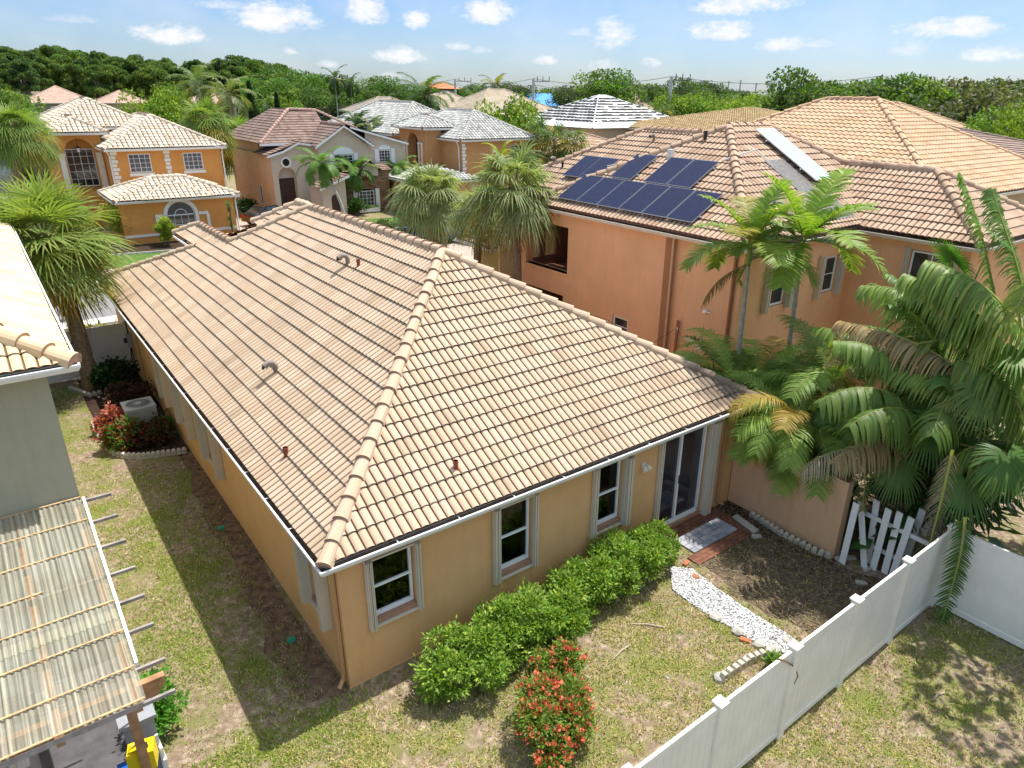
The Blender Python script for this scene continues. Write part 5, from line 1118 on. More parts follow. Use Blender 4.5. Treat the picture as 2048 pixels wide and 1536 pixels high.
r3=tile_roof('rear_roof',[[(17,8,5.9),(17,18.75,5.9),(21.4,14.35,8.36),(21.4,11.2,8.36),(18.2,8,6.57)],[(17,18.75,5.9),(25.8,18.75,5.9),(21.4,14.35,8.36)],[(21.4,11.2,8.36),(21.4,14.35,8.36),(25.8,18.75,5.9),(25.8,11.2,5.9)]],T_SOL,so_,period=.2,h=.05,course=.37,step=.035)
caps('ridge_caps',[((17,18.75,5.9),(21.4,14.35,8.36)),((21.4,11.2,8.36),(21.4,14.35,8.36))],T_SOL,MORTAR,r3,r=.16)
mb=MB();mb.profile([(13.66,12.9,5.86),(13.66,2.55,5.86),(19.5,2.55,5.86),(19.5,-1.25,5.86),(25.5,-1.25,5.86)],[(-.02,-.16),(.09,-.14),(.14,-.03),(.13,-.02)]);mb.profile([(17,18.75,5.86),(17,12.9,5.86)],[(0,-.16),(.09,-.14),(.14,-.03)]);mb.box(13.7,25.5,2.6,12.8,5.7,5.74);mb.box(17.05,25.5,12.8,18.6,5.7,5.74);mb.box(19.6,25.5,-1.2,2.6,5.7,5.74)
mb.build('gutter',plain('gutter_cream',(.66,.60,.50),.5),so_)
mb=MB();mb.profile([(13.70,12.85,5.88),(13.70,2.58,5.88),(19.5,2.58,5.88)],[(-.02,-.02),(.05,-.01),(.05,.05),(0,.07)]);mb.build('drip_edge',plain('fascia_maroon',(.14,.06,.045),.7),so_)
mb=MB();mb.box(13.78,13.9,5.45,5.75,0,5.72);mb.build('wall_chase',stucco('stucco_brownish',(.40,.18,.09)),so_)
mb=MB();mb.box(13.72,13.79,5.36,5.43,0,5.74);mb.build('downspout',plain('spout_peach',(.55,.34,.2),.5),so_)
mb=MB();mb.tube([(13.83,3.05,0),(13.83,3.05,5.7)],.05,8);mb.build('downspout',plain('spout_rust',(.36,.15,.07),.6),so_)
bX=Basis((A,13.75),(A,2.8));bY=Basis((A,2.8),(19.8,2.8));bW=Basis((19.8,2.8),(19.8,-.95))
gridwin(bX,so_,5.67,6.43,1.78,2.48,nx=1,nz=2)
for s in (1.35,4.2):
    w=gridwin(bY,so_,s+.02,s+.98,3.78,4.98,nx=1,nz=2)
    for a in (s-.2,s+1.02): shutter(bY,w,a,3.65,5.1,.18,.2)
w=gridwin(bW,so_,2.02,3.28,4.42,5.42,nx=2,nz=1);shutter(bW,w,1.85,4.35,5.5,.14,.12);shutter(bW,w,3.32,4.35,5.5,.14,.12)
# panels
def pvmat(name,c1,c2,rough=.4):
    m,nt,N,L,out=newmat(name);b=bsdf(N,L,out,rough,.2);tc=N.new('ShaderNodeTexCoord')
    n=noise_node(N,L,14,5,.75,tc.outputs['Object'],1.);mp=N.new('ShaderNodeMapping');mp.inputs['Scale'].default_value=(3,14,3);L.new(tc.outputs['Object'],mp.inputs[0]);n2=noise_node(N,L,3,5,.7,mp.outputs[0])
    r=ramp(N,L,n2.outputs[0],[(.35,c1),(.6,c2),(.78,tuple(min(1,x*5+.05) for x in c2))])
    d=ramp(N,L,n.outputs[0],[(.62,(0,0,0)),(.8,(.3,.3,.3))]);c=mixc(N,L,d.outputs[0],r.outputs[0],(.5,.5,.55));L.new(c,b.inputs['Base Color']);return m
PV=pvmat('solar_cell_blue',(.006,.008,.03),(.010,.012,.05));PVG=pvmat('solar_cell_grey',(.10,.09,.085),(.18,.165,.15));FRM=plain('panel_frame',(.30,.31,.34),.4,metal=.5);FRL=plain('panel_rail',(.5,.5,.52),.4,metal=.6)
def panel(org,u,v,nn,wd,ln,mat,label,name='solar_panel',off=.12,seams=0,fr=FRM):
    o=np.array(org)+nn*off
    mb=MB();mb.obox(o+u*.012,u*(wd-.024),v*ln,nn*.035);root=mb.build(name,fr,so_);root['label']=label
    mb=MB();mb.obox(o+u*.03+v*.02+nn*.035,u*(wd-.06),v*(ln-.04),nn*.004);mb.build('glass_face',mat,root)
    mb=MB()
    for t in (.22,.78): mb.obox(o+v*ln*t-nn*.05-u*.06,u*(wd+.12),v*.04,nn*.045)
    for s in (.1,.9): mb.obox(o+u*wd*s-nn*(off-.01)-v*.18,u*.025,v*.5,nn*.03)
    for k in range(1,seams): mb.obox(o+u*(wd*k/seams)-u*.004+nn*.040,u*.008,v*ln,nn*.002)
    mb.build('rail',FRL,root);return root
sx=math.sqrt(1+p*p);uX=np.array([0,-1.,0]);vX=np.array([1,0,p])/sx;nX=np.array([-p,0,1])/sx;zx=lambda x:5.93+p*(x-13.7)
ords=('leftmost','second','third','fourth','fifth','rightmost')
for k in range(6):
    y=11.45-k*1.095;panel((14.0,y,zx(14.0)),uX,vX,nX,1.09,1.56,PV,f'{ords[k]} of the six dark blue solar panels in the long row along the eave')
panel((15.42,10.15,zx(15.42)),uX,vX,nX,1.09,1.56,PV,'single dark blue solar panel above the left half of the long row')
panel((15.42,8.44,zx(15.42)),uX,vX,nX,1.07,1.56,PV,'left one of the pair of blue solar panels above the long row')
panel((15.42,7.36,zx(15.42)),uX,vX,nX,1.07,1.56,PV,'right one of the pair of blue solar panels above the long row')
uY=np.array([1.,0,0]);vY=np.array([0,1,p])/sx;nY=np.array([0,-p,1])/sx;zy=lambda y:5.93+p*(y-2.6)
def thermo():
    m,nt,N,L,out=newmat('collector_glass');b=bsdf(N,L,out,.15,.7);tc=N.new('ShaderNodeTexCoord');w=N.new('ShaderNodeTexWave');w.bands_direction='X';w.inputs['Scale'].default_value=1.6;w.inputs['Distortion'].default_value=.3;L.new(tc.outputs['Object'],w.inputs[0]);r=ramp(N,L,w.outputs[0],[(.3,(.30,.38,.38)),(.7,(.52,.60,.60))]);L.new(r.outputs[0],b.inputs['Base Color']);return m
panel((19.4,4.43,zy(4.43)),uY,vY,nY,1.15,3.1,thermo(),'long pale green glass solar water heating collector near the ridge','water_heating_collector',off=.3,fr=GUT)
panel((18.25,4.22,zy(4.22)),uY,vY,nY,1.12,1.72,PVG,'grey speckled solar panel next to the pale glass collector',off=.14)
panel((16.5,2.85,zy(2.85)),uY,vY,nY,1.04,1.55,PVG,'left one of three low grey speckled solar panels above the slender palms',off=.14)
panel((17.56,2.85,zy(2.85)),uY,vY,nY,1.04,1.55,PVG,'middle one of three low grey speckled solar panels above the slender palms',off=.14)
panel((18.62,2.85,zy(2.85)),uY,vY,nY,1.04,1.55,PVG,'right one of three low grey speckled solar panels',off=.14)
z2=lambda x:5.93+p*(x-17);panel((17.7,15.6,z2(17.7)),uX,vX,nX,2.2,1.6,PV,'dark blue solar panel on the rear roof half hidden by the shaggy palm',off=.15,seams=2)
mb=MB();mb.tube([(16.9,9.0,zx(16.9)+.1),(16.2,11.2,zx(15.9)+.12)],.02,6);mb.tube([(16.9,6.3,zx(16.9)+.12),(17.7,5.6,zx(17.4)+.2),(18.4,5.3,zy(5.3)+.15)],.03,6);mb.build('conduit',GUT,so_)
gooseneck(20.6,13.0,par=so_,zf=lambda x:z2(x));pipe(17.97,8.03,zx(17.97),so_,DARK,.06,.35);gooseneck(18.5,17.2,par=so_,zf=lambda x:z2(x));pipe(18.3,16.4,z2(18.3),so_,DARK,.05,.3)
mb=MB();mb.box(16.85,17.05,8.6,8.8,zx(17)-.1,zx(17)+.25);mb.build('junction_box',GUT,so_)
# security light & cable hooks on the peach wall
mb=MB();q=at_x(1408,622,13.85);mb.box(13.8,13.89,q[1]-.12,q[1]+.02,q[2]-.05,q[2]+.05);mb.tube([(13.8,q[1]-.1,q[2]),(13.7,q[1]-.35,q[2]+.05)],.02,6);mb.build('wall_lamp',WHITE,so_)
mb=MB();q=at_x(1357,640,13.85);mb.tube([(13.8,q[1],q[2]-1.6),(13.8,q[1]-.03,q[2])],.05,8);mb.build('vent_stack',plain('stack_rust',(.40,.17,.09),.6),so_)
# string lights
sl_=thing('string_lights','thin drooping cable of small bulbs in front of the peach house wall','string lights',(13,6,2));mb=MB();pp=[at_x(*q,13.2) for q in ((1170,625),(1215,640),(1300,690),(1355,655),(1372,692),(1407,672),(1395,705))]
mb.tube(pp,.008,4);mb.build('cable',DARK,sl_)
for q in pp[1::1]: mb=MB();mb.tube([q,q-np.array([0,0,.08])],.025,6);mb.build('bulb',GUT,sl_)
# small tiled canopy wing left of solar house
T_DK=tilemat('tile_dark_brown',(.19,.115,.08),(.27,.17,.12),dirtamt=.35)
mb=MB();mb.box(16.95,17.28,13.85,18.5,0,5.72);mb.build('rear_wing_wall',stucco('stucco_olive',(.46,.35,.14)),so_)
ob=thing('tiled_canopy','small dark tiled canopy on an olive wall between the shaggy palm trunks','canopy',(16,19,0));mb=MB();mb.box(16.6,17.2,18.6,21.0,0,2.8);mb.build('wall',stucco('stucco_olive',(.46,.35,.14)),ob)
roofset(ob,[(15.7,17.4,18.4,21.4,2.9,.5)],T_DK,kind='flat',course=.34,step=.05,period=1.,h=0,nseg=2);eaves(ob,[(15.7,17.4,18.4,21.4,2.9,.5)])
# ---- orange house
W_OR=stucco('stucco_orange',(.66,.30,.085));T_OR=tilemat('tile_ivory_blend',(.44,.36,.27),(.66,.58,.46),dirtamt=.2);QUO=plain('quoin_white',(.78,.74,.66),.8,var=.05)
oh=thing('orange_house','two storey orange stucco house with white corner blocks and cream tiled hip roofs','house',(8,50,0))
mb=MB();wall(mb,(3.95,44.4),(11.15,44.4),0,2.8,[arch(2.72,4.55,1.0,1.72)],.15);wall(mb,(11.15,44.4),(11.15,50.3),0,2.8);wall(mb,(3.95,50.3),(3.95,44.4),0,2.8)
wall(mb,(4.85,50.3),(12.3,50.3),0,5.6,[rect(1.1,2.55,4.04,5.33),rect(4.75,6.1,4.07,5.3)],.12);wall(mb,(12.3,50.3),(12.3,62),0,5.6);wall(mb,(4.85,55.5),(4.85,50.3),0,5.6)
wall(mb,(1.95,53.2),(4.85,53.2),0,6.6,[arch(.5,2.35,2.6,5.35)],.5);wall(mb,(1.95,63),(1.95,53.2),0,6.6);mb.box(1.97,8.5,56.5,66,0,7.0);mb.build('wall',W_OR,oh)
mb=MB();wall(mb,(2.3,53.9),(4.5,53.9),0,6.6);mb.build('entry_back_wall',W_OR,oh)
def fanwin(bs,par,s0,s1,z0,zs,k=-.1,tr=.22):
    c=(s0+s1)/2;r=(s1-s0)/2;f=MB()
    for (ra,rb) in ((r-.05,r),(r*.42-.02,r*.42+.02)):
        for i in range(14):
            a,b_=math.pi*i/14,math.pi*(i+1)/14;P4=[bs.p(c+q*math.cos(t),k,zs+q*math.sin(t)) for q,t in ((ra,a),(rb,a),(rb,b_),(ra,b_))];f.prism(P4,bs.o*.05)
    for t in (R(36),R(72),R(108),R(144)): a=bs.p(c+.0*math.cos(t),k,zs);b_=bs.p(c+r*math.cos(t),k,zs+r*math.sin(t));f.tube([a,b_],.018,5)
    bs.box(f,s0,s1,k,k+.05,zs-.03,zs+.03);bs.box(f,s0,s0+.05,k,k+.05,z0,zs);bs.box(f,s1-.05,s1,k,k+.05,z0,zs);bs.box(f,s0,s1,k,k+.05,z0,z0+.05)
    for i in range(1,4): s=s0+(s1-s0)*i/4;bs.box(f,s-.012,s+.012,k+.01,k+.04,z0,zs)
    w=f.build('arched_window',WHITE,par);g=MB();g.prism([bs.p(s,k+.01,z) for s,z in arch(s0+.02,s1-.02,z0+.02,zs)],bs.o*.01);g.build('pane',glass(),w)
    t_=MB();n=14
    for i in range(n):
        a,b_=math.pi*i/n,math.pi*(i+1)/n;P4=[bs.p(c+q*math.cos(t),.003,zs+q*math.sin(t)) for q,t in ((r+.0,a),(r+tr,a),(r+tr,b_),(r,b_))];t_.prism(P4,bs.o*.06)
    bs.box(t_,s0-tr,s0,.003,.06,z0,zs);bs.box(t_,s1,s1+tr,.003,.06,z0,zs);t_.build('trim',QUO,w);return w
b1=Basis((3.95,44.4),(11.15,44.4));b2=Basis((4.85,50.3),(12.3,50.3));b3=Basis((1.95,53.9),(4.85,53.9));b4=Basis((1.95,53.2),(4.85,53.2))
fanwin(b1,oh,2.74,4.53,1.02,1.72)
mb=MB();b1.box(mb,2.0,2.5,.003,.07,1.65,1.85);b1.box(mb,4.77,5.4,.003,.07,1.65,1.85);b1.box(mb,2.0,2.2,.003,.07,.5,1.65);b1.box(mb,5.25,5.45,.003,.07,.5,1.65);b1.box(mb,.0,7.2,.003,.05,.45,.62);mb.build('trim_band',QUO,oh)
w=gridwin(b2,oh,1.1,2.55,4.04,5.33,k=-.08,nx=4,nz=4,glassm=glass('screen_glass',(.05,.05,.06),.3));mb=MB();b2.box(mb,1.0,2.65,.003,.09,3.8,4.0);mb.build('sill',QUO,w)
w=gridwin(b2,oh,4.75,6.1,4.07,5.3,k=-.08,nx=4,nz=4,glassm=glass('screen_glass'));mb=MB();b2.box(mb,4.65,6.2,.003,.09,3.83,4.03);mb.build('sill',QUO,w)
gridwin(b3,oh,.55,2.35,2.9,5.55,k=.05,nx=4,nz=5)
mb=MB()
for k in range(10):
    z_=2.85+k*.27;L_=.42 if k%2 else .3
    b2.box(mb,.0,L_,.003,.05,z_,z_+.22);b2.box(mb,3.45+(.0 if k%2 else .06),3.45+L_+(.0 if k%2 else .06),.003,.05,z_,z_+.22)
mb.build('corner_blocks',QUO,oh)
mb=MB();b4.box(mb,.08,.42,.003,.08,2.6,5.3);b4.box(mb,2.42,2.8,.003,.08,2.6,5.3);b4.box(mb,.05,.48,.003,.1,5.1,5.3);mb.build('pilaster',QUO,oh)
mb=MB();mb.tube([(3.35,53.5,6.3),(3.35,53.5,5.75)],.02,6);mb.tube([(3.35,53.5,5.75),(3.35,53.5,5.65)],[.05,.22],10);mb.tube([(3.35,53.5,5.62),(3.35,53.5,5.35)],[.13,.08],10,1);mb.build('pendant_lamp',[DARK,WHITE],oh)
ro=[(3.65,11.5,43.95,49.85,2.88,.38),(4.45,12.7,49.9,62.5,5.72,.5),(1.6,5.35,52.8,62,6.7,.5),(1.5,9.2,56,67,6.9,.5)]
roofset(oh,ro,T_OR,kind='s',period=.33,h=.075,course=.37,step=.03,nseg=6,capr=.17);eaves(oh,ro,GUT)
tile_roof('porch_roof',[[(5.3,43.6,2.9),(9.9,43.6,2.9),(7.6,45.9,3.85)],[(5.3,43.6,2.9),(7.6,45.9,3.85),(7.6,47.5,3.85),(5.3,47.5,2.9)],[(9.9,43.6,2.9),(9.9,47.5,2.9),(7.6,47.5,3.85),(7.6,45.9,3.85)]],T_OR,oh,kind='s',period=.33,h=.075,course=.37)
mb=MB();mb.tube([(12.45,50.0,5.6),(12.4,50.25,5.3),(12.4,50.25,2.7)],.05,8);mb.build('downspout',GUT,oh);mb=MB();mb.tube([(4.6,50.0,5.6),(4.78,50.25,5.3),(4.78,50.25,2.7)],.05,8);mb.build('downspout',GUT,oh);mb=MB();mb.tube([(11.35,44.1,2.75),(11.25,44.3,2.5),(11.25,44.3,0)],.05,8);mb.build('downspout',GUT,oh)
# ---- cream and brown house
W_CR=stucco('stucco_pale_sand',(.60,.50,.385));W_CR2=stucco('stucco_tan_side',(.62,.46,.30));T_BR=tilemat('tile_flat_umber',(.155,.10,.08),(.26,.18,.15),dirt=(.35,.25,.2),dirtamt=.35,spots=False);DOOR=plain('door_dark_wood',(.05,.022,.016),.45,.4,var=.3,scale=4)
cr_=thing('cream_house','two storey cream house with dark brown tile roof, gables and white shutters','house',(20,52,0))
mb=MB();sw=[(3.7,5.55),(2.45,5.78)]+[(2.45-2.5*t,5.78-.95*math.sin(t*1.57)) for t in (.2,.4,.6,.8,1)]
wall(mb,(16.3,51),(20,51),0,5.5,[arch(.45,1.95,.3,3.1)],.55,top=[(3.7,5.55),(2.45,5.78),(1.9,5.55),(1.2,5.15),(.5,4.9),(0,4.8)])
wall(mb,(20,51),(20,50),0,5.5);wall(mb,(20,50),(24.35,50),0,5.5,[rect(1.25,3.0,3.9,4.75)],.12,top=[(4.35,5.5),(2.25,7.0),(0,5.5)])
wall(mb,(24.35,50.3),(28,50.3),0,5.5,[rect(1.2,2.3,4.05,5.0)],.12,top=[(3.65,5.55),(0,6.55)]);wall(mb,(24.35,50),(24.35,50.3),0,5.5);wall(mb,(28,50.3),(28,62),0,5.5)
mb.build('wall',W_CR,cr_)
mb=MB();wall(mb,(16.3,62),(16.3,51),0,4.8,[(7.2+a,b) for a,b in ((0,.6),(.7,.6),(.7,2.1),(0,2.1))] and [[(7.0,.5),(7.8,.5),(7.8,2.2),(7.0,2.2)]],.12);wall(mb,(16.5,62),(16.5,54.5),4.8,5.6);wall(mb,(16.5,54.5),(20,54.5),4.4,5.6);mb.build('side_wall',W_CR2,cr_)
b5=Basis((16.3,51),(20,51));b6=Basis((20,50),(24.35,50));b7=Basis((24.35,50.3),(28,50.3));b8=Basis((16.3,62),(16.3,51))
mb=MB();b5.box(mb,.5,1.9,-.5,-.44,.3,2.95);d_=mb.build('door',DOOR,cr_)
mb=MB();b5.box(mb,.42,2.0,-.55,-.5,2.95,4.0);b5.box(mb,.4,2.0,-.5,.4,.0,.3);mb.build('door_surround',W_CR,d_)
mb=MB();b5.box(mb,.8,1.0,-.43,-.40,1.3,1.5);mb.build('handle',DARK,d_)
def ring(bs,s,z,r0,r1,k0,k1,mat,name,par,n=20):
    mb=MB()
    for i in range(n):
        a,b_=2*math.pi*i/n,2*math.pi*(i+1)/n;mb.prism([bs.p(s+q*math.cos(t),k0,z+q*math.sin(t)) for q,t in ((r0,a),(r1,a),(r1,b_),(r0,b_))],bs.o*(k1-k0))
    return mb.build(name,mat,par)
rw=ring(b5,1.2,4.25,.30,.44,.003,.07,QUO,'round_window',cr_);mb=MB();mb.prism([b5.p(1.2+.3*math.cos(t),.004,4.25+.3*math.sin(t)) for t in np.linspace(0,6.28,18)[:-1]],b5.o*.01);mb.build('pane',glass(),rw)
def shw(bs,s0,s1,z0,z1,lab=None):
    w=gridwin(bs,cr_,s0,s1,z0,z1,k=-.06,nx=4,nz=4)
    for a in (s0-.42,s1+.06):
        mb=MB();bs.box(mb,a,a+.36,.004,.05,z0-.1,z1+.12)
        for k in (1,2): bs.box(mb,a+.12*k-.012,a+.12*k+.012,.05,.055,z0-.1,z1+.12)
        mb.build('shutter',WHITE,w)
    mb=MB();c=(s0+s1)/2;r=(s1-s0)/2+.06;mb.prism([bs.p(c+r*math.cos(t),.004,z1+.06+r*.62*math.sin(t)) for t in np.linspace(0,math.pi,12)],bs.o*.05);mb.build('arched_head',WHITE,w);return w
shw(b6,1.28,2.98,3.75,4.75);shw(b7,1.2,2.3,3.95,5.0)
w=gridwin(b8,cr_,7.02,7.78,.55,2.15,nx=1,nz=2);shutter(b8,w,6.8,.45,2.25,.2,.06);shutter(b8,w,7.8,.45,2.25,.2,.06)
mr=[[(15.9,51.9,5.7),(20,51.9,5.7),(22.3,54.2,7.05),(22.4,56.0,8.1),(19.9,55.9,8.2)],[(15.9,51.9,5.7),(19.9,55.9,8.2),(19.9,60,8.2),(15.9,63,5.7)],[(19.9,55.9,8.2),(22.4,56,8.1),(28.4,57,5.7),(28.4,63,5.7),(19.9,60,8.2)],
 [(22.2,49.6,7.15),(22.2,54.5,7.15),(19.6,54.5,5.5),(19.6,49.6,5.5)],[(22.2,49.6,7.15),(24.8,49.6,5.5),(24.8,51,5.5),(22.2,51,7.15)],[(22.4,50.0,7.2),(28.3,50.0,5.6),(28.3,57,5.6),(22.4,57,7.2)],
 [(18.6,50.6,5.85),(20.1,50.6,5.6),(20.1,54,5.6),(18.6,54,5.85)],[(15.95,50.6,4.95),(17.2,50.6,5.15),(18.6,50.6,5.82),(18.6,54.3,5.82),(17.2,54.3,5.15),(15.95,54.3,4.95)][:0] or [(15.9,50.6,4.85),(18.6,50.6,5.82),(18.6,54.4,5.82),(15.9,54.4,4.85)]]
r_=tile_roof('roof',mr,T_BR,cr_,kind='flat',period=.66,h=0,course=.36,step=.045,nseg=2)
T_BC=tilemat('tile_cap_rose',(.36,.23,.18),(.46,.32,.26),dirtamt=.3);caps('ridge_caps',[((15.9,51.9,5.7),(19.9,55.9,8.2)),((22.4,56,8.1),(19.9,55.9,8.2)),((22.4,56,8.1),(28.4,57,5.7)),((22.2,49.6,7.15),(22.2,54.4,7.15))],T_BC,MORTAR,r_,r=.14)
mb=MB()
def rake(a,b,dx=.0,h=.2): mb.obox((a[0],a[1]-.04,a[2]-h),(b[0]-a[0],0,b[2]-a[2]),(0,.06,0),(0,0,h*.8))
rake((19.6,49.6,5.5),(22.2,49.6,7.15));rake((22.2,49.6,7.15),(24.8,49.6,5.5));rake((22.9,49.95,7.05),(28.3,49.95,5.6));rake((18.6,50.6,5.85),(20.1,50.6,5.6));rake((15.9,50.6,4.85),(17.2,50.6,5.2));rake((17.2,50.6,5.2),(18.6,50.6,5.85));mb.box(15.85,19.8,51.85,51.95,5.5,5.7)
mb.build('rake_board',WHITE,cr_)
STONE=bricks('ledge_stone',(.40,.24,.13),(.22,.125,.07),(.10,.07,.05),.42,.11);STONE.node_tree.nodes
def stone():
    m,nt,N,L,out=newmat('ledge_stone_wall');b=bsdf(N,L,out,.9,.2);tc=N.new('ShaderNodeTexCoord');s=N.new('ShaderNodeSeparateXYZ');L.new(tc.outputs['Object'],s.inputs[0]);cb=N.new('ShaderNodeCombineXYZ');L.new(s.outputs[0],cb.inputs[0]);L.new(s.outputs[2],cb.inputs[1])
    t=N.new('ShaderNodeTexBrick');t.inputs['Scale'].default_value=1;t.inputs['Brick Width'].default_value=.45;t.inputs['Row Height'].default_value=.1;t.inputs['Mortar Size'].default_value=.012;t.inputs['Color1'].default_value=(.42,.26,.14,1);t.inputs['Color2'].default_value=(.20,.11,.06,1);t.inputs['Mortar'].default_value=(.08,.05,.04,1);L.new(cb.outputs[0],t.inputs[0]);L.new(t.outputs[0],b.inputs['Base Color']);bump(N,L,t.outputs['Fac'],-.8,.04,b);return m
YB=48.7;mb=MB();b9=Basis((21.5,YB),(25.6,YB));wall(mb,(21.5,YB),(25.6,YB),0,3.55,[arch(1.15,2.6,.55,1.75,k=.35)],.15);wall(mb,(25.6,YB),(25.6,50.3),0,3.55);wall(mb,(21.5,50),(21.5,YB),0,3.55);mb.build('stone_wall',stone(),cr_)
tile_roof('pent_roof',[[(21.3,YB-.25,3.5),(25.8,YB-.25,3.5),(25.8,50.1,4.0),(21.3,50.1,4.0)]],T_BR,cr_,kind='flat',period=.66,h=0,nseg=2,step=.045)
w=gridwin(b9,cr_,1.18,2.57,.58,1.85,k=-.06,nx=4,nz=4)
for a in (.65,2.7): mb=MB();b9.box(mb,a,a+.36,.004,.06,.4,2.0);mb.build('shutter',WHITE,w)
mb=MB();b9.box(mb,.95,2.85,.004,.4,.1,.42);fb=mb.build('flower_box',WHITE,w);lb=LB();n=500;P_=np.stack([rng.uniform(22.5,24.3,n),rng.uniform(YB-.4,YB-.05,n),rng.uniform(.42,.66,n)],1);lb.leaves(P_,randdir(n),randdir(n),np.full(n,.12),np.full(n,.07),colvar((.25,.32,.18),n,.5,.3),0);lb.build('flowers',LEAF,fb)
g=MB();g.prism([(22.9,YB-.05,3.1),(24.4,YB-.05,3.1),(24.4,YB-.05,3.6),(23.65,YB-.05,4.2),(22.9,YB-.05,3.6)],(0,-.3,0));g.build('small_gable',W_CR,cr_)
tile_roof('gable_roof',[[(22.65,YB-.5,3.55),(23.65,YB-.5,4.35),(23.65,50,4.35),(22.65,50,3.55)],[(23.65,YB-.5,4.35),(24.65,YB-.5,3.55),(24.65,50,3.55),(23.65,50,4.35)]],T_BR,cr_,kind='flat',period=.66,h=0,nseg=2,step=.045)
# entry court with arched door
mb=MB();wall(mb,(18.9,47.4),(20.95,47.4),0,2.5,[arch(.75,1.5,.05,1.55)],.12,top=[(2.05,3.3),(.0,2.5)]);wall(mb,(18.9,50),(18.9,47.4),0,2.5);mb.build('court_wall',W_CR,cr_)
mb=MB();mb.prism([(18.9+s,47.48,z_) for s,z_ in arch(.77,1.48,.05,1.55)],(0,.04,0));mb.build('arched_door',DOOR,cr_)
tile_roof('court_roof',[[(18.6,47.0,2.5),(21.2,47.0,3.45),(21.2,49.4,3.45),(18.6,49.4,2.5)]],T_BR,cr_,kind='flat',period=.66,h=0,nseg=2,step=.045);mb=MB();mb.obox((18.6,46.95,2.3),(2.6,0,.95),(0,.05,0),(0,0,.17));mb.build('rake_board',WHITE,cr_)
# ---- grey roofed tan house
W_GH=stucco('stucco_camel',(.56,.30,.13));T_GH=tilemat('tile_grey_white',(.30,.30,.275),(.56,.555,.51),dirt=(.1,.1,.09),dirtamt=.3)
gh=thing('camel_house','two storey camel brown house with speckled grey white tile roof and arched entry tower','house',(35,52,0))
mb=MB();wall(mb,(32.1,64),(32.1,47),0,5.75);wall(mb,(32.1,47),(39.8,47),0,5.75,[rect(5.4,6.7,3.9,5.3)],.12);wall(mb,(39.8,47),(39.8,60),0,5.75);mb.box(31.5,40,57,74,0,5.75)
wall(mb,(30.4,55.6),(30.4,50.6),2,6.65,[arch(1.6,3.7,3.0,5.2)],.9);wall(mb,(30.4,50.6),(32.1,50.6),2,6.65);wall(mb,(32.0,55.6),(30.4,55.6),2,6.65,[arch(.3,1.3,3,5.4)],.3);mb.build('wall',W_GH,gh)
bg_=Basis((30.4,55.6),(30.4,50.6));bg2=Basis((31.4,55.6),(31.4,50.6));b10=Basis((32.1,47),(39.8,47))
gridwin(bg2,gh,2.0,3.1,3.2,5.2,k=.05,nx=3,nz=4);gridwin(b10,gh,5.4,6.7,3.9,5.3,nx=3,nz=3)
mb=MB()
for a in (.95,1.45,3.7,4.3): bg_.box(mb,a,a+.16,.004,.1,2.9,5.3)
bg_.box(mb,.9,1.7,.004,.12,5.3,5.45);bg_.box(mb,3.65,4.5,.004,.12,5.3,5.45);bg_.box(mb,3.6,4.6,.004,.14,2.7,2.95);mb.build('pilaster',QUO,gh)
mb=MB()
for k in range(9): b10.box(mb,0,.4 if k%2 else .28,.004,.05,3.0+k*.29,3.24+k*.29)
mb.build('corner_blocks',QUO,gh)
mb=MB();mb.tube([(31.85,47.5,5.7),(31.95,47.35,5.3),(31.98,47.3,2.9)],.055,8);mb.build('downspout',GUT,gh)
rg=[(31.7,40.2,46.6,60,5.9,.54),(30.2,40.6,56.5,75,5.9,.54),(29.9,34.0,50.1,56.1,6.75,.5)]
roofset(gh,rg,T_GH,kind='s',period=.34,h=.085,course=.38,step=.03,nseg=6,capr=.17);eaves(gh,rg,GUT)
mb=MB();mb.box(26,31.9,44,50,0,2.75);mb.build('garage_wall',W_GH,gh);rr_=[(25.6,32.2,43.6,50.4,2.85,.3)];r_=tile_roof('garage_roof',hip(*rr_[0])[0],T_GH,gh,kind='s',period=.34,h=.085,course=.38);eaves(gh,rr_)
# ---- distant houses
def far_house(name,label,x0,x1,y0,dep,z,p,wm,tm,wins=(),cap=True,kind='flat',course=.42,step=.06,capm=None,white=None):
    h=thing(name,label,'house',((x0+x1)/2,y0,0));mb=MB();bs=Basis((x0+.45,y0+.45),(x1-.45,y0+.45));wall(mb,(x0+.45,y0+.45),(x1-.45,y0+.45),0,z-.1,[rect(a,b,c,d) for a,b,c,d in wins],.12);mb.box(x0+.46,x1-.46,y0+.7,y0+dep-.45,0,z-.12);mb.build('wall',wm,h)
    rc=[(x0,x1,y0,y0+dep,z,p)];f,l=hip(*rc[0]);r_=tile_roof('roof',f,tm,h,kind=kind,course=course,step=step,period=.66 if kind=='flat' else .34,h=0 if kind=='flat' else .08,nseg=1 if kind=='flat' else 4)
    if cap: caps('ridge_caps',l,capm or tm,MORTAR,r_,r=.16,L=.8,nseg=5)
    eaves(h,rc,white or GUT)
    for a,b,c,d in wins: gridwin(bs,h,a,b,c,d,k=-.05,nx=2,nz=2,fw=.12,bar=.07)
    return h
TT=lambda n,a,b,**k:tilemat(n,a,b,spots=False,**k)
T_R1=TT('tile_rose_tan',(.50,.34,.26),(.60,.43,.34),dirtamt=.3);T_R2=TT('tile_tan_orange',(.52,.34,.20),(.60,.42,.27),dirtamt=.25);T_R3=TT('tile_grey_tan',(.33,.28,.22),(.44,.38,.31),dirtamt=.4);T_R4=TT('tile_olive_tan',(.42,.35,.25),(.50,.42,.31),dirtamt=.4);T_R5=TT('tile_yellow_mottled',(.50,.40,.20),(.34,.22,.11),dirtamt=.4,dirt=(.12,.07,.04));T_R6=TT('tile_taupe',(.24,.17,.13),(.32,.24,.195),dirtamt=.3)
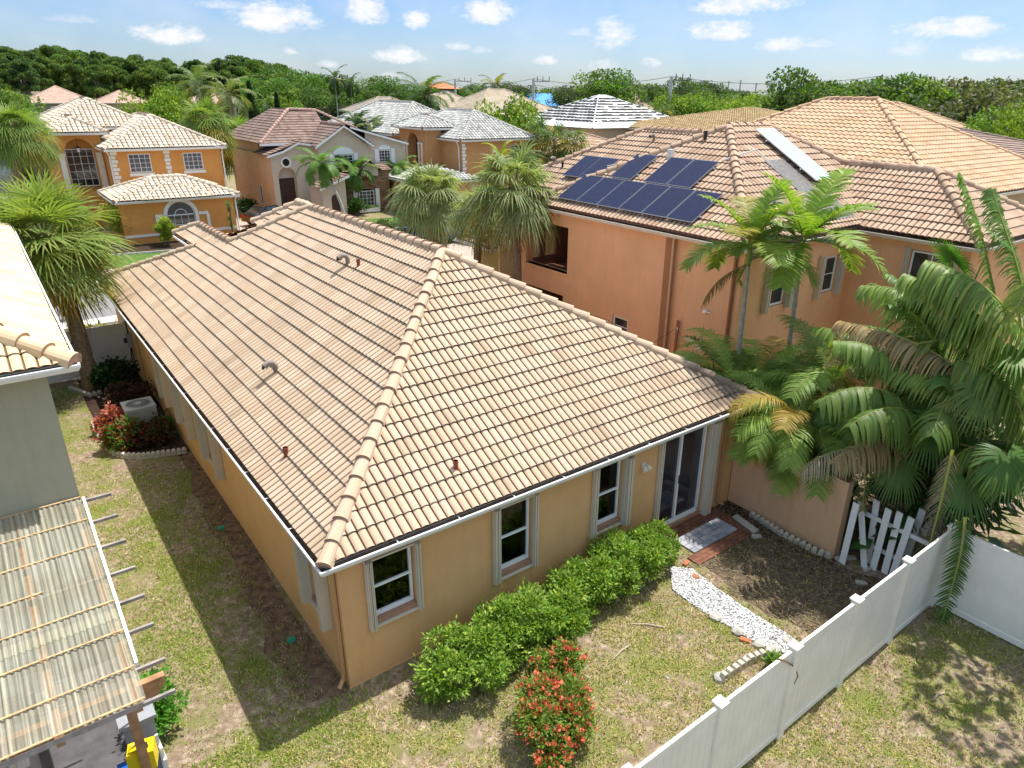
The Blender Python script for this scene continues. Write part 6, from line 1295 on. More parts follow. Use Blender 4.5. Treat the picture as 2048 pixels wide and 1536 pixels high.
W1=stucco('stucco_taupe',(.27,.24,.20));W2_=stucco('stucco_ivory',(.66,.60,.45));W3=stucco('stucco_beige',(.50,.38,.25));W4=stucco('stucco_slate',(.20,.20,.21))
far_house('taupe_house','far taupe grey house with rose tan roof at the left in front of the pines',10.6,25.6,203,15,5.9,.5,W1,T_R1,[(4.5,6,3.6,5.2),(7,8.4,3.6,5.2),(10.6,12.3,3.6,5.3)])
far_house('tan_roof_house','far house with a weathered grey roof peeking out behind the taupe house',9,22,222,14,6.3,.5,W1,T_R3)
far_house('tan_roof_house','far tan roofed house right of the taupe grey house below the pines',26.4,38,207,13,5.9,.5,W3,T_R1)
far_house('tan_roof_house','small orange tan roof far away just in front of the pines',26,38,236,13,5.9,.5,W3,T_R2)
far_house('tan_roof_house','small tan gable roof far away partly behind the round leafy tree',42,53,232,13,5.9,.5,W3,T_R1)
far_house('ivory_house','pale ivory house with a whitish flat roof behind the left coconut palms',51,66,250,16,7,.25,W2_,TT('tile_white',(.66,.66,.62),(.72,.72,.68)),[(5,6.5,2.5,4)])
far_house('ivory_house','long ivory house with pinkish roof beside the tall narrow cypresses',46,63,205,14,5.9,.35,W2_,T_R1,[(13,14.2,2.6,4.6)])
far_house('tan_roof_house','far hip roof in tan behind the brown roof peak, under the dense green trees',78,97,247,17,5.9,.5,W3,T_R1)
far_house('beige_house','long beige house with tan roof and black solar panels in the middle distance',59.8,75,160,12,5.9,.4,W3,T_R4,[(3.2,5.2,4,5.3),(6.6,8.9,3.8,5.3)])
mb=MB();mb.obox((71.2,160.6,6.25),(6.3,0,0),(0,2.6,1.05),(0,0,.1));mb.obox((72.6,163.6,7.4),(2.2,0,0),(0,2.4,.96),(0,0,.1));tag(mb.build('solar_array',PV),'black solar panels on the roof of the distant long beige house','solar panel')
far_house('slate_house','dark slate walled house with grey tan roof in the middle distance',61,76,129,12,5.9,.45,W4,T_R3,[(3.0,6.0,3.9,5.3),(7.5,8.3,3.9,5.3),(9.5,12,3.9,5.3)])
far_house('tan_roof_house','far reddish tan roof directly behind the slate walled house',100,117,215,15,5.9,.5,W3,T_R1)
far_house('tan_roof_house','far greyish hip roof to the right of the shaggy dark palm',94,112,160,16,5.9,.5,W3,T_R3)
far_house('tan_roof_house','striped tan roof just behind the speckled grey roof ridge',62,80,108,14,5.9,.5,W3,T_R4)
far_house('tan_roof_house','tan hip roof with pale ridge lines in the middle distance below the second power pole',68,90,100,18,5.9,.5,W3,T_R4)
far_house('tan_roof_house','far tan roof between the unfinished white roof and the big trees',110,130,105,16,6.2,.5,W3,T_R4)
h=thing('unfinished_roof_house','tan house whose bare white roof carries stacked rows of dark tiles','house',(72,70,0));x0,x1,y0,y1,z=59.5,79,60,78,5.9
mb=MB();wall(mb,(x0+.5,y0+.5),(x1-.5,y0+.5),0,5.8);wall(mb,(x0+.5,y1),(x0+.5,y0+.5),0,5.8,[rect(6.2,7.4,3.6,5.2),rect(9.3,10.6,3.4,5.2),rect(11.6,12.9,3.4,5.2)],.12);mb.build('wall',W3,h)
bu=Basis((x0+.5,y1),(x0+.5,y0+.5))
for a,b in ((6.2,7.4),(9.3,10.6),(11.6,12.9)): gridwin(bu,h,a,b,3.5,5.2,nx=1,nz=2,fw=.14,bar=.08)
mb=MB();f,l=hip(x0,x1,y0,y1,z,.42)
for q in f: mb.add(q,[tuple(range(len(q)))])
mb.build('roof_underlay',plain('underlay_white',(.62,.62,.60),.7),h);mb=MB();rr_=random.Random(4)
for fc in f:
    P_=[np.array(q) for q in fc];e0,e1=P_[0],P_[1];topm=P_[2] if len(P_)==3 else P_[2];tl=P_[-1]
    for k in range(2,11):
        t=k/11.5;a=e0+(tl-e0)*t;b=e1+((P_[2])-e1)*t;T=np.linalg.norm(b-a);n=int(T/.75)
        for i in range(n):
            if rr_.random()<.07: continue
            c=a+(b-a)*(i+rr_.uniform(0,.08))/max(n,1);d=(b-a)/T;mb.obox(c+np.array([0,0,.05]),d*rr_.uniform(.6,.74),np.cross([0,0,1.],d)*.36,(0,0,rr_.uniform(.1,.2)))
mb.build('stacked_tiles',TT('tile_charcoal',(.16,.15,.13),(.26,.24,.21)),h);caps('ridge_caps',l,plain('cap_white',(.78,.78,.76)),MORTAR,h,r=.12,L=1.)
far_house('tan_roof_house','big mottled yellow brown hip roof behind the solar house',66,92,37.5,27,5.9,.2,W3,T_R5,kind='s',course=.45)
far_house('tan_roof_house','small mottled roof just left of the big fluffy green bush',76,100,36,10,5.4,.3,W3,T_R5)
far_house('tan_roof_house','big two tone tan hip roof directly behind the solar house',28.5,44,3.8,18.5,5.9,.5,W3,T_R2,kind='barrel',course=.37,step=.035) 
far_house('tan_roof_house','far orange tan roof peak behind the big tan hip roof',84,101,30,20,5.9,.42,W3,T_R2)
far_house('taupe_roof_house','house with flat taupe brown tile roof at the right edge',50,75,12,20,5.6,.24,W3,T_R6,kind='flat')
far_house('low_roof_house','low reddish tile roof between the grey roof and the solar house',47,60,50,12,3.6,.35,W3,T_SOL)
tp_=far_house('tan_roof_house','far house with a bright blue tarpaulin over its roof',150,168,190,16,5.9,.45,W3,T_R1)
mb=MB();mb.add([(148.5,188.9,6.0),(165,188.9,6.0),(163,196.8,9.9),(154,196.8,9.9)],[(0,1,2,3)]);mb.add([(148.3,188.9,6.2),(154,196.8,9.9),(154,200,9.9),(148.3,206,6.2)],[(0,1,2,3)]);tag(mb.build('blue_tarpaulin',plain('tarp_blue',(.03,.25,.62),.5,var=.2)),'bright blue tarpaulin covering a far roof','tarpaulin')
cp_=thing('cupola','small far orange tiled pavilion roof standing above the other roofs','pavilion',(150,245,0));mb=MB();mb.box(143,151,240,248,0,11);mb.build('wall',W3,cp_);f,l=hip(141.5,152.5,238.5,249.5,11,.45);tile_roof('roof',f,plain('tile_bright_orange',(.62,.20,.09)),cp_,kind='flat',course=.6,h=0,nseg=1)
# ============================================================ MIDDLE DISTANCE PLANTS
def gz(px,py): q=at_z(px,py);return q[0],q[1]
def crown_at(px,py,x,y):  # height of a crown centre seen at (px,py) above ground point (x,y)
    return at_d(px,py,math.hypot(x-CAM[0],y-CAM[1]))
for (bx,by,cx,cy,cr,seed,lab,sil) in ((875,497,858,385,2.05,101,'shaggy palm with an orange brown trunk in front of the blue car',True),(950,532,962,420,1.5,102,'drooping shaggy palm in the middle of the clump of three beside the driveway',True),(1037,562,1028,372,1.95,103,'tallest shaggy palm of the three, its trunk right at the olive wall',True)):
    q=at_d(bx,by,{101:36,102:31,103:27.5}[seed]);x,y=q[0],q[1];H=crown_at(cx,cy,x,y)[2];c=crown_at(cx,cy,x,y)
    sabal(lab,x,y,H,seed,sp=1.85,cr=cr,lean=(c[0]-x,c[1]-y),n=38,r0=.19,col=(.22,.265,.095),nb=30,droop=.7,silver=sil,yellow=.05,dead=3,sag=.25,w=.07)
x,y=20.2,30.5;sabal('thin leaved shaggy palm between the camel house and the olive wall',x,y,4.0,104,cr=1.4,n=40,col=(.15,.19,.06),nb=26,droop=.9,silver=True,dead=5,sag=.5,w=.05)
x,y=27.5,38;H=at_d(1002,318,math.hypot(x-CAM[0],y-CAM[1]))
feather_palm('bright yellow green plume like palm in front of the camel house',H[0],H[1],H[2]-.5,110,L=2.0,n=9,r0=.13,nl=70,LL=.34,LW=.05,bend=2.3,hang=.35,vee=.8,col=(.27,.31,.03),name='foxtail_palm',yellow=.3,mat=GBARK,fwd=.5)
for (bx,by,cx,cy,L,seed,lab) in ((690,445,641,325,2.3,111,'left one of the two leaning palms in front of the cream house'),(730,425,708,338,2.4,112,'right one of the two leaning palms in front of the cream house'),(800,415,795,335,2.2,113,'low dark green palm at the corner of the cream house stone wing')):
    x,y=gz(bx,by);c=crown_at(cx,cy,x,y);feather_palm(lab,x,y,c[2]-.6,seed,L=L,n=17,lean=(c[0]-x,c[1]-y),r0=.12,nl=44,LL=.6,LW=.08,bend=2.1,hang=.45,col=(.11,.215,.035),yellow=.05,el0=1.1,el1=-.3)
for (bx,by,cx,cy,cr,seed,lab,n) in ((482,395,472,272,2.7,114,'tall shaggy palm in the gap between the orange and the cream house',52),(420,330,412,240,2.5,115,'bushy palm crown rising behind the right corner of the orange house',44),(22,345,28,250,1.75,116,'big shaggy palm with a scaly brown trunk at the left edge by the lake',54),(66,310,62,265,1.6,117,'second shaggy palm by the lake, slightly behind the one at the left edge',48)):
    x,y=gz(bx,by)
    if seed in (116,117): d=52 if seed==116 else 58;q=at_d(bx,by,d);x,y=q[0],q[1]
    if seed==115: q=at_d(405,300,68);x,y=q[0],q[1]
    c=crown_at(cx,cy,x,y);sabal(lab,x,y,c[2],seed,cr=cr,lean=(c[0]-x,c[1]-y),n=n,r0=.24,col=(.17,.245,.055),nb=24,droop=.5,yellow=.15,dead=6,sag=.5,w=.07,k=3)
# plants in front of the orange house
x,y=gz(273,482);shrub('leafy_bush','large lime green bush with a few orange flowers at the orange house wall',x,y+.4,1.9,3.0,.17,8000,(.33,.38,.06),120,nc=22,col2=(.38,.38,.06),fl=((.6,.15,.04),60,.14,4))
x,y=gz(337,492)
t_=shrub('small_tree','small round lime green tree in the mulch bed of the orange house',x,y,.75,2.1,.12,4200,(.25,.33,.04),121,nc=16,cat='tree')
for (px,py,c1,c2,R_,lab,sd) in ((350,452,(.34,.20,.05),(.12,.16,.03),.7,'yellow and bronze croton under the arched window',122),(378,452,(.46,.03,.08),(.30,.03,.06),.65,'crimson red leaved plant under the arched window',123),(408,455,(.08,.17,.04),(.10,.22,.05),.75,'spiky dark green plant right of the crimson one',124)):
    x,y=gz(px,py+8);root=thing('cordyline',lab,'plant',(x,y,0),local=True);lb=LB();r=np.random.default_rng(sd);n=260;a=r.uniform(0,6.28,n);e=r.uniform(.1,1.4,n);D=np.stack([np.cos(a)*np.cos(e),np.sin(a)*np.cos(e),np.sin(e)],1);B_=np.stack([r.uniform(-.45,.45,n),r.uniform(-.3,.3,n),r.uniform(.2,1.0,n)],1);S=nrm(np.cross(D,[0,0,1.]));C=np.where(r.uniform(size=(n,1))<.7,colvar(c1,n,.25,.1,r),colvar(c2,n,.25,.1,r));lb.strips(B_,D,S,r.uniform(.5,.8,n),np.full(n,.09),C,.35,k=3);lb.build('leaves',LEAF,root);mb=MB();mb.tube([(0,0,0),(0,0,1.0)],.03,6);mb.tube([(.3,0,0),(.35,.1,.8)],.03,6);mb.build('stem',BARK,root)
x,y=gz(467,478);root=thing('yucca','narrow spiky yucca at the right corner of the orange house','plant',(x,y,0),local=True);lb=LB();r=np.random.default_rng(7)
for h in (.8,1.3,1.9,2.3):
    n=60;a=r.uniform(0,6.28,n);e=r.uniform(-.2,1.4,n);D=np.stack([np.cos(a)*np.cos(e),np.sin(a)*np.cos(e),np.sin(e)],1);lb.strips(np.tile([[0,0,h]],(n,1)),D,nrm(np.cross(D,[0,0,1.])),r.uniform(.4,.6,n),np.full(n,.05),colvar((.10,.18,.05),n,.3,.1,r),.2,k=2)
lb.build('leaves',LEAF,root);mb=MB();mb.tube([(0,0,0),(.05,0,2.4)],.06,8);mb.build('trunk',BARK,root)
for (px,py,R_,H_,c,lab,sd) in ((500,432,.9,1.5,(.03,.07,.02),'dark bush in the shade beside the orange house downspout',130),(505,400,1.0,1.8,(.04,.09,.02),'dark green bush against the cream house side wall',131),(715,432,.9,1.6,(.05,.12,.025),'dark green bush under the small arched courtyard door',132),(745,420,.8,1.3,(.10,.2,.04),'green bush with orange blossoms left of the flower box window',133),(820,450,1.2,1.0,(.06,.11,.03),'low hedge in front of the stone wing',134),(770,462,1.0,.5,(.10,.12,.05),'low ground covering plants beside the street lawn',135),(1112,600,.8,1.6,(.06,.12,.03),'small weeping bush in the gap below the peach house porch',136),(1075,590,.6,1.3,(.20,.26,.05),'yellow green sprig between the olive wall and the porch',137),(1070,345,2.2,3.4,(.10,.16,.04),'leafy bush behind the tallest shaggy palm',138)):
    x,y=gz(px,py);fl=((.75,.3,.05),90,.13,5) if sd==133 else None;shrub('leafy_bush',lab,x,y,R_,H_,.17,2200,c,sd,nc=14,fl=fl)
for (px,py,r_,h_,lab) in ((520,440,.3,.45,'pale round planter by the cream house door'),(512,418,.25,.35,'small white pot at the cream house side wall')):
    x,y=gz(px,py);mb=MB();mb.tube([(x,y,0),(x,y,h_)],[r_*.7,r_],14);mb.tube([(x,y,h_),(x,y,h_+.03)],[r_*1.05,r_*1.05],14);tag(mb.build('planter',CONC),lab,'planter')
# ============================================================ TREES FURTHER AWAY (one of each kind, then copies)
protos={}
def proto(k,**a): protos[k]=make_tree('pine_tree' if a.get('kind')=='pine' else 'leafy_tree','t','tree',mat=LEAF,**a)
PB=plain('pine_bark',(.24,.19,.15),.9,var=.3)
proto('pine0',seed=1,H=20,R=4.0,crown0=.5,nc=34,leaf=.5,N=10500,col=(0.095,0.160,0.036),kind='pine',trunk=.28,bark=PB)
proto('pine1',seed=2,H=20,R=4.4,crown0=.46,nc=38,leaf=.5,N=10500,col=(0.116,0.188,0.036),kind='pine',trunk=.28,bark=PB)
proto('pine2',seed=3,H=20,R=3.6,crown0=.56,nc=30,leaf=.5,N=10500,col=(0.080,0.140,0.042),kind='pine',trunk=.26,bark=PB)
proto('oak0',seed=11,H=10,R=5.2,crown0=.18,nc=34,leaf=.42,N=9000,col=(0.078,0.137,0.029),trunk=.3)
proto('oak1',seed=12,H=10,R=4.6,crown0=.2,nc=30,leaf=.42,N=8500,col=(0.111,0.189,0.033),trunk=.3)
proto('oak2',seed=13,H=10,R=5.6,crown0=.14,nc=36,leaf=.4,N=9000,col=(0.065,0.098,0.039),trunk=.3)
proto('lime',seed=14,H=8,R=4.8,crown0=.1,nc=30,leaf=.38,N=8500,col=(.15,.235,.03),trunk=.25)
proto('scrub',seed=15,H=9,R=6.5,crown0=.08,nc=34,leaf=.45,N=8000,col=(0.111,0.130,0.058),trunk=.25)
used=set()
def place(k,px,ty,dist,Hs=None,w=1.,label=None,group=None,cat='tree',zt=None,name=None):
    base=at_d(px,ty,dist);H=max(3.,base[2]);H0={'p':20,'o':10,'l':8,'s':9}[k[0]];s=H/H0;sc=(s*w,s*w,s);loc=(base[0],base[1],0);rz=random.uniform(0,6.28)
    if k not in used:
        o=protos[k];used.add(k);o.location=loc;o.rotation_euler=(0,0,rz);o.scale=sc
        if label:o['label']=label
        if group:o['group']=group
        if cat:o['category']=cat
        return o
    return copy_tree(protos[k],loc,rz,sc,label,cat,group)
PL='dark tall pine in the dense belt of pines along the left skyline'
tops=[(-20,100),(20,100),(60,98),(110,96),(150,104),(200,106),(250,112),(290,112),(330,122),(380,122),(420,122),(470,110),(520,126)]
for row,(dd,dy) in enumerate(((238,24),(250,10),(262,0),(280,0),(300,4))):
    for px in range(-60,545,34):
        x=px+random.uniform(-12,12)+row*9;ty=np.interp(x,[t[0] for t in tops],[t[1] for t in tops])+dy+random.uniform(-3,9);place('pine%d'%random.randrange(3),x,ty,dd+random.uniform(-5,5),w=random.uniform(.9,1.25),label=PL,group='pines of the left skyline belt',cat='pine tree')
CLb='dense round leafy tree in the mixed green belt behind the middle houses';CG='leafy trees of the middle belt'
for px,ty,d,k,w in ((545,140,225,'oak0',1.1),(575,150,215,'oak1',1),(600,148,240,'oak0',1.1),(630,158,200,'oak1',1.1),(655,152,250,'oak2',1.1),(690,168,200,'oak1',1),(720,175,190,'oak0',1.1),(755,160,230,'oak1',1.2),(780,168,220,'oak0',1),(560,165,190,'oak1',1.1),(585,172,195,'oak0',1.2),(735,178,250,'oak2',1.2),(805,172,260,'oak0',1),(530,150,240,'oak0',1),(515,165,200,'oak1',1.1),(640,178,185,'oak0',1.2),(870,168,300,'oak2',1.2),(900,172,330,'oak0',1.3),(935,172,300,'oak0',1.2),(965,178,290,'oak1',1.2),(1015,168,280,'oak2',1.1),(1045,172,260,'oak2',1),(1090,182,300,'oak1',1.2),(1130,178,280,'oak0',1.2),(1150,172,240,'oak2',1),(1165,180,260,'oak1',1)):
    place(k,px,ty,d,w=w,label=CLb,group=CG)
ML='rounded dark green tree in the tree line right of the power pole';MG='trees right of the power pole'
for px,ty,d,k,w in ((1345,178,230,'oak2',1.2),(1375,162,240,'oak0',1.1),(1405,164,250,'oak2',1.1),(1430,172,250,'oak0',1.1),(1460,180,260,'oak2',1.2),(1490,186,240,'oak0',1.),(1390,185,200,'oak0',1.2),(1440,195,200,'oak1',1.2),(1315,180,220,'oak1',1.1)):
    place(k,px,ty,d,w=w,label=ML,group=MG)
place('oak1',1205,150,165,w=1.15,label='big round green tree right above the unfinished white roof')
place('oak0',1262,160,175,w=1.1,label='second big green tree directly right of the one above the white roof')
place('oak2',1300,172,190,w=1.,label='smaller olive tree between the two big green trees and the power pole')
LL_='low bright yellow green bushy tree in the sunny band behind the mottled roof';LG='bright bushy trees behind the mottled roof'
for px,ty,d,w in ((1355,195,150,1),(1385,198,150,1.1),(1415,196,160,1.1),(1450,200,150,1.1),(1480,205,145,1.1),(1515,205,140,1.2),(1550,210,135,1.1),(1530,190,200,1.2),(1580,200,150,1),(1640,215,120,1.)): place('lime',px,ty,d,w=w,label=LL_,group=LG)
place('oak0',1615,150,112,w=.95,label='tall dark tree standing alone between the mottled roof and the tan roof peak')
place('oak0',1650,175,118,w=.9,label='darker lower tree leaning against the tall lone dark tree')
for px,ty,lab,k in ((1715,175,'first of three big green trees behind the far orange tan roof peak','oak1'),(1775,160,'middle and tallest of three big green trees behind the far orange tan roof peak','oak0'),(1835,166,'last of three big green trees behind the far orange tan roof peak','oak1')): place(k,px,ty,125,w=1.1,label=lab)
for px,ty,d,k in ((1880,172,160,'scrub'),(1910,168,170,'oak2'),(1945,172,165,'scrub'),(1975,170,160,'oak0'),(2010,172,150,'oak0'),(2045,172,150,'scrub'),(2075,178,150,'oak2'),(1990,190,120,'scrub'),(1925,195,130,'scrub'),(1870,190,140,'scrub')): place(k,px,ty,d,w=1.2,label='olive green tree in the shaggy tree line at the right skyline',group='trees of the right skyline')
place('lime',2015,222,100,w=.7,label='bright yellow green tree top above the taupe roof at the right edge')
place('lime',2050,205,115,w=.8,label='lime green tree cut by the right edge of the picture')
place('lime',318,182,95,w=.75,label='round tree, half lime and half dark green, behind the orange house roof')
place('oak1',345,186,98,w=.6,label='dark half of the round tree group behind the orange house roof')
place('oak1',55,235,74,w=.6,label='leafy green tree at the left edge between the lake palms')
place('oak1',-10,185,120,w=1.0,label='large light green tree at the very left edge before the pines')
place('oak1',35,195,125,w=.9,label='light green tree left of the taupe grey house')
place('lime',1015,205,78,w=.75,label='yellow leaved tree between the speckled grey roof and the striped tan roofs')
place('lime',430,215,120,w=.6,label='sunlit bush in front of the long ivory house')
place('oak1',165,205,150,w=.8,label='small green tree between the taupe house and the next tan roof')
place('lime',560,195,150,w=.7,label='bright green tree right of the narrow cypresses')
place('oak1',1595,232,72,w=.6,label='fluffy round green bush left of the big two tone tan roof')
place('oak0',735,245,85,w=.6,label='dark tree behind the cream house roof ridge')
# shaggy palms and coconut palms of the middle distance
def fpalm(lab,px,ty,d,L,seed,n=15,nl=22,LL=.9,LW=.14,col=(.07,.12,.03),droop=2.2,hang=.5,r0=.16,nm='coconut_palm'):
    c=at_d(px,ty,d);feather_palm(lab,c[0],c[1],c[2]-L*.45,seed,L=L,n=n,r0=r0,nl=nl,LL=LL,LW=LW,bend=droop,hang=hang,shaft=False,col=col,name=nm,k=2,el0=1.3,el1=-.5,yellow=.1)
fpalm('coconut palm with pale fronds in front of the pines, left of the pair',390,135,105,4.6,140,LL=1.1,LW=.2,col=(.12,.165,.05),n=17)
fpalm('coconut palm with pale fronds in front of the pines, right of the pair',452,158,100,3.9,141,LL=1.0,LW=.2,col=(.15,.18,.06),n=15)
fpalm('tall thin royal palm standing above the middle skyline, left of two',668,140,175,4.2,142,LL=1.1,LW=.25,col=(.045,.09,.025),n=14)
fpalm('second royal palm above the middle skyline, right of two',700,152,178,3.6,143,LL=1.0,LW=.25,col=(.06,.105,.03),n=13)
fpalm('big dark shaggy palm between the slate house and the speckled grey roof',845,160,112,5.0,144,LL=1.2,LW=.22,col=(.06,.115,.025),n=26,nl=26)
fpalm('grey green palm standing against the horizon left of the second power pole',992,155,200,5.6,145,LL=1.5,LW=.3,col=(.07,.09,.045),n=20)
fpalm('dark palm cluster behind the cream house roof ridge',712,228,82,2.6,146,LL=.8,LW=.16,col=(.035,.07,.02),n=22)
fpalm('olive green palm cluster right behind the brown ridge of the cream house',745,240,80,2.2,147,LL=.7,LW=.14,col=(.11,.15,.04),n=20)
fpalm('palm top among the trees right of the slate house roof',770,195,190,4.0,148,LL=1.1,LW=.3,n=14)
fpalm('pale palm in front of the long ivory house',532,190,130,2.6,149,LL=.8,LW=.18,col=(.10,.15,.04),n=12)
for (px,ty,d,cr,lab,sd) in ((1075,238,72,2.0,'fan leaved palm behind the low reddish roof, left of three',150),(1110,250,70,2.2,'fan leaved palm behind the low reddish roof, middle of three',151),(1150,258,68,1.9,'fan leaved palm behind the low reddish roof, right of three',152),(1332,212,110,1.9,'small round fan palm behind the mottled roof hip',153)):
    c=at_d(px,ty,d);sabal(lab,c[0],c[1],c[2]-cr*.6,sd,cr=cr,n=26,col=(.09,.14,.045),nb=14,droop=.6,dead=0,k=2,w=.12,bt=False)
for (px,ty,d,lab,sd) in ((497,165,110,'taller of two narrow dark cypress columns',1),(476,185,112,'shorter of two narrow dark cypress columns',2),(552,188,120,'thin dark cypress column behind the tan hip roof',3)):
    c=at_d(px,ty,d);H=c[2];root=thing('cypress_tree',lab,'tree',(c[0],c[1],0),local=True);r=np.random.default_rng(sd);n=2600;z=r.uniform(.02,1,n)*H;rad=.75*np.sqrt(np.clip(1-(z/H),0,1))*r.uniform(.4,1,n);a=r.uniform(0,6.28,n);P_=np.stack([rad*np.cos(a),rad*np.sin(a),z],1);D=nrm(np.stack([np.cos(a)*.3,np.sin(a)*.3,np.ones(n)],1)+randdir(n,r)*.3);lb=LB();lb.leaves(P_,D,nrm(np.cross(D,randdir(n,r))),r.uniform(.3,.5,n),np.full(n,.14),colvar((.025,.05,.02),n,.35,.1,r),0);lb.build('crown',LEAF,root);mb=MB();mb.tube([(0,0,0),(0,0,H*.8)],[.12,.03],6);mb.build('trunk',BARK,root)
# distant woods as one mass
def woods():
    r=np.random.default_rng(77);N=70000;d=260+ (r.uniform(0,1,N)**1.6)*1300;a=r.uniform(R(-12),R(88),N);x=CAM[0]+d*np.sin(a);y=CAM[1]+d*np.cos(a)
    cell=(np.sin(x*.11+1.3)*np.sin(y*.13)+np.sin(x*.31+y*.17)+np.sin(y*.37-x*.21)*.6);h=6.3+1.5*cell;z=h*r.uniform(.3,1,N)**.5
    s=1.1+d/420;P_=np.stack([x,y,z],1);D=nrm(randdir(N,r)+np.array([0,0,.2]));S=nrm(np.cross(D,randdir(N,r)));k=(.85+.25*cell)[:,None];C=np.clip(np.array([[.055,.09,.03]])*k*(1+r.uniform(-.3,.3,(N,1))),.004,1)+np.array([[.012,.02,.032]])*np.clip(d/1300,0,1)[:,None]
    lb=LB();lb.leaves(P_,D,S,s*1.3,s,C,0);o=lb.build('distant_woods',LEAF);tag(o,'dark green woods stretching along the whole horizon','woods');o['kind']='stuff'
woods()
sheet('meadow',[(-300,66),(-60,66),(-60,160),(30,170),(34,64),(46,64),(46,44),(60,44),(100,10),(2000,10),(2000,3500),(-2000,3500)],.0045,plain('far_grass',(.10,.125,.04),.95,.1,var=.35,scale=.3))
# back yards around the peach house
sheet('side_yard',[(10.9,-12),(14,-12),(13.9,17),(10.9,19)],.006,DIRT)
# ============================================================ CARS
def car(name,label,x,y,rz,paint,L=4.6,W=1.82,Hh=1.45,suv=False):
    root=thing(name,label,'car',(x,y,0),local=True);root.rotation_euler=(0,0,rz);h=W/2
    # side profile (x forward), lofted across the width
    if suv: pr=[(-L/2,.35),(-L/2,.95),(-L/2+.12,1.1),(-L/2+.35,1.15),(L/2-1.25,1.1),(L/2-.25,1.0),(L/2,.8),(L/2,.35)]
    else: pr=[(-L/2,.38),(-L/2,.85),(-L/2+.15,.98),(-L/2+.8,1.0),(L/2-1.35,.95),(L/2-.3,.82),(L/2,.62),(L/2,.32)]
    def loft(prof,ws,mi,mb):
        V=[];n=len(prof);m=len(ws)
        for (yy,sx,sz) in ws:
            for (a,b) in prof: V.append((a*sx,yy,.3+(b-.3)*sz))
        F=[]
        for i in range(m-1):
            for j in range(n-1): F.append((i*n+j,(i+1)*n+j,(i+1)*n+j+1,i*n+j+1))
        F+=[tuple(range(n))[::-1],tuple((m-1)*n+j for j in range(n))];mb.add(V,F,mi)
    mb=MB();loft(pr,[(-h,.965,.9),(-h+.06,.985,.97),(-h+.25,1,1),(h-.25,1,1),(h-.06,.985,.97),(h,.965,.9)],0,mb);b=mb.build('body',paint,root,True)
    zt=Hh;a0,a1,a2,a3=(-L/2+.45,-L/2+1.15,L/2-2.35,L/2-1.35) if not suv else (-L/2+.15,-L/2+.45,L/2-2.2,L/2-1.35);zb=.97 if not suv else 1.1
    mb=MB();V=[(a0,-h+.1,zb),(a3,-h+.1,zb-.03),(a3,h-.1,zb-.03),(a0,h-.1,zb),(a1,-h+.28,zt),(a2,-h+.28,zt),(a2,h-.28,zt),(a1,h-.28,zt)];mb.add(V,[(0,1,5,4),(1,2,6,5),(2,3,7,6),(3,0,4,7)]);mb.build('window_glass',glass(),root)
    mb=MB();mb.box(a1-.03,a2+.05,-h+.26,h-.26,zt-.02,zt+.035)
    for sg in (-1,1):
        for (p,q) in (((a0,zb),(a1,zt)),((a3,zb-.03),(a2,zt)),(((a1+a2)/2+.05,zb),((a1+a2)/2,zt))): mb.tube([(p[0],sg*(h-.1),p[1]),(q[0],sg*(h-.28),q[1])],.035,5)
    mb.build('roof',paint,root)
    for sx in (-L/2+.85,L/2-.88):
        for sg in (-1,1):
            mb=MB();mb.tube([(sx,sg*(h-.22),.33),(sx,sg*(h+.01),.33)],.33,20);w=mb.build('wheel',plain('tyre_black',(.02,.02,.02),.8),root);mb=MB();mb.tube([(sx,sg*(h-.02),.33),(sx,sg*(h+.022),.33)],.21,14);mb.build('rim',plain('alloy',(.5,.5,.52),.3,metal=.8),w)
    for sg in (-1,1):
        mb=MB();mb.box(L/2-.16,L/2+.004,sg*h*.62-.2,sg*h*.62+.2,.6,.74);mb.build('headlight',plain('lamp_clear',(.7,.72,.75),.1),root)
        mb=MB();mb.box(-L/2-.004,-L/2+.12,sg*h*.66-.2,sg*h*.66+.18,.68,.86);mb.build('tail_light',plain('lamp_red',(.4,.01,.01),.2),root)
        mb=MB();mb.box(a3-.25,a3-.1,sg*(h+.1)-.09,sg*(h+.1)+.09,zb,zb+.13);mb.build('mirror',paint,root)
    return root
def carpaint(n,c): 
    m,nt,N,L,out=newmat(n);b=bsdf(N,L,out,.22,.6,.3);b.inputs['Base Color'].default_value=c4(c);b.inputs['Coat Weight'].default_value=1.;return m
car('parked_car','dark blue car parked in the street behind the shaggy palm trunk',21.6,35.2,R(110),carpaint('paint_dark_blue',(.015,.03,.16)))
x,y=gz(548,452);car('parked_car','black car on the paved drive of the cream house, only its top showing',x+.4,y+1.2,R(20),carpaint('paint_black',(.008,.008,.01)))
q=at_d(910,488,47);car('parked_car','silver white car partly hidden behind the shaggy palms',24.2,31.4,R(105),carpaint('paint_white',(.65,.66,.68)),suv=True,Hh=1.65)
# mailbox
x,y=gz(136,640);mb_=thing('mailbox','black double mailbox on a post beside the street, behind the forked palm','mailbox',(x,y,0));mb=MB();mb.box(x-.05,x+.05,y-.05,y+.05,0,1.15);mb.build('post',DARK,mb_)
for s in (-.2,.2):
    mb=MB();mb.prism([(x+s-.12,y-.25,1.15),(x+s+.12,y-.25,1.15),(x+s+.12,y-.25,1.32),(x+s+.07,y-.25,1.4),(x+s-.07,y-.25,1.4),(x+s-.12,y-.25,1.32)],(0,.5,0));mb.build('box',DARK,mb_)
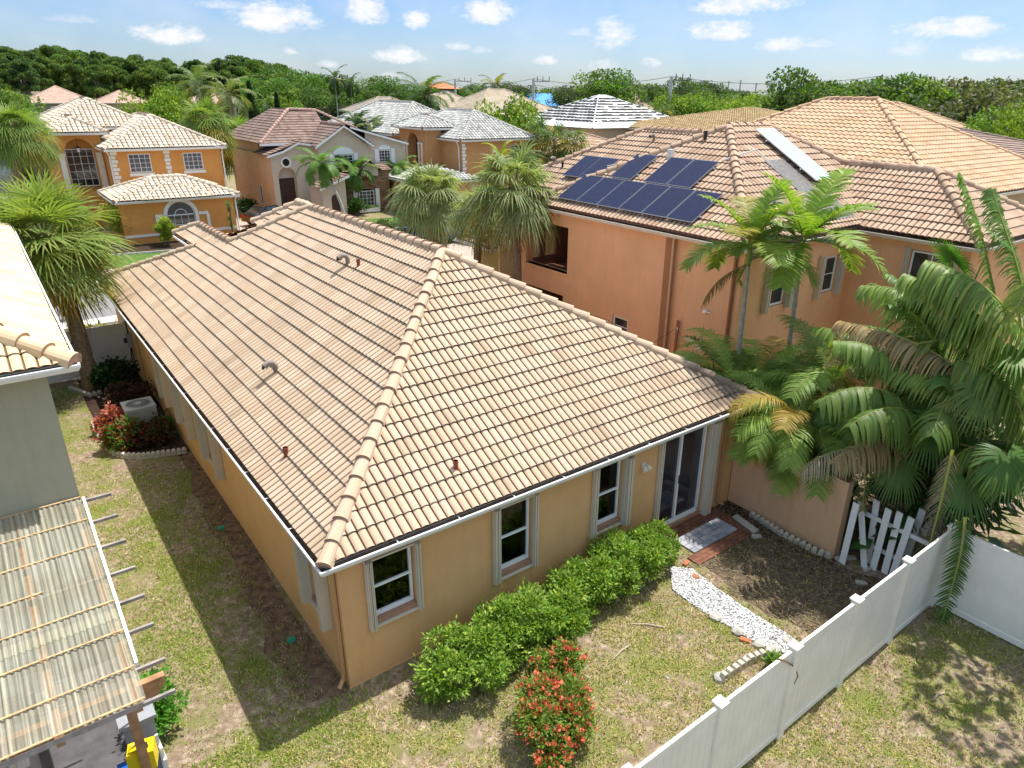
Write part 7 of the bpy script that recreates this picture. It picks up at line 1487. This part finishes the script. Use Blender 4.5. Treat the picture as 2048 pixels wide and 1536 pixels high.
# ============================================================ POLES AND WIRES
POLE=plain('pole_concrete',(.55,.54,.5),.8);WP=plain('pole_dark',(.12,.10,.09),.9)
def pole(px,ty,d,lab,mat=POLE,cross=4.,r=.22,arm='y',nm='power_pole'):
    t=at_d(px,ty,d);x,y,H=t;root=thing(nm,lab,'power pole' if nm=='power_pole' else 'lamp post',(x,y,0));mb=MB();mb.tube([(x,y,0),(x,y,H)],[r*1.4,r],8);mb.build('mast',mat,root)
    u=np.array([math.cos(YAW),-math.sin(YAW),0]);c=np.array([x,y,H-.6]);mb=MB();o=u*cross*(.5 if arm=='y' else .0)
    if arm=='y':
        mb.tube([c,c+u*cross],.10,5)
        for k in (.25,.6,1.): mb.tube([c+u*cross*k,c+u*cross*k+np.array([0,0,1.1])],.09,5)
    elif arm=='T': mb.tube([c-u*cross/2,c+u*cross/2],.12,5)
    mb.build('cross_arm',WP if nm=='power_pole' else mat,root);return t
p1=pole(1343,153,150,'concrete power pole with a three pronged arm right of the big green trees',r=.28,cross=3.6);p2=pole(1067,157,185,'concrete power pole with a pronged arm above the tan roofs',r=.3,cross=3.8);p3=pole(910,158,240,'power pole with an arm behind the orange roofed pavilion',r=.3,cross=5);p4=pole(770,158,280,'power pole with an arm above the middle tree belt',r=.3,cross=5)
p5=pole(1762,152,150,'dark power pole top sticking out of the three big trees',WP,3.2,.25,'T');p6=pole(1906,158,220,'dark wooden pole in the right tree line, left of two',WP,1.5,.3,'T');p7=pole(1968,162,230,'dark wooden pole in the right tree line, right of two',WP,1.5,.3,'T')
for (a,b,lab) in ((p4,p3,'leftmost power line strung over the skyline'),(p3,p2,'power line between the pavilion pole and the next pole'),(p2,p1,'power line between the two concrete poles in the middle'),(p1,p5,'power line leading right from the concrete pole to the trees'),(p5,p7,'power line at the right skyline')):
    mb=MB()
    for dz in (0,-1.4):
        pts=[np.array(a)+(np.array(b)-np.array(a))*t+np.array([0,0,dz-2.2*4*t*(1-t)*.6]) for t in np.linspace(0,1,9)];mb.tube(pts,.045,4)
    tag(mb.build('power_line',WP),lab,'power line')
for i,(px,ty) in enumerate(((1445,165),(1458,162),(1482,160),(1513,166),(1540,166),(1546,164),(1550,160),(1558,165),(1690,168))):
    pole(px,ty,520,('slim distant floodlight mast on the horizon, one of a loose row'),POLE,5,.45,'T','floodlight_mast')
for o in bpy.data.objects:
    if o.name.startswith('floodlight_mast'): o['group']='floodlight masts on the horizon'

# give each repeated tree its own label by its place in the row
ORD='first second third fourth fifth sixth seventh eighth ninth tenth eleventh twelfth thirteenth fourteenth fifteenth sixteenth seventeenth eighteenth nineteenth twentieth'.split()
def bearing(o): l=o.location;return math.atan2(l[0]-CAM[0],l[1]-CAM[1])
def ordinals(grp,fmt,rows=None):
    os_=[o for o in bpy.data.objects if o.get('group')==grp and o.parent is None]
    sets={'':os_}
    if rows:
        os_.sort(key=lambda o:math.hypot(o.location[0],o.location[1]));n=math.ceil(len(os_)/len(rows));sets={rows[i]:os_[i*n:(i+1)*n] for i in range(len(rows))}
    for nm,l in sets.items():
        l.sort(key=bearing)
        for i,o in enumerate(l): o['label']=fmt.format(o=ORD[min(i,19)],r=nm)
ordinals('pines of the left skyline belt','{o} pine from the left in the {r} row of the skyline pine belt',['nearest','second','middle','fourth','farthest'])
ordinals('leafy trees of the middle belt','{o} leafy tree from the left in the {r} row of the middle tree belt',['front','middle','back'])
ordinals('trees of the right skyline','{o} olive green tree from the left in the shaggy right skyline')
ordinals('bright bushy trees behind the mottled roof','{o} bright yellow green bushy tree from the left behind the mottled roof')
ordinals('trees right of the power pole','{o} rounded dark tree from the left, right of the concrete power pole')
ordinals('floodlight masts on the horizon','{o} slim floodlight mast from the left on the far horizon')
